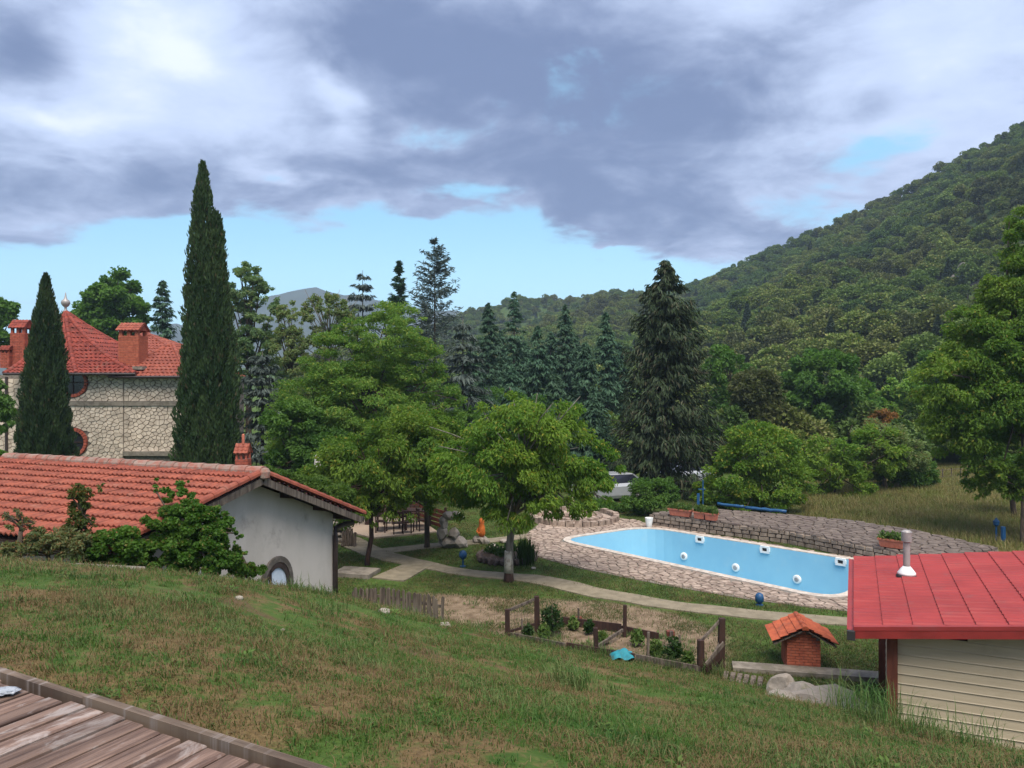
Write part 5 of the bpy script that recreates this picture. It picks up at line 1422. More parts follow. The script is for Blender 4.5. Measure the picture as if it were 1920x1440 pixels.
mb = MB(); mb.lathe(b, [(.98, 0), (.95, .18), (.3, .26), (.02, .28)], 24); mb.build('soil', simple('bed_soil', (.06, .04, .03), (.03, .02, .016), 9), root)
for i in range(26):
    a = 2 * math.pi * i / 26; rock_mb(b + Vector((math.cos(a) * 1.02, math.sin(a) * 1.02, .13)), (.13, .13, .17), 260 + i, 1).build('edge_stone', simple('dark_edge_stone', (.12, .085, .075), (.06, .045, .04), 6) if i == 0 else bpy.data.materials['dark_edge_stone'], root)
for k_, (dx_, dy_, s) in enumerate(((-.5, .1, .35), (.1, .3, .3), (-.1, -.4, .28))): foliage_tuft(root, b + Vector((dx_, dy_, .25)), s, s, .3, 160, .14, M_PLANT_DK, 300 + k_)
p = flat(985, 1056); root = thing('tall_grass_tuft', (p.x, p.y, 0), 'dense dark tuft of upright grass at the right of the flower bed', 'grass tuft')
r_ = np.random.default_rng(5); n_ = 420; C_ = np.c_[r_.normal(0, .16, n_), r_.normal(0, .16, n_), np.abs(r_.normal(.38, .2, n_))]; out = np.c_[C_[:, :2] * 1.2, np.ones(n_) * .6]
V, Fc = leaf_cards(r_, C_, out, .62, .05, -1.4, .01, rand=.3); link('blades', mesh_np('blades', V, Fc, M_PLANT_DK), root)

# ------------------------------------------------------------------ parked cars
def car(px, py, D, rz, lab, paint):
    p = at(px, py, D); root = thing('parked_car', (p.x, p.y, 0), lab, 'car', 'cars parked behind the garden'); Mr = Matrix.Rotation(rz, 3, 'Z')
    def W3(x, y, z): return Vector((p.x, p.y, 0)) + Mr @ Vector((x, y, z))
    sect = [(-2.1, .42, .62, .70), (-2.0, .30, .78, .80), (-1.2, .24, .92, .85), (-.7, .22, .98, .87), (.9, .22, 1.0, .87), (1.7, .26, .98, .84), (2.05, .34, .86, .76)]
    mb = MB(); vs = []
    for x, z0, z1, hw in sect:
        for y, z in ((-hw * .92, z0), (-hw, z0 + .16), (-hw, z1 - .16), (-hw * .9, z1), (hw * .9, z1), (hw, z1 - .16), (hw, z0 + .16), (hw * .92, z0)): vs.append(W3(x, y, z))
    fs = [(i * 8 + j, i * 8 + (j + 1) % 8, i * 8 + 8 + (j + 1) % 8, i * 8 + 8 + j) for i in range(len(sect) - 1) for j in range(8)] + [tuple(range(8)), tuple(range(len(vs) - 1, len(vs) - 9, -1))]
    mb.add(vs, fs); body = mb.build('body', paint, root, smooth=False)
    mb = MB(); lo = [W3(x, y, .95) for x, y in ((-1.0, -.78), (1.75, -.76), (1.75, .76), (-1.0, .78))]; hi = [W3(x, y, 1.42) for x, y in ((-.2, -.60), (1.2, -.60), (1.2, .60), (-.2, .60))]
    mb.add(lo + hi, [(0, 1, 5, 4), (1, 2, 6, 5), (2, 3, 7, 6), (3, 0, 4, 7)]); mb.build('windows', M_GLASS_DARK, root)
    mb = MB(); mb.prism([q + Vector((0, 0, .005)) for q in hi], (0, 0, .05), shrink=.88); mb.build('roof', paint, root)
    mb = MB()
    for i_ in range(4): mb.beam(lo[i_], hi[i_], .07, .07)
    tag(mb.build('pillars', paint, root), kind='stuff')
    for sx in (-1.3, 1.3):
        for sy in (-1, 1):
            mb = MB(); mb.tube([W3(sx, sy * .70, .31), W3(sx, sy * .87, .31)], .31, 18); wh = mb.build('wheel', M_BLACK, root)
            mb = MB(); mb.tube([W3(sx, sy * .85, .31), W3(sx, sy * .89, .31)], .19, 14); mb.build('rim', M_STEEL, wh)
    for sy in (-1, 1):
        mb = MB(); mb.box(W3(-2.06, sy * .56, .66), (.16, .34, .15), Mr); mb.build('headlight', M_CHROME, root)
        mb = MB(); mb.box(W3(2.03, sy * .6, .78), (.12, .24, .16), Mr); mb.build('tail_light', M_METAL_RED, root)
        mb = MB(); mb.box(W3(-.75, sy * .95, 1.0), (.12, .18, .13), Mr); mb.build('mirror', paint, root)
    mb = MB(); mb.box(W3(-2.12, 0, .48), (.06, .8, .14), Mr); mb.build('grille', M_BLACK, root)
car(1140, 950, 41.0, R(20), 'silver car parked under the walnut branches behind the fountain', M_CAR)
car(1275, 930, 46.5, R(12), 'pale car half hidden behind the tall dark spruce', simple('pale_blue_grey_car', (.42, .45, .52), (.40, .43, .50), 2, .3, .5, bump=0))

# far wire fence at the end of the meadow
a, b = at(1735, 905, 47.5), at(1905, 884, 52); a.z = g1(a.x, a.y); b.z = g1(b.x, b.y)
root = thing('meadow_fence', a, 'thin pale post and wire fence at the far end of the meadow', 'fence')
for i in range(12):
    p = a.lerp(b, i / 11); mb = MB(); mb.tube([p - Vector((0, 0, .1)), p + Vector((random.uniform(-.05, .05), 0, .85))], .035, 6); mb.build('post', M_WOOD_GREY, root)
for z_ in (.35, .75):
    mb = MB(); mb.tube([a + Vector((0, 0, z_)), b + Vector((0, 0, z_))], .012, 5); mb.build('wire', M_WOOD_GREY, root)

# ------------------------------------------------------------------ foliage materials
L_WALNUT = leaf_mat('walnut_leaves', (.062, .145, .018), (.155, .240, .032), (.25, .25, .04), big=.55, c3amt=.06)
L_ROBINIA = leaf_mat('feathery_leaves', (.082, .170, .030), (.155, .260, .050), (.22, .27, .055), big=.45)
L_OAK = leaf_mat('oak_leaves', (.044, .108, .020), (.098, .185, .038), big=.40)
L_YELLOW = leaf_mat('yellow_green_leaves', (.075, .158, .020), (.155, .235, .034), (.22, .22, .04), big=.40, c3amt=.05)
L_AIRY = leaf_mat('grey_green_leaves', (.090, .165, .080), (.165, .245, .115), (.18, .21, .08), big=.4)
L_SPARSE = leaf_mat('sparse_autumn_leaves', (.135, .200, .080), (.205, .265, .11), (.21, .19, .09), big=.5)
L_CYP = leaf_mat('cypress_foliage', (.018, .042, .016), (.046, .076, .028), (.06, .055, .03), trans=.10, big=.9, c3amt=.04)
L_SPRUCE = leaf_mat('dark_spruce_needles', (.019, .036, .017), (.046, .068, .034), (.065, .065, .04), trans=.08, big=.7)
L_FIR = leaf_mat('fir_needles', (.032, .078, .050), (.072, .138, .084), trans=.10, big=.5)
L_BLUE = leaf_mat('blue_cedar_needles', (.050, .072, .070), (.095, .122, .118), trans=.08, big=.6)
L_BROWN = leaf_mat('brownish_leaves', (.055, .072, .028), (.10, .108, .045), big=.5)
L_RED = leaf_mat('reddish_leaves', (.19, .085, .025), (.24, .13, .04), big=.6)
L_VINE = leaf_mat('vine_leaves', (.040, .108, .014), (.085, .165, .026), (.17, .16, .05), big=1.6, c3amt=.06)
L_WEED = leaf_mat('weed_leaves', (.085, .115, .048), (.135, .15, .072), (.17, .11, .05), big=1.6, c3amt=.2)
L_HEDGE = leaf_mat('hedge_leaves', (.050, .105, .018), (.10, .165, .030), big=1.2)
L_WOOD = leaf_mat('hillside_leaves', (.034, .062, .020), (.095, .122, .038), (.14, .13, .05), trans=.2, big=.05)
L_WOODS = [leaf_mat('hillside_leaves_%s' % k_, a, b, c, trans=.2, big=.05) for k_, a, b, c in (
    ('deep', (.050, .098, .024), (.096, .158, .038), None), ('mid', (.080, .136, .030), (.144, .200, .048), None), ('light', (.100, .150, .034), (.165, .210, .054), (.19, .19, .06)),
    ('olive', (.084, .112, .030), (.138, .158, .046), (.15, .15, .06)), ('blue', (.024, .048, .028), (.045, .072, .042), None), ('brown', (.062, .080, .030), (.098, .108, .042), None))]

def limb(mb, a, b, r0, r1, sag=.1, n=4):
    a, b = Vector(a), Vector(b); L_ = (b - a).length; pts = []
    w_ = Vector((random.uniform(-1, 1), random.uniform(-1, 1), random.uniform(.2, 1))) * L_ * sag
    for i in range(n + 1):
        t = i / n; pts.append(a.lerp(b, t) + w_ * (t * (1 - t) * 4 * .5))
    mb.tube(pts, list(np.linspace(r0, r1, n + 1)), 6)
def broadleaf(name, label, cat, D, trunk, ells, mat_, n, L, ncl=70, aspect=.5, droop=.2, cr=.26, shell=.50, bark=M_BARK, tr=.12, z0=None, group=None, seed=1, bare=0, fold=.12, branches=22, trunkmat=None, depth=.9, flat=.75, low=-.55):
    """a tree whose crown is a cloud of leafy sprays on limbs; ells = (px, py, rx, ry, depth shift in m) lobes seen from the camera"""
    r_ = np.random.default_rng(seed); random.seed(seed); n = int(n * 1.75); L *= .92; ncl = int(ncl * 1.3)
    bx = at(trunk[0], 0, D).x
    zb = g1(bx, D) if z0 is None else z0
    root = thing(name, (bx, D, zb), label, cat, group)
    E = []
    for e in ells:
        dd = D + (e[4] if len(e) > 4 else 0); c = at(e[0], e[1], dd); E.append((np.array(c), np.array([e[2] / F * dd, e[2] / F * dd * depth, e[3] / F * dd])))
    wgt = np.array([e[1][0] * e[1][2] for e in E]); wgt /= wgt.sum()
    cen, out, rad = [], [], []
    while len(cen) < ncl:
        k_ = r_.choice(len(E), p=wgt); d_ = r_.normal(size=3); d_ /= np.linalg.norm(d_)
        if d_[2] < low or (d_[1] > .35 and r_.random() < .55): continue
        rr = shell + (1 - shell) * r_.random() ** .6
        p = E[k_][0] + E[k_][1] * d_ * rr * .9
        cen.append(p); out.append(d_); rad.append(cr * (E[k_][1][0] * E[k_][1][2]) ** .5 * (.7 + .6 * r_.random()))
    cen, out, rad = np.array(cen), np.array(out), np.array(rad)
    cnt_ = np.maximum(3, (n / ncl * (rad / rad.mean()) ** 2 * (.5 + r_.random(ncl))).astype(int))
    idx = np.repeat(np.arange(ncl), cnt_)
    off = r_.normal(size=(len(idx), 3)); off /= np.linalg.norm(off, axis=1)[:, None]
    off *= (r_.random((len(idx), 1)) ** .45); off[:, 2] *= flat
    C_ = cen[idx] + off * rad[idx][:, None]
    o_ = out[idx] * .7 + off * .6
    base = np.array(root.location)
    V, Fc = leaf_cards(r_, C_ - base, o_, L, aspect, droop, fold)
    link('crown', mesh_np('crown', V, Fc, mat_), root)
    # trunk and limbs
    mb = MB(); topc = cen[np.argmax(cen[:, 2])]; ctr_ = sum(e[0] * w for e, w in zip(E, wgt))
    zc_ = ctr_[2]; zl = min(e[0][2] - e[1][2] for e in E)
    fork = Vector((bx + (ctr_[0] - bx) * .25, D, max(zb + .5, zl + (zc_ - zl) * .25)))
    pts = [Vector((bx, D, zb - .15)), Vector((bx + .02, D, zb + .25)), Vector((bx, D, zb)).lerp(fork, .6) + Vector((random.uniform(-.08, .08), 0, 0)), fork]
    mb.tube(pts, [tr * 1.35, tr * 1.05, tr * .95, tr * .85], 10)
    trunk_o = mb.build('trunk', trunkmat or bark, root, smooth=True)
    mb = MB(); top_ = Vector((ctr_[0], ctr_[1], zc_ + (topc[2] - zc_) * .5)); limb(mb, fork, top_, tr * .8, tr * .25, .06)
    order = r_.permutation(ncl)[:branches]
    for q in order:
        e = Vector(cen[q]); t = r_.uniform(0, .75); s_ = fork.lerp(top_, t); limb(mb, s_, e, tr * (.42 - .25 * t), .012 + tr * .05, .10)
    for q in r_.permutation(ncl)[:bare]:
        e = Vector(cen[q]) + Vector(out[q]) * rad[q] * 1.6; limb(mb, fork.lerp(top_, .6), e + Vector((0, 0, rad[q])), tr * .25, .012, .1)
    tag(mb.build('branches', bark, root, smooth=True), kind='stuff') if False else mb.build('branches', bark, root, smooth=True)
    return root

def conifer(name, label, D, px, py_top, rx_px, mat_, nb=150, nc=46, L=.5, aspect=.3, droop=.35, p=.85, z0=None, h0=.10, hang=.5, up=.15, seed=1, group=None, tr=.16, rand=.35, py_base=None, lean=0.0, layers=0, cat='conifer', shape=None):
    """trunk with whorled boughs carrying needle sprays"""
    r_ = np.random.default_rng(seed); random.seed(seed)
    b = at(px, 0, D); zb = g1(b.x, D) if z0 is None else z0
    H = at(0, py_top, D).z - zb; Rm = rx_px / F * D
    root = thing(name, (b.x, D, zb), label, cat, group)
    u_ = np.sort(r_.random(nb)) ** .85
    h = h0 + (1 - h0) * u_ * .985
    if layers: h = h0 + (1 - h0) * (np.floor(u_ * layers) + r_.random(nb) * .35) / layers * .985
    prof = (1 - (h - h0) / (1 - h0)) ** p if shape is None else np.interp((h - h0) / (1 - h0), *shape)
    rr = Rm * np.maximum(prof, .015) * r_.uniform(.68, 1.12, nb)
    az = r_.uniform(0, 2 * np.pi, nb)
    keep = ~((np.sin(az) > .3) & (r_.random(nb) < .35)); h, rr, az = h[keep], rr[keep], az[keep]; nb = len(h)
    per = np.maximum(6, (nc * (.35 + .65 * rr / Rm)).astype(int)); I_ = np.repeat(np.arange(nb), per)
    s = r_.uniform(.12, 1.03, len(I_)); R_ = rr[I_] * s
    lat = r_.normal(0, .16, len(I_)) * rr[I_] * (1.1 - s) * 1.2 + r_.normal(0, .04, len(I_))
    ca, sa = np.cos(az[I_]), np.sin(az[I_])
    z = h[I_] * H - droop * rr[I_] * s ** 1.6 + up * rr[I_] * s ** 3 * 1.4 + r_.normal(0, .05, len(I_)) * rr[I_]
    C_ = np.c_[ca * R_ - sa * lat, sa * R_ + ca * lat, z]
    o_ = np.c_[ca, sa, np.zeros(len(I_))] + np.c_[-sa, ca, np.zeros(len(I_))] * np.sign(lat)[:, None] * .5
    V, Fc = leaf_cards(r_, C_, o_, L, aspect, hang, .1, rand=rand, nup=1.0)
    link('crown', mesh_np('crown', V, Fc, mat_), root)
    mb = MB(); B = Vector((b.x, D, zb))
    mb.tube([B - Vector((0, 0, .15)), B + Vector((0, 0, H * .5)), B + Vector((0, 0, H * .985))], [tr, tr * .55, .015], 8)
    mb.build('trunk', M_BARK, root, smooth=True)
    mb = MB()
    for i in range(0, nb, 2):
        pts = []
        for t in (0, .5, 1):
            pts.append(B + Vector((math.cos(az[i]) * rr[i] * t, math.sin(az[i]) * rr[i] * t, h[i] * H - droop * rr[i] * t ** 1.6 + up * rr[i] * t ** 3 * 1.4)))
        mb.tube(pts, [tr * .16 * (1.15 - h[i]), tr * .1 * (1.15 - h[i]), .008], 4, caps=False)
    mb.build('boughs', M_BARK, root)
    return root

def cypress(name, label, D, px, py_top, shapes, n, L, seed, mat_=L_CYP, z0=None, group=None, cat='cypress'):
    """columnar cypress: upright sprays packed on one or more plumes; shapes = list of (dx_px, py_top, [(py, half width px), ...])"""
    r_ = np.random.default_rng(seed); b = at(px, 0, D); zb = g1(b.x, D) if z0 is None else z0
    root = thing(name, (b.x, D, zb), label, cat, group); Vs, Fs, o0 = [], [], 0
    mb = MB()
    for dxp, tilt, prof, share in shapes:
        zz = np.array([at(0, q[0], D).z for q in prof])[::-1]; ww = np.array([q[1] for q in prof])[::-1] / F * D
        m = int(n * share); z = []
        while len(z) < m:
            c = r_.uniform(zz[0], zz[-1], m); w_ = np.interp(c, zz, ww); z = np.concatenate([z, c[r_.random(m) < (w_ / ww.max()) * .9 + .1]])
        z = z[:m]; az = r_.uniform(0, 2 * np.pi, m); w_ = np.interp(z, zz, ww)
        lump = 1 + .24 * np.sin(az * 5 + z * 1.3 + seed) * np.sin(z * 2.1 + az * 2) + .15 * np.sin(az * 9 - z * 3.7)
        rad = w_ * lump * (1 - .42 * r_.random(m) ** 2.2) + r_.normal(0, .03, m)
        C_ = np.c_[np.cos(az) * rad + dxp / F * D + tilt * (z - zb), np.sin(az) * rad * .95, z - zb]
        o_ = np.c_[np.cos(az) * .55, np.sin(az) * .55, np.ones(m) * .45]
        V, Fc = leaf_cards(r_, C_, o_, L, .34, -.75, .08, rand=.32, nup=.0)
        Vs.append(V); Fs.append(Fc[0] + o0); o0 += len(V)
        mb.tube([Vector((b.x + dxp / F * D, D, zb - .1)), Vector((b.x + dxp / F * D + tilt * (zz[-1] - zb), D, zz[-1] - .3))], [.16, .02], 7)
    link('foliage', mesh_np('foliage', np.concatenate(Vs), [np.concatenate(Fs)], mat_), root)
    mb.build('trunk', M_BARK, root, smooth=True)
    return root

# ------------------------------------------------------------------ the trees one by one
cypress('cypress_tree', 'tallest cypress, a dark twin tipped column right of the stone house', 33.5, 390, 305, [
    (-10, 0.0, [(303, 2), (325, 7), (360, 13), (420, 18), (500, 24), (600, 31), (700, 37), (800, 42), (890, 42)], .56),
    (15, 0.0, [(396, 2), (415, 9), (450, 14), (540, 22), (620, 28), (720, 36), (820, 38), (890, 36)], .44)], 52000, .22, 11)
cypress('cypress_tree', 'shorter cypress standing in front of the stone tower', 34.0, 86, 515, [
    (0, 0.0, [(513, 2), (535, 7), (560, 11), (580, 17), (640, 25), (700, 31), (760, 36), (820, 42), (870, 42)], 1.0)], 36000, .20, 12)

# walnut in front of the pool, and its neighbours on the lawn
w = broadleaf('walnut_tree', 'walnut tree with a limewashed trunk and wide drooping crown before the pool', 'tree', 24.6, (954, 1090), [
    (985, 830, 120, 95), (930, 900, 130, 85, -.6), (1050, 880, 105, 85, .2), (1115, 890, 66, 58), (965, 780, 80, 55, .3), (860, 895, 70, 78, .3), (985, 945, 95, 55, -.5), (1040, 800, 70, 50, .3), (1130, 925, 52, 28), (900, 950, 85, 45), (1050, 945, 90, 42), (980, 978, 62, 24)],
    L_WALNUT, 25000, .165, ncl=150, aspect=.36, droop=.75, cr=.24, tr=.13, seed=21, bark=M_BARK_GREY, branches=60, bare=16, low=-.8, shell=.42)
mb = MB(); b = BASE[w]; mb.lathe(b + Vector((0, 0, -.1)), [(.185, 0), (.165, .2), (.150, .38), (.148, .40)], 12); mb.build('trunk_base', M_WOOD_DARK, w, smooth=True)
mb = MB(); mb.lathe(b + Vector((0, 0, .29)), [(.15, 0), (.147, .35), (.141, .68), (.135, .7)], 12); mb.build('limewash_band', M_LIMEWASH, w, smooth=True)
broadleaf('shade_tree', 'leafy tree on a thin dark trunk between the shed and the path', 'tree', 26.7, (688, 1062), [
    (690, 880, 105, 90), (760, 850, 95, 78, .5), (635, 900, 76, 70, .3), (745, 925, 90, 55, .2), (815, 870, 70, 80, 1.5), (690, 955, 80, 36, -.3), (610, 945, 50, 40), (765, 950, 70, 36), (700, 972, 60, 24)],
    L_WALNUT, 20000, .165, ncl=160, aspect=.40, droop=.6, cr=.25, tr=.085, seed=22, branches=34, bark=M_WOOD_DARK, low=-.8)
broadleaf('robinia_tree', 'tallest pale green feathery tree in the middle of the grove', 'tree', 36.0, (720, 1000), [
    (735, 640, 90, 75), (645, 690, 90, 78, -.5), (590, 770, 95, 85, -.8), (690, 760, 120, 95, -.5), (780, 695, 70, 70, .5), (825, 770, 50, 65, .5), (570, 850, 85, 60), (655, 850, 105, 70, -.5), (755, 605, 48, 40, .5), (665, 625, 50, 40)],
    L_ROBINIA, 40000, .18, ncl=380, aspect=.36, droop=.3, cr=.23, tr=.2, seed=23, branches=46, flat=.42)
broadleaf('shade_tree', 'round yellowish tree crown just left of the walnut', 'tree', 29.5, (800, 1020), [(790, 820, 75, 62), (850, 840, 55, 50), (730, 870, 60, 50)], L_WALNUT, 14000, .165, ncl=120, aspect=.4, droop=.5, cr=.3, tr=.1, seed=24, low=-.8)
broadleaf('acacia_tree', 'light green crown filling the gap below the tall cypress', 'tree', 33, (560, 960), [(545, 800, 60, 50), (600, 850, 60, 60), (530, 870, 40, 30)], L_OAK, 7000, .22, ncl=70, droop=.3, cr=.3, seed=25)

# darker trees filling the grove behind the lawn
for i, (px, D, ells, m_, lab) in enumerate((
    (640, 40, [(640, 880, 60, 50), (600, 900, 50, 45), (680, 900, 50, 50)], L_OAK, 'shadowy tree behind the patio, left of centre'),
    (770, 41, [(770, 860, 65, 70), (820, 900, 50, 50), (730, 920, 50, 40)], L_OAK, 'shadowy tree behind the patio fence'),
    (870, 43, [(870, 820, 55, 60), (890, 890, 55, 55)], L_OAK, 'dark tree in the gap left of the walnut crown'),
    (1010, 46, [(1010, 850, 65, 65), (1060, 890, 55, 50), (960, 900, 50, 45)], L_OAK, 'dark tree straight behind the walnut trunk'),
    (1110, 47, [(1120, 840, 55, 60), (1100, 890, 60, 45)], L_FIR, 'dark bluish tree behind the silver car'),
    (700, 48, [(700, 800, 70, 70), (640, 820, 60, 60)], L_OAK, 'dark tree hidden behind the robinia'),
    (820, 50, [(820, 760, 50, 70), (850, 800, 50, 60)], L_OAK, 'dark tree between the robinia and the blue cedar'),
    (930, 50, [(940, 780, 60, 60), (1000, 790, 60, 60)], L_OAK, 'dark tree between the blue cedar and the walnut top'))):
    broadleaf('grove_tree', lab, 'tree', D, (px, 0), ells, m_, 4600, .24, ncl=70, aspect=.5, droop=.3, cr=.24, seed=130 + i, low=-.95, branches=16, group='dark trees filling the grove')
# skyline trees
broadleaf('maple_tree', 'dense round green tree on the skyline behind the stone house', 'tree', 68, (215, 700), [(215, 555, 58, 50), (190, 590, 48, 45), (245, 590, 40, 45), (215, 620, 55, 45)], L_OAK, 9000, .42, ncl=90, aspect=.6, cr=.28, seed=31, tr=.25)
conifer('fir_tree', 'slim fir on the skyline right of the house chimney', 62, 305, 522, 56, L_FIR, nb=260, nc=40, L=.45, seed=32, droop=.2, p=.62)
broadleaf('maple_tree', 'small dark tree at the far left edge behind the house chimneys', 'tree', 60, (-5, 700), [(-12, 590, 40, 40), (0, 640, 32, 40), (20, 690, 18, 22)], L_OAK, 3800, .40, ncl=45, aspect=.6, cr=.3, seed=33)
broadleaf('poplar_tree', 'tall airy grey green tree just right of the tall cypress', 'tree', 54, (465, 900), [(460, 540, 45, 50), (495, 580, 38, 60), (440, 600, 40, 60), (480, 660, 55, 60), (500, 720, 50, 50), (445, 690, 35, 60)], L_AIRY, 13000, .25, ncl=230, aspect=.5, cr=.17, seed=34, tr=.22, branches=44, flat=.75)
broadleaf('birch_tree', 'thin yellow green tree left of the bare topped one on the skyline', 'tree', 52, (545, 900), [(545, 595, 30, 36), (540, 650, 40, 50), (560, 690, 40, 40)], L_SPARSE, 4600, .20, ncl=110, cr=.18, seed=35, branches=26)
broadleaf('birch_tree', 'sparse tree with bare grey twigs at its top, sky showing through', 'tree', 50, (618, 900), [(610, 585, 48, 40), (600, 640, 36, 40), (652, 620, 36, 45), (600, 690, 40, 28)], L_SPARSE, 5200, .19, ncl=150, cr=.16, seed=36, branches=40, bare=22, bark=M_BARK_GREY)
conifer('cedar_tree', 'open grey conifer with level tiers above the robinia', 60, 680, 501, 80, L_BLUE, nb=130, nc=30, L=.5, aspect=.22, seed=37, droop=-.05, up=.0, layers=12, h0=.35, rand=.4, p=.75)
conifer('fir_tree', 'narrow dark fir with upswept boughs behind the robinia', 56, 748, 484, 62, L_FIR, nb=260, nc=34, L=.5, seed=38, droop=-.35, up=.1, hang=.1)
conifer('larch_tree', 'tallest see-through blue grey larch on the skyline', 58, 815, 445, 84, L_BLUE, nb=300, nc=36, L=.42, aspect=.2, seed=39, droop=-.32, up=.0, hang=.05, h0=.18, p=.55, rand=.6)
conifer('cedar_tree', 'dense dusky blue cedar right of the robinia', 44, 868, 592, 78, L_BLUE, nb=170, nc=44, L=.46, aspect=.25, seed=40, droop=.12, up=.0, layers=15, p=.55, rand=.5)
conifer('cedar_tree', 'blue cedar in shade right beside the tall cypress', 42, 492, 655, 70, L_BLUE, nb=150, nc=40, L=.46, aspect=.25, seed=41, droop=.12, layers=12, p=.5, rand=.5)
conifer('cedar_tree', 'low drooping blue cedar over the dark pavilion', 36, 545, 770, 62, L_BLUE, nb=110, nc=34, L=.42, aspect=.25, seed=42, droop=.22, layers=8, p=.5, rand=.5)
for i, (px, pt, rx, D, m_, lab) in enumerate((
    (916, 565, 44, 66, L_FIR, 'pointed fir nearest the blue cedar in the dark row'), (964, 545, 40, 70, L_FIR, 'fir with the thinnest tallest spire in the dark row'), (1008, 610, 48, 60, L_FIR, 'broad low fir in the middle of the dark row'),
    (1060, 570, 44, 68, L_FIR, 'slender fir with a bare tip in the dark row'), (1098, 640, 46, 56, L_FIR, 'short fir between the slender ones and the spruce'), (1136, 585, 44, 64, L_FIR, 'fir just left of the big spruce'),
    (885, 640, 40, 58, L_FIR, 'fir tucked behind the blue cedar'), (1040, 700, 52, 50, L_FIR, 'dark fir low behind the walnut crown'), (960, 690, 56, 53, L_FIR, 'widest fir low behind the walnut crown'), (1110, 740, 50, 47, L_FIR, 'dark fir at the left foot of the big spruce'), (938, 620, 46, 76, L_FIR, 'dim fir filling the gap after the pointed one'), (985, 640, 46, 78, L_FIR, 'dim fir behind the thin spired one'), (1032, 620, 46, 74, L_FIR, 'dim fir left of the bare tipped one'), (1080, 630, 46, 76, L_FIR, 'dim fir right of the bare tipped one'), (1160, 640, 46, 72, L_FIR, 'dim fir against the left side of the big spruce'), (920, 740, 50, 49, L_FIR, 'low fir at the foot of the blue cedar'))):
    conifer('fir_tree', lab, D, px, pt, rx * 1.25, m_, nb=240, nc=44, L=.45, seed=50 + i, droop=.30, p=.72, group='row of dark firs', rand=.45)
conifer('spruce_tree', 'biggest dark spruce with hanging sprays beside the terrace', 43.0, 1248, 486, 108, L_SPRUCE, nb=430, nc=62, L=.44, aspect=.24, droop=.55, up=.34, hang=.75, seed=61, tr=.3, h0=.06, rand=.45,
        shape=([0, .12, .3, .5, .68, .84, .93, 1], [.86, 1.0, .90, .74, .60, .44, .22, .03]))

# right hand side
broadleaf('oak_tree', 'large deep green round oak behind the shrubs right of the spruce', 'tree', 60, (1540, 900), [(1540, 715, 82, 62), (1500, 760, 70, 60), (1590, 760, 65, 55), (1540, 800, 80, 50)], L_OAK, 11000, .38, ncl=110, aspect=.6, cr=.25, seed=71, tr=.3)
broadleaf('mixed_tree', 'brownish tree between the spruce and the round oak', 'tree', 55, (1420, 900), [(1420, 730, 48, 52), (1400, 790, 50, 50), (1445, 780, 42, 45)], L_BROWN, 5200, .34, ncl=60, cr=.28, seed=72)
broadleaf('mixed_tree', 'mid green tree close to the right flank of the spruce', 'tree', 62, (1370, 900), [(1365, 700, 45, 55), (1375, 770, 50, 60)], L_OAK, 4500, .38, ncl=50, cr=.28, seed=73)
broadleaf('mixed_tree', 'yellow green bushy tree on the edge of the terrace', 'tree', 37.5, (1430, 960), [(1420, 850, 85, 60), (1380, 900, 70, 48, -.4), (1460, 905, 70, 50, -.4), (1425, 930, 85, 34, -.7)], L_YELLOW if False else L_WALNUT, 11000, .19, ncl=110, cr=.26, seed=74, tr=.1, low=-.9, droop=.35)
broadleaf('mixed_tree', 'light green bush beyond the terrace with a tall stray shoot', 'tree', 42, (1560, 950), [(1555, 860, 58, 48), (1520, 900, 45, 42), (1590, 905, 52, 38), (1640, 850, 55, 55, 1)], L_YELLOW, 8500, .20, ncl=90, cr=.26, seed=75, low=-.9, bare=6)
broadleaf('mixed_tree', 'pale fine leaved bush at the left end of the meadow', 'tree', 44, (1660, 920), [(1650, 830, 60, 42), (1690, 860, 48, 45), (1620, 870, 45, 40)], L_SPARSE, 6500, .18, ncl=80, cr=.28, seed=76, low=-.8)
broadleaf('mixed_tree', 'dark dense bush at the edge of the meadow', 'tree', 45, (1690, 930), [(1690, 885, 50, 38), (1650, 895, 36, 30), (1725, 885, 34, 34)], L_OAK, 5500, .19, ncl=60, cr=.3, seed=77, low=-.95)
broadleaf('mixed_tree', 'reddish brown tree showing above the pale bush', 'tree', 56, (1655, 880), [(1655, 795, 30, 26), (1640, 815, 26, 22)], L_RED, 2300, .26, ncl=36, cr=.32, seed=78)
broadleaf('mixed_tree', 'light round tree between the oak and the big right hand tree', 'tree', 66, (1690, 850), [(1690, 735, 45, 28), (1725, 755, 45, 35), (1660, 760, 40, 30)], L_ROBINIA, 4600, .36, ncl=56, cr=.28, seed=79)
broadleaf('willow_tree', 'huge yellow green tree leaning in from the right edge', 'tree', 31.0, (1975, 950), [
    (1900, 590, 70, 90), (1850, 670, 95, 85), (1790, 725, 85, 72, -.5), (1880, 770, 120, 90, -.5), (1960, 700, 90, 130), (1810, 810, 90, 70, -.3), (1915, 470, 34, 66), (1880, 860, 80, 60, -.8), (1960, 520, 50, 80), (1850, 890, 60, 40, .2), (1930, 900, 60, 40, -.4), (1900, 530, 60, 70), (1930, 440, 50, 60), (1925, 600, 60, 60, -.6), (1780, 770, 70, 50, -.2), (1830, 610, 60, 60, .3), (1900, 680, 90, 80, -.8), (1870, 920, 60, 30, -.6)],
    L_YELLOW, 64000, .18, ncl=560, aspect=.42, droop=.6, cr=.22, tr=.28, seed=80, branches=50, low=-.75)
broadleaf('mixed_tree', 'dark undergrowth bush below the big right hand tree', 'tree', 36, (1900, 950), [(1895, 880, 42, 36), (1850, 880, 26, 22)], L_OAK, 3600, .19, ncl=40, cr=.3, seed=81, low=-.9)
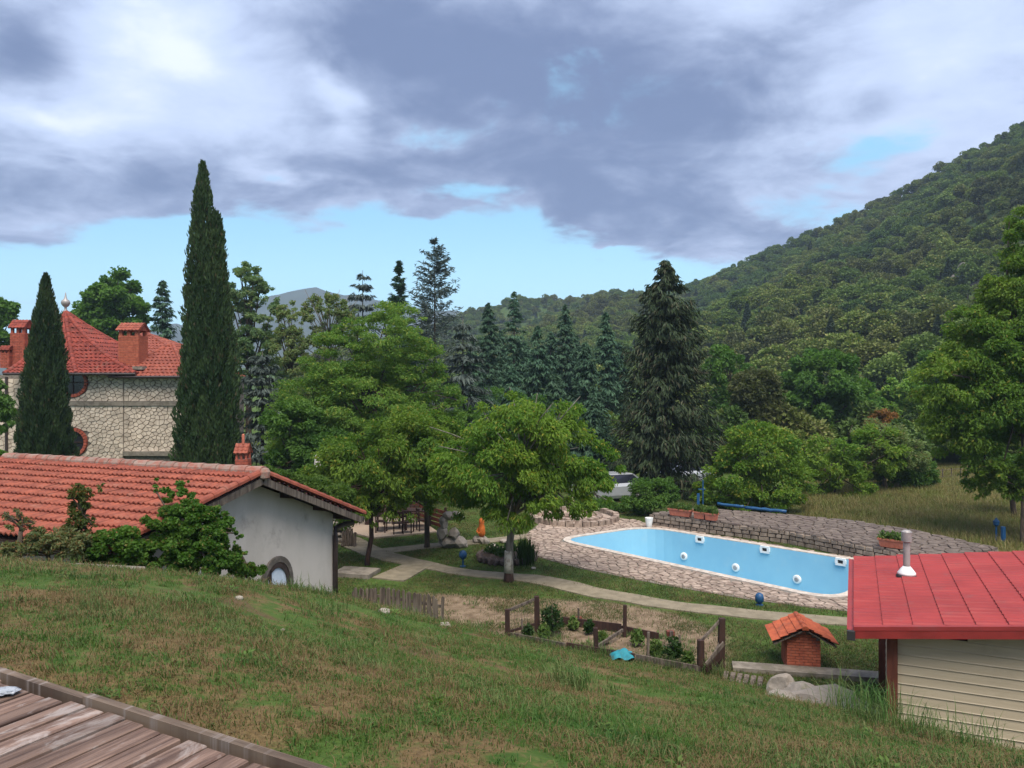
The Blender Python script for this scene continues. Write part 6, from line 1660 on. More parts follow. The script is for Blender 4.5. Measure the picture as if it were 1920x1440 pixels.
broadleaf('mixed_tree', 'green middle distance tree right behind the willow', 'tree', 70, (1760, 850), [(1770, 690, 50, 40), (1740, 720, 40, 35)], L_OAK, 3600, .42, ncl=46, cr=.28, seed=82)
# shrubs by the pool and spruce
broadleaf('mixed_tree', 'leafy low growth hiding the foot of the huge right edge tree', 'tree', 29.5, (1915, 960), [(1905, 905, 46, 34), (1955, 895, 60, 44), (1870, 885, 34, 24)], L_YELLOW, 6000, .18, ncl=70, cr=.26, seed=83, low=-.95, tr=.06)
def shrub(name, label, D, px, ells, mat_, n, L, seed, group=None, cat='shrub', **kw):
    return broadleaf(name, label, cat, D, (px, 0), ells, mat_, n, L, ncl=kw.pop('ncl', 44), cr=kw.pop('cr', .34), seed=seed, tr=kw.pop('tr', .04), low=-.95, branches=14, group=group, **kw)
shrub('laurel_shrub', 'rounded green shrub behind the white pot at the foot of the spruce', 36.5, 1215, [(1215, 928, 42, 34), (1190, 945, 24, 24), (1245, 925, 30, 30)], L_OAK, 5200, .16, 91)
shrub('laurel_shrub', 'low shrub in shade beside the parked silver car', 38.0, 1100, [(1100, 945, 60, 16), (1165, 952, 34, 20), (1130, 955, 40, 20)], L_OAK, 4600, .15, 92)
shrub('laurel_shrub', 'dark shrub filling the space behind the blue rolled covers', 37.5, 1340, [(1335, 925, 40, 30), (1380, 935, 40, 24)], L_WALNUT, 4600, .16, 93)
shrub('hedge', 'clipped bright green hedge behind the shed roof', 24.5, 555, [(490, 893, 40, 22), (540, 905, 40, 22), (590, 918, 40, 24), (635, 930, 36, 22)], L_HEDGE, 9000, .12, 94, cat='hedge', ncl=90, cr=.4, shell=.3)
shrub('vine_bush', 'dense vine covering the corner of the shed below the tiled roof', 13.6, 330, [(340, 985, 76, 52), (300, 1035, 84, 44, -.3), (375, 1035, 78, 46, -.2), (415, 1050, 56, 28, .1), (335, 930, 46, 28, .4), (380, 985, 60, 45), (300, 915, 16, 20, .3), (360, 905, 14, 14, .4), (438, 1000, 18, 20), (445, 1040, 22, 16)], L_VINE, 24000, .066, 95, cat='vine', ncl=190, cr=.19, shell=.25, aspect=.8)
shrub('vine_bush', 'low trailing vine reaching the arched door', 16.0, 465, [(450, 1066, 32, 12), (488, 1072, 22, 8), (440, 1040, 16, 22)], L_VINE, 800, .11, 96, cat='vine', ncl=26, aspect=.8)
shrub('vine_bush', 'broad leaved green clump at the shed eaves left of the vine', 12.9, 215, [(215, 1025, 66, 36), (175, 1040, 50, 30), (255, 1045, 40, 28)], L_VINE, 8000, .068, 97, cat='vine', ncl=50, aspect=.85)
shrub('wild_sapling', 'slim reddish sapling rising in front of the shed tiles', 12.6, 150, [(146, 945, 18, 36), (160, 925, 16, 16), (190, 915, 14, 9), (150, 985, 26, 22), (140, 910, 8, 10)], leaf_mat('sapling_leaves', (.055, .085, .02), (.10, .12, .035), (.24, .10, .045), big=2.0, c3amt=.16), 1300, .075, 98, cat='sapling', ncl=60, cr=.3)
shrub('dry_weed', 'dry brown weeds along the shed eaves at the left', 12.2, 95, [(95, 1012, 50, 24), (50, 1026, 45, 18), (130, 1022, 46, 26), (30, 985, 20, 10), (10, 1036, 40, 18)], L_WEED, 3600, .07, 99, cat='weeds', ncl=60)
shrub('dry_weed', 'tiny leafless weed against the tiles at the left edge', 12.8, 40, [(25, 965, 22, 12), (52, 985, 12, 18)], L_WEED, 260, .05, 100, cat='weeds', ncl=22)
shrub('dark_bush', 'dark green bush at the left edge over the end of the tiled roof', 19.6, 5, [(2, 870, 30, 26), (-20, 890, 30, 26)], L_OAK, 2400, .14, 101)
shrub('willow_branch', 'hanging green branch in front of the house drainpipe at the left edge', 30, -12, [(0, 760, 26, 30), (8, 790, 26, 22), (-14, 730, 24, 30), (-20, 700, 20, 20)], L_OAK, 1800, .18, 102, cat='tree', droop=.9)
shrub('climber', 'weeds growing at the foot of the stone house wall', 36.5, 245, [(245, 868, 16, 6), (275, 868, 8, 4)], L_HEDGE, 260, .12, 103, ncl=14, cat='weeds')
# vegetables inside the fence
for i, (px, py, h_, lab) in enumerate(((1035, 1188, .75, 'tallest tomato plant by the tall corner post'), (1020, 1196, .35, 'low bushy plant at the left corner of the patch'), (1075, 1178, .32, 'blue green cabbage like plant by the back board'), (1105, 1186, .34, 'second leafy plant along the back board'), (1130, 1205, .3, 'plant at the foot of the leaning rail'), (1195, 1208, .4, 'plant right of the mid post'), (1262, 1240, .55, 'big dark leafed plant near the right end of the patch'), (1290, 1248, .35, 'leafy plant beside the right corner post'), (1230, 1232, .4, 'plant behind the short dark stake'), (990, 1194, .3, 'pale green plant beside the left post'))):
    p = flat(px, py); root = thing('vegetable_plant', p, lab, 'vegetable plant', 'plants in the vegetable patch')
    foliage_tuft(root, p + Vector((0, 0, h_ * .25)), h_ * .42, h_ * .42, h_ * .85, int(170 + 160 * h_), .13, M_PLANT if i % 3 else M_PLANT_DK, 400 + i, up=.1)
    mb = MB(); mb.tube([p - Vector((0, 0, .05)), p + Vector((0, 0, h_))], .012, 5); mb.build('stem', M_TWIG, root)

# ------------------------------------------------------------------ the wooded hill
RA = np.array([(p - 960) / F for p in (300, 560, 860, 1000, 1150, 1280, 1340, 1400, 1500, 1600, 1700, 1800, 1920, 2100, 2400, 2900, 3500)])
RE = np.array([(HZ - p) / F for p in (712, 690, 612, 583, 566, 556, 520, 492, 450, 404, 356, 296, 240, 160, 70, 0, -40)])
RD = np.array([460, 450, 430, 420, 410, 395, 340, 325, 305, 290, 278, 266, 255, 245, 235, 225, 215.])
RS = np.array([120, 115, 105, 98, 92, 88, 84, 82, 78, 74, 70, 66, 62, 58, 52, 46, 40.])
def hillside(a, D):
    e, Rr, S = np.interp(a, RA, RE), np.interp(a, RA, RD), np.interp(a, RA, RS)
    zr = EYE + e * Rr
    s = (D - S) / (Rr - S)
    up_ = zr * np.clip(s, 0, 1) ** 1.12
    over = np.clip(D - Rr, 0, None)
    z = up_ - over * .35 + np.where(s < 0, (D - S) * .05, 0)
    x = a * D
    z = z + np.clip(s * 4, 0, 1) * np.clip((1.05 - s) * 8, 0, 1) * (vnoise(x, D, .022, 5) * 14 + vnoise(x, D, .06, 6) * 4)
    return z
na, nd = 150, 90
aa = np.linspace(-.5, 1.75, na); tt_ = np.linspace(0, 1, nd)
A2, T2 = np.meshgrid(aa, tt_)
S2, R2 = np.interp(A2, RA, RS) - 14, np.interp(A2, RA, RD) + 90
D2 = S2 + (R2 - S2) * T2; Z2 = hillside(A2, D2)
I = (np.arange(nd - 1)[:, None] * na + np.arange(na - 1)[None, :]).ravel()
mh = simple('forest_floor', (.062, .100, .032), (.042, .070, .022), .15, .95, .1, bump=.3, dirt=(.10, .085, .05), dirt_scale=.05)
o = link('hill', mesh_np('hill', np.c_[(A2 * D2).ravel(), D2.ravel(), Z2.ravel()], [np.c_[I, I + 1, I + na + 1, I + na]], mh, smooth=True)); tag(o, kind='structure')
# distant blue mountain
ma = np.array([(p - 960) / F for p in (-600, -200, 100, 350, 450, 530, 600, 680, 740, 800, 870, 1000, 1200, 1500, 2200)]); me_ = np.array([(HZ - p) / F for p in (640, 655, 640, 612, 580, 550, 545, 556, 574, 584, 588, 606, 620, 630, 640)])
a_ = np.linspace(-1.08, .85, 160); MD = 1500.0; V = []
nrw = 10
for k_ in range(nrw):
    f_ = k_ / (nrw - 1); Dm = MD - 600 * (1 - f_)
    e_ = np.interp(a_, ma, me_); zt = EYE + e_ * MD + vnoise(a_ * 900, a_ * 0, .03, 8) * 18 + vnoise(a_ * 900, a_ * 0, .1, 9) * 7
    V.append(np.c_[a_ * Dm, np.full(160, Dm), zt * f_ ** 1.2 + vnoise(a_ * 900, np.full(160, f_ * 400), .02, 10) * 40 * f_ * (1 - f_) - 3 * (1 - f_)])
V.append(np.c_[a_ * (MD + 400), np.full(160, MD + 400), np.full(160, 0.0)])
V = np.concatenate(V); I = (np.arange(nrw)[:, None] * 160 + np.arange(159)[None, :]).ravel()
o = link('mountain', mesh_np('mountain', V, [np.c_[I, I + 1, I + 161, I + 160]], simple('mountain_wood', (.05, .065, .04), (.035, .045, .03), .01, .95, .1, bump=0), smooth=True)); tag(o, kind='structure')

def wood_tree_mesh(name, mat_, seed, n, conif=False, tall=1.0):
    """one far tree: a bumpy crown of leaf sprays on a short trunk, about 5.5 m across"""
    r_ = np.random.default_rng(seed)
    if conif:
        h = r_.random(n) ** .8; az = r_.uniform(0, 6.283, n); rr = 1.7 * (1 - h) ** .8 * r_.uniform(.5, 1.1, n)
        C_ = np.c_[np.cos(az) * rr, np.sin(az) * rr, .6 + h * 7.6]; out = np.c_[np.cos(az), np.sin(az), np.full(n, -.1)]; L = .5
    else:
        nb = int(r_.integers(6, 17)); sx_, sz_ = r_.uniform(.65, 1.15), r_.uniform(.7, 1.25); bc = r_.normal(size=(nb, 3)); bc /= np.linalg.norm(bc, axis=1)[:, None]; bc[:, 2] = np.abs(bc[:, 2]) * 1.05 - .25
        bc = bc * np.array([1.8 * sx_, 1.8 * sx_, 1.6 * sz_]) * r_.uniform(.7, 1.05, (nb, 1)) + np.array([0, 0, 2.7 * tall]); bc[0] = (0, 0, 2.2 * tall)
        k_ = r_.integers(0, nb, n); d_ = r_.normal(size=(n, 3)); d_ /= np.linalg.norm(d_, axis=1)[:, None]; d_[:, 2] = np.where(d_[:, 2] < -.4, -d_[:, 2], d_[:, 2])
        br = r_.uniform(.55, 1.4, nb)
        C_ = bc[k_] + d_ * br[k_][:, None] * (.75 + .3 * r_.random((n, 1))); out = d_; L = .40
    V, Fc = leaf_cards(r_, C_, out, L, .62, .1, .1, rand=.55, nup=.9)
    tb = MB(); tb.tube([(0, 0, -.6), (0, 0, 2.6 * tall)], [.17, .09], 5); nv = len(V)
    V = np.concatenate([V, np.array(tb.v)]); quads = np.array([f for f in tb.f if len(f) == 4]) + nv
    return mesh_np(name, V, [Fc[0], quads], [mat_, M_BARK], midx=np.r_[np.zeros(len(Fc[0])), np.ones(len(quads))])
WOODM = []
for k_, (m_, cnt_) in enumerate(((0, 3), (1, 4), (2, 3), (3, 3), (5, 1))):
    for j in range(cnt_): WOODM.append(wood_tree_mesh('hillside_tree', L_WOODS[m_], 500 + k_ * 10 + j, 2200))
CONM = [wood_tree_mesh('hillside_conifer', L_WOODS[4], 560 + j, 1500, True) for j in range(2)]
r_ = np.random.default_rng(77)
pts = []
for _ in range(150000):
    a = r_.uniform(-.30, 1.45); Dd = math.sqrt(r_.uniform(60 ** 2, 470 ** 2))
    S_, R_ = np.interp(a, RA, RS), np.interp(a, RA, RD)
    if S_ - 6 < Dd < R_ + 22: pts.append((a, Dd))
R0 = lambda q: np.interp(q, RA, RD)
sel, cell = [], {}
for a, Dd in pts:
    x = a * Dd; sp = (2.35 + (Dd / 300)) * (.72 if Dd > R0(a) - 16 else 1) ; key = (int(x // 7), int(Dd // 7)); ok = True
    for i in (-1, 0, 1):
        for j in (-1, 0, 1):
            for (xx, yy) in cell.get((key[0] + i, key[1] + j), ()):
                if (xx - x) ** 2 + (yy - Dd) ** 2 < sp * sp: ok = False; break
    if ok: cell.setdefault(key, []).append((x, Dd)); sel.append((a, Dd))
sel = np.array(sel); zz = hillside(sel[:, 0], sel[:, 1]) - 1.3; X_ = sel[:, 0] * sel[:, 1]
patch = vnoise(X_, sel[:, 1], .028, 12) + .4 * vnoise(X_, sel[:, 1], .09, 13)
near_rock = np.hypot((X_ / sel[:, 1] * F + 960 - 1815), (HZ - (zz - EYE) / sel[:, 1] * F - 530) * 1.3) < 34
keep_ = ~(near_rock & (r_.random(len(sel)) < .75))
sel, zz, X_, patch = sel[keep_], zz[keep_], X_[keep_], patch[keep_]
def pick(p):
    """neighbouring trees tend to be alike"""
    q = p + r_.normal(0, .22)
    if r_.random() < .018: return None
    i = int(np.clip((q + .62) / 1.24, 0, .999) * len(WOODM)); return i
var = [pick(p) for p in patch]
scl = (.58 + .62 * r_.random(len(sel)) ** 1.2) * np.where(sel[:, 1] > np.interp(sel[:, 0], RA, RD) - 14, .9, 1.0) * np.where(patch > .2, 1.1, 1.0)
# the ones that show largest, in the frame and not behind the garden trees, stand as single objects
apx = 960 + F * X_ / sel[:, 1]; apy = HZ - (zz + 3 - EYE) / sel[:, 1] * F
vis = (apx > 1290) & (apx < 1930) & (apy < 690) & (apy > 200) & ~((apx > 1720) & (apy > 440 + (1920 - apx) * 1.1))
order = np.argsort(np.where(vis, sel[:, 1] / scl, 1e9))[:290]
single = set(int(i) for i in order if vis[i])
TONE = {'deep': 'dark green', 'mid': 'mid green', 'light': 'light green', 'olive': 'olive green', 'brown': 'brownish', 'blue': 'blue green'}
gp_, gr_, gs_, gi_ = [], [], [], []
for i in range(len(sel)):
    me = CONM[i % 2] if var[i] is None else WOODM[var[i]]
    s = float(scl[i]) * (1.12 if var[i] is not None else .8); rz = float(r_.uniform(0, 6.28)); loc = (float(X_[i]), float(sel[i, 1]), float(zz[i]))
    if i in single:
        o = bpy.data.objects.new('hillside_tree', me); COL.objects.link(o); o.location = loc; o.rotation_euler = (0, 0, rz); o.scale = (s, s, s * float(r_.uniform(.85, 1.1)))
        tone = TONE[me.materials[0].name.split('_')[-1]]
        x_, y_ = apx[i], apy[i]
        frac = (y_ - np.interp(x_, 960 + F * RA, HZ - F * RE)) / (700 - np.interp(x_, 960 + F * RA, HZ - F * RE))
        high = 'on the skyline' if frac < .10 else 'just below the skyline' if frac < .24 else 'high on the slope' if frac < .42 else 'halfway up the slope' if frac < .6 else 'low on the slope' if frac < .8 else 'at the foot of the slope'
        side = 'beside the big spruce' if x_ < 1370 else 'above the terrace bushes' if x_ < 1470 else 'above the deep green oak' if x_ < 1590 else 'above the reddish tree' if x_ < 1680 else 'above the meadow' if x_ < 1770 else 'below the crags' if y_ > 545 else 'right of the crags' if x_ > 1845 else 'above the crags'
        size = 'large' if s > 1.12 else 'small' if s < .9 else 'middling'
        tag(o, '%s %s %s %s, %s' % (size, tone, 'conifer' if var[i] is None else 'tree', high, side), 'tree', 'trees of the wooded hillside')
    else:
        gp_.append(loc); gr_.append((0, 0, rz)); gs_.append(s); gi_.append(len(WOODM) + i % 2 if var[i] is None else var[i])

def scatter(name, pts, rots, scls, idx, protos, kind='stuff'):
    """one object of scattered growth (geometry nodes on a point mesh)"""
    me = bpy.data.meshes.new(name); P = np.asarray(pts, np.float32)
    me.vertices.add(len(P)); me.vertices.foreach_set('co', P.ravel())
    for nm, ty, val, key in (('rot', 'FLOAT_VECTOR', np.asarray(rots, np.float32).ravel(), 'vector'), ('scl', 'FLOAT', np.asarray(scls, np.float32), 'value'), ('idx', 'INT', np.asarray(idx, np.int32), 'value')):
        a_ = me.attributes.new(nm, ty, 'POINT'); a_.data.foreach_set(key, val)
    o = bpy.data.objects.new(name, me); COL.objects.link(o)
    coll = bpy.data.collections.new(name + '_kinds')
    for k_, pm in enumerate(protos):
        q = bpy.data.objects.new('%s_kind_%02d' % (name, k_), pm); coll.objects.link(q)
    t = bpy.data.node_groups.new(name, 'GeometryNodeTree')
    t.interface.new_socket('Geometry', in_out='INPUT', socket_type='NodeSocketGeometry'); t.interface.new_socket('Geometry', in_out='OUTPUT', socket_type='NodeSocketGeometry')
    N = t.nodes.new; gi, go = N('NodeGroupInput'), N('NodeGroupOutput'); iop = N('GeometryNodeInstanceOnPoints'); ci = N('GeometryNodeCollectionInfo')
    ci.inputs['Collection'].default_value = coll; ci.inputs['Separate Children'].default_value = True; ci.inputs['Reset Children'].default_value = True
    def na_(nm, ty):
        n_ = N('GeometryNodeInputNamedAttribute'); n_.data_type = ty; n_.inputs['Name'].default_value = nm; return n_.outputs['Attribute']
    e2r = N('FunctionNodeEulerToRotation'); lk = t.links.new
    lk(na_('rot', 'FLOAT_VECTOR'), e2r.inputs[0]); lk(gi.outputs[0], iop.inputs['Points']); lk(ci.outputs[0], iop.inputs['Instance']); iop.inputs['Pick Instance'].default_value = True
    lk(na_('idx', 'INT'), iop.inputs['Instance Index']); lk(e2r.outputs[0], iop.inputs['Rotation']); lk(na_('scl', 'FLOAT'), iop.inputs['Scale']); lk(iop.outputs[0], go.inputs[0])
    md = o.modifiers.new('growth', 'NODES'); md.node_group = t
    return tag(o, kind=kind)
o = scatter('distant_wood', gp_, gr_, gs_, gi_, WOODM + CONM); o['label'] = 'dense mixed wood covering the rest of the hillside'; o['category'] = 'wood'
# low wood on the flat behind the garden, filling between the trunks
mp, mr, ms, mi = [], [], [], []
for _ in range(420):
    D_ = r_.uniform(52, 100); px = r_.uniform(-150, 2050); x = (px - 960) / F * D_
    if px < 420 and D_ < 62: continue
    if 430 < px < 700 and r_.random() < .75: continue
    mp.append((x, D_, g1(x, D_) - .5)); mr.append((0, 0, r_.uniform(0, 6.28))); ms.append(r_.uniform(.6, 1.05) * (.75 if px < 900 else 1)); mi.append(int(r_.integers(0, len(WOODM) - 1)))
o = scatter('thicket', mp, mr, ms, mi, WOODM + CONM); o['label'] = 'tangled green thicket between and behind the garden trees'; o['category'] = 'thicket'
# crags
for i, (px, py, s, lab) in enumerate(((1812, 520, 2.2, 'tallest pale crag among the trees high on the hill'), (1790, 535, 1.5, 'narrow pale crag left of the tallest one'), (1835, 545, 1.9, 'pinkish crag right of the tallest one'), (1762, 525, 1.2, 'small crag furthest left on the hill'), (1815, 565, 1.3, 'lowest crag under the tallest one'))):
    a = (px - 960) / F; best = None
    for Dd in np.linspace(75, 250, 700):
        if hillside(np.array([a]), np.array([Dd]))[0] >= EYE + (HZ - py) / F * Dd: best = Dd; break
    if best is None: continue
    p = at(px, py, best); o = rock_mb(p + Vector((0, 1.0, .6)), (s * .6, s * .7, s * 1.1), 300 + i, 3).build('crag', M_CLIFF, base=p); tag(o, lab, 'crag')

# ------------------------------------------------------------------ grass
def blade_mat(name, c1, c2, dry, field=False):
    m, T = new_mat(name); g = T.n('ShaderNodeNewGeometry'); P_ = g.outputs['Position']
    a1, _ = T.noise(P_, .55, 6, .62, .3); a2, _ = T.noise(P_, 3.2, 6, .65); r0 = g.outputs['Random Per Island']
    f = T.math('ADD', T.math('MULTIPLY_ADD', a1, .75, T.math('MULTIPLY', a2, .55)), T.math('MULTIPLY_ADD', r0, .30, -.11))
    col = T.mix(r0, c1, c2); a5, _ = T.noise(T.vec('ADD', P_, (9.0, 2.0, 4.0)), 1.1, 5, .6); col = T.mix(T.math('MULTIPLY', T.ramp(a5, .50, .62), .75), col, T.vec('MULTIPLY', col, (.45, .62, .6))); col = T.mix(T.ramp(f, .645, .75), col, dry)
    b = T.n('ShaderNodeBsdfPrincipled'); T.put(b.inputs['Base Color'], col); b.inputs['Roughness'].default_value = .6; b.inputs['Specular IOR Level'].default_value = .25
    tr = T.n('ShaderNodeBsdfTranslucent'); T.put(tr.inputs[0], col); mx = T.n('ShaderNodeMixShader'); mx.inputs[0].default_value = .3
    T.t.links.new(b.outputs[0], mx.inputs[1]); T.t.links.new(tr.outputs[0], mx.inputs[2]); o = T.n('ShaderNodeOutputMaterial'); T.t.links.new(mx.outputs[0], o.inputs[0]); return m
G_BANK = blade_mat('bank_grass', (.038, .102, .012), (.080, .146, .022), (.165, .115, .050))
G_LAWN = blade_mat('lawn_grass', (.040, .085, .014), (.075, .115, .022), (.135, .115, .045))
G_FIELD = blade_mat('meadow_grass', (.125, .165, .032), (.195, .205, .055), (.23, .19, .075))
G_TALL = blade_mat('tall_grass', (.045, .115, .020), (.085, .165, .034), (.12, .16, .05))
def tuft(name, mat_, n, h, spread, wid, lean, seed):
    """a clump of bent blades"""
    r_ = np.random.default_rng(seed); b = np.c_[r_.normal(0, spread, n), r_.normal(0, spread, n), np.full(n, -.01)]
    az = r_.uniform(0, 6.283, n); H_ = h * r_.uniform(.45, 1.15, n); ln = lean * r_.uniform(.2, 1.3, n); d_ = np.c_[np.cos(az), np.sin(az), np.zeros(n)]; s = np.c_[-np.sin(az), np.cos(az), np.zeros(n)] * wid / 2
    m_ = b + d_ * (H_ * ln * .35)[:, None] + np.c_[np.zeros((n, 2)), H_ * .6]; t = b + d_ * (H_ * ln)[:, None] + np.c_[np.zeros((n, 2)), H_ * (1 - .35 * ln)]
    V = np.stack([b - s, b + s, m_ + s * .7, m_ - s * .7, t], 1).reshape(-1, 3); I_ = np.arange(n)[:, None] * 5
    return mesh_np(name, V, [I_ + np.array([0, 1, 2, 3]), I_ + np.array([3, 2, 4])], mat_)
def broad(name, mat_, n, seed):
    r_ = np.random.default_rng(seed); az = r_.uniform(0, 6.283, n); C_ = np.c_[np.cos(az) * .05, np.sin(az) * .05, r_.uniform(.01, .05, n)]; o_ = np.c_[np.cos(az), np.sin(az), np.full(n, .35)]
    V, Fc = leaf_cards(r_, C_, o_, .048, .45, 0, .05, rand=.3, nup=1.5); return mesh_np(name, V, Fc, mat_)
KB = [tuft('bank_tuft', G_BANK, 44, .038, .060, .0050, 1.2, 600 + i) for i in range(4)] + [tuft('bank_tuft', G_BANK, 34, .060, .055, .0052, 1.0, 610 + i) for i in range(3)] + [broad('bank_weed', M_PLANT, 16, 620 + i) for i in range(2)] + [tuft('bank_tuft', G_TALL, 30, .10, .05, .0055, .8, 630 + i) for i in range(2)]
r_ = np.random.default_rng(99)
def deck_side(X, Y):
    return (X - e0.x) * dn.x + (Y - e0.y) * dn.y     # > 0 on the deck
P_, S_, I_ = [], [], []
for (ya, yb, dens) in ((2.6, 5.5, 330), (5.5, 8.5, 190), (8.5, 12.5, 95), (12.5, 18.5, 48)):
    xa, xb = -.72 * yb - 1.0, .72 * yb + 1.0; n_ = int((xb - xa) * (yb - ya) * dens)
    X = r_.uniform(xa, xb, n_); Y = r_.uniform(ya, yb, n_); hz_ = hill_z(X, Y)
    pat = vnoise(X, Y, .8, 21) + .6 * vnoise(X, Y, 2.2, 22)
    ok = (deck_side(X, Y) < -.03) & (np.abs(X) < .70 * Y + .8) & (hz_ > -.05) & (r_.random(n_) < np.clip(.62 + pat * .9, .18, 1))
    X, Y, pat = X[ok], Y[ok], pat[ok]
    # not inside the shed or the cabin
    t_ = (X - AP.x) * su.x + (Y - AP.y) * su.y; q_ = (X - AP.x) * sr.x + (Y - AP.y) * sr.y
    s_ = (X - CP.x) * cu.x + (Y - CP.y) * cu.y; v_ = (X - CP.x) * cv.x + (Y - CP.y) * cv.y
    ok = ~((q_ > .45) & (t_ > -3.2) & (t_ < 3.2)) & ~((s_ > s0) & (v_ > wo_ - .05)) & ~inside_np(X, Y, GARDEN)
    X, Y, pat = X[ok], Y[ok], pat[ok]; Z = gz(X, Y)
    u_ = r_.random(len(X)) + pat * .35
    k_ = np.where(u_ < .62, r_.integers(0, 4, len(X)), np.where(u_ < .955, r_.integers(4, 7, len(X)), np.where(u_ < .965, r_.integers(7, 9, len(X)), r_.integers(9, 11, len(X)))))
    P_.append(np.c_[X, Y, Z]); I_.append(k_); S_.append(r_.uniform(.7, 1.35, len(X)) * (1.0 if yb < 9 else 1.25))
P_, S_, I_ = np.concatenate(P_), np.concatenate(S_), np.concatenate(I_)
o = scatter('bank_grass', P_, np.c_[r_.normal(0, .15, len(P_)), r_.normal(0, .15, len(P_)), r_.uniform(0, 6.28, len(P_))], S_, I_, KB); o['label'] = 'patchy green and straw coloured grass on the foreground bank'; o['category'] = 'grass'
# lawn
KL_ = [tuft('lawn_tuft', G_LAWN, 34, .075, .12, .011, .9, 640 + i) for i in range(4)]
n_ = 26000; Y = r_.uniform(15, 44, n_); X = r_.uniform(-.45, .62, n_) * Y; ok = hill_z(X, Y) < .1
pth = np.minimum(np.minimum(dist_np(X, Y, PATH) - .5, dist_np(X, Y, PATH_B) - .45), dist_np(X, Y, PATH_C) - .58)
soil_d = np.where(inside_np(X, Y, SOILZ), 0, dist_np(X, Y, SOILZ, True))
ok &= (pth > .05) & ~inside_np(X, Y, PAVE_OUT) & ~inside_np(X, Y, TERR) & ~inside_np(X, Y, PATIO) & ~inside_np(X, Y, FIELD) & ((soil_d > .3) | (vnoise(X, Y, 1.1, 33) > .08) | (r_.random(n_) < .16)) & (np.hypot(X - FOUNT.x, Y - FOUNT.y) > 2.1)
t_ = (X - AP.x) * su.x + (Y - AP.y) * su.y; q_ = (X - AP.x) * sr.x + (Y - AP.y) * sr.y; ok &= ~((q_ > .4) & (np.abs(t_) < 3.3))
s_ = (X - CP.x) * cu.x + (Y - CP.y) * cu.y; v_ = (X - CP.x) * cv.x + (Y - CP.y) * cv.y; ok &= ~((s_ > s0) & (v_ > 0) & (v_ < CL))
X, Y = X[ok], Y[ok]; o = scatter('lawn_grass', np.c_[X, Y, gz(X, Y)], np.c_[np.zeros(len(X)), np.zeros(len(X)), r_.uniform(0, 6.28, len(X))], r_.uniform(.7, 1.5, len(X)), r_.integers(0, 4, len(X)), KL_); o['label'] = 'short mown lawn between the paths and the pool'; o['category'] = 'grass'
# weeds in and round the vegetable patch
n_ = 420; q_ = [SOILZ[0], SOILZ[5], SOILZ[7]]; X = r_.uniform(-2.4, 5.6, n_); Y = r_.uniform(16.4, 23, n_); ok = (inside_np(X, Y, GARDEN) | inside_np(X, Y, SOILZ)) & (hill_z(X, Y) < .2) & (vnoise(X, Y, .9, 41) > np.where(inside_np(X, Y, GARDEN), -.12, .12))
X, Y = X[ok], Y[ok]; KW = [tuft('patch_weed', G_TALL, 24, .16, .07, .012, .8, 660 + i) for i in range(3)] + [broad('patch_weed', M_PLANT, 22, 670 + i) for i in range(2)]
o = scatter('patch_weeds', np.c_[X, Y, gz(X, Y)], np.c_[np.zeros(len(X)), np.zeros(len(X)), r_.uniform(0, 6.28, len(X))], r_.uniform(.6, 1.6, len(X)), r_.integers(0, 5, len(X)), KW); o['label'] = 'weeds sprouting in the bare soil of the vegetable patch'; o['category'] = 'weeds'
# meadow
KF = [tuft('meadow_tuft', G_FIELD, 30, .42, .14, .016, .5, 650 + i) for i in range(4)]
n_ = 16000; X = r_.uniform(12, 34, n_); Y = r_.uniform(24, 56, n_); ok = inside_np(X, Y, FIELD) & ~inside_np(X, Y, offset_poly(TERR, .1)); X, Y = X[ok], Y[ok]
o = scatter('meadow_grass', np.c_[X, Y, gz(X, Y)], np.c_[np.zeros(len(X)), np.zeros(len(X)), r_.uniform(0, 6.28, len(X))], r_.uniform(.6, 1.3, len(X)), r_.integers(0, 4, len(X)), KF); o['label'] = 'tall yellowing meadow grass beyond the terrace'; o['category'] = 'grass'
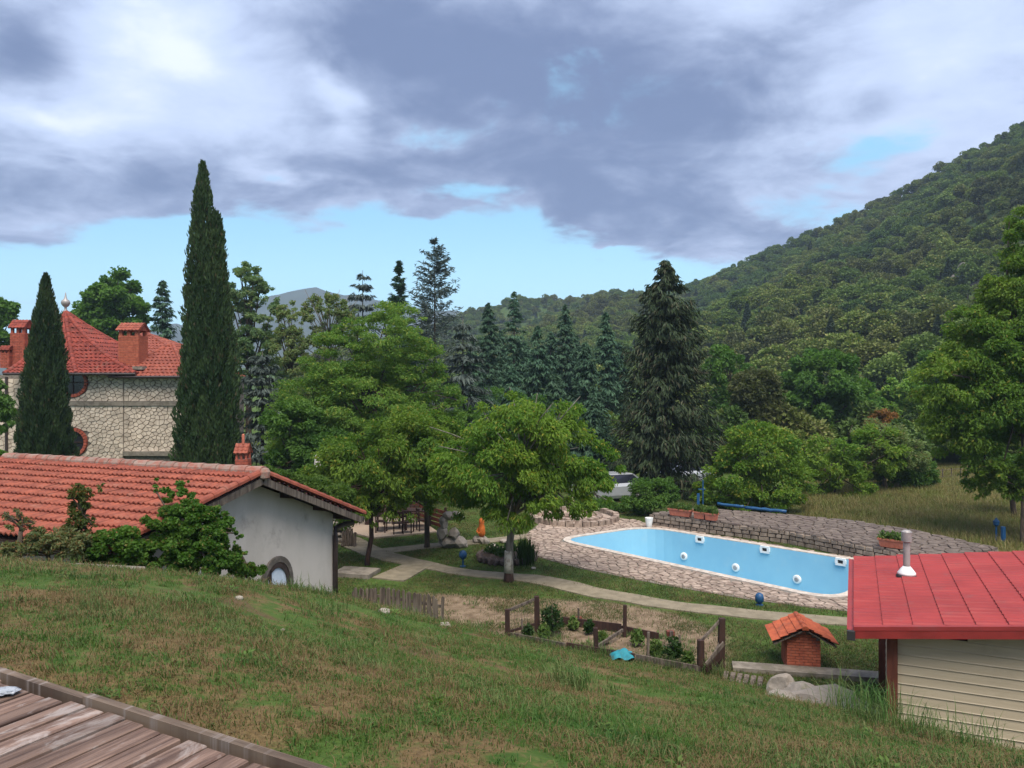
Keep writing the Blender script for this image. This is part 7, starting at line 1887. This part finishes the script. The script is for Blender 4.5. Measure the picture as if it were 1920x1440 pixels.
# single big tufts
def big_tuft(px, py, h, spread, n, lab, seed, wid=.012):
    p = gp(px, py); o = link('grass_tuft', tuft('grass_tuft', G_TALL, n, h, spread, wid, .75, seed)); o.location = p; tag(o, lab, 'grass tuft', 'large tufts on the bank')
for i, (px, py) in enumerate(((960, 1202), (990, 1206), (1030, 1216), (1075, 1224), (1100, 1230), (1130, 1232), (1205, 1240), (1235, 1246), (1262, 1252), (1290, 1258), (1325, 1262), (1348, 1268), (600, 1116), (560, 1110))):
    p = gp(px, py); o = link('grass_tuft', tuft('grass_tuft', G_TALL, 60, .20 + .1 * (i % 3), .10, .009, .7, 720 + i)); o.location = p
    tag(o, 'weedy tuft %s' % ('against the front boards of the vegetable patch' if i < 12 else 'at the foot of the pale shed wall'), 'grass tuft', 'weedy tufts along fence and wall')
big_tuft(1062, 1290, .30, .16, 260, 'broad dark green tuft on the bank below the teal sack', 701)
big_tuft(1140, 1300, .12, .10, 60, 'small flat tuft beside the broad dark green one', 702)
big_tuft(1600, 1345, .55, .20, 190, 'tall arching tuft left of the cabin corner post', 703, .009)
big_tuft(1655, 1362, .55, .20, 200, 'tall arching tuft right at the foot of the cabin corner post', 704, .009)
big_tuft(1735, 1385, .40, .22, 170, 'long grass in front of the lowest clapboards', 705, .009)
big_tuft(1830, 1405, .36, .25, 150, 'long grass at the right end of the cabin wall', 706, .009)
big_tuft(610, 1155, .18, .14, 110, 'bright green tuft near the shed corner on the bank', 707)
big_tuft(885, 1180, .22, .18, 120, 'green tuft between picket fence and vegetable patch', 708)
big_tuft(335, 1300, .13, .10, 70, 'leafy tuft on the slope in the left foreground', 709)
big_tuft(700, 1330, .12, .12, 70, 'leafy tuft in the middle foreground', 710)

# ------------------------------------------------------------------ air
HAZE_DENSITY = 0.00038
mz, T = new_mat('haze_air'); pv = T.n('ShaderNodeVolumePrincipled'); pv.inputs['Color'].default_value = (.62, .78, 1.0, 1); pv.inputs['Density'].default_value = HAZE_DENSITY; pv.inputs['Anisotropy'].default_value = .2
oo = T.n('ShaderNodeOutputMaterial'); T.t.links.new(pv.outputs[0], oo.inputs['Volume'])
mb = MB(); mb.box((0, 950, 106), (4400, 2560, 220)); o = mb.build('haze', mz); tag(o, kind='stuff')
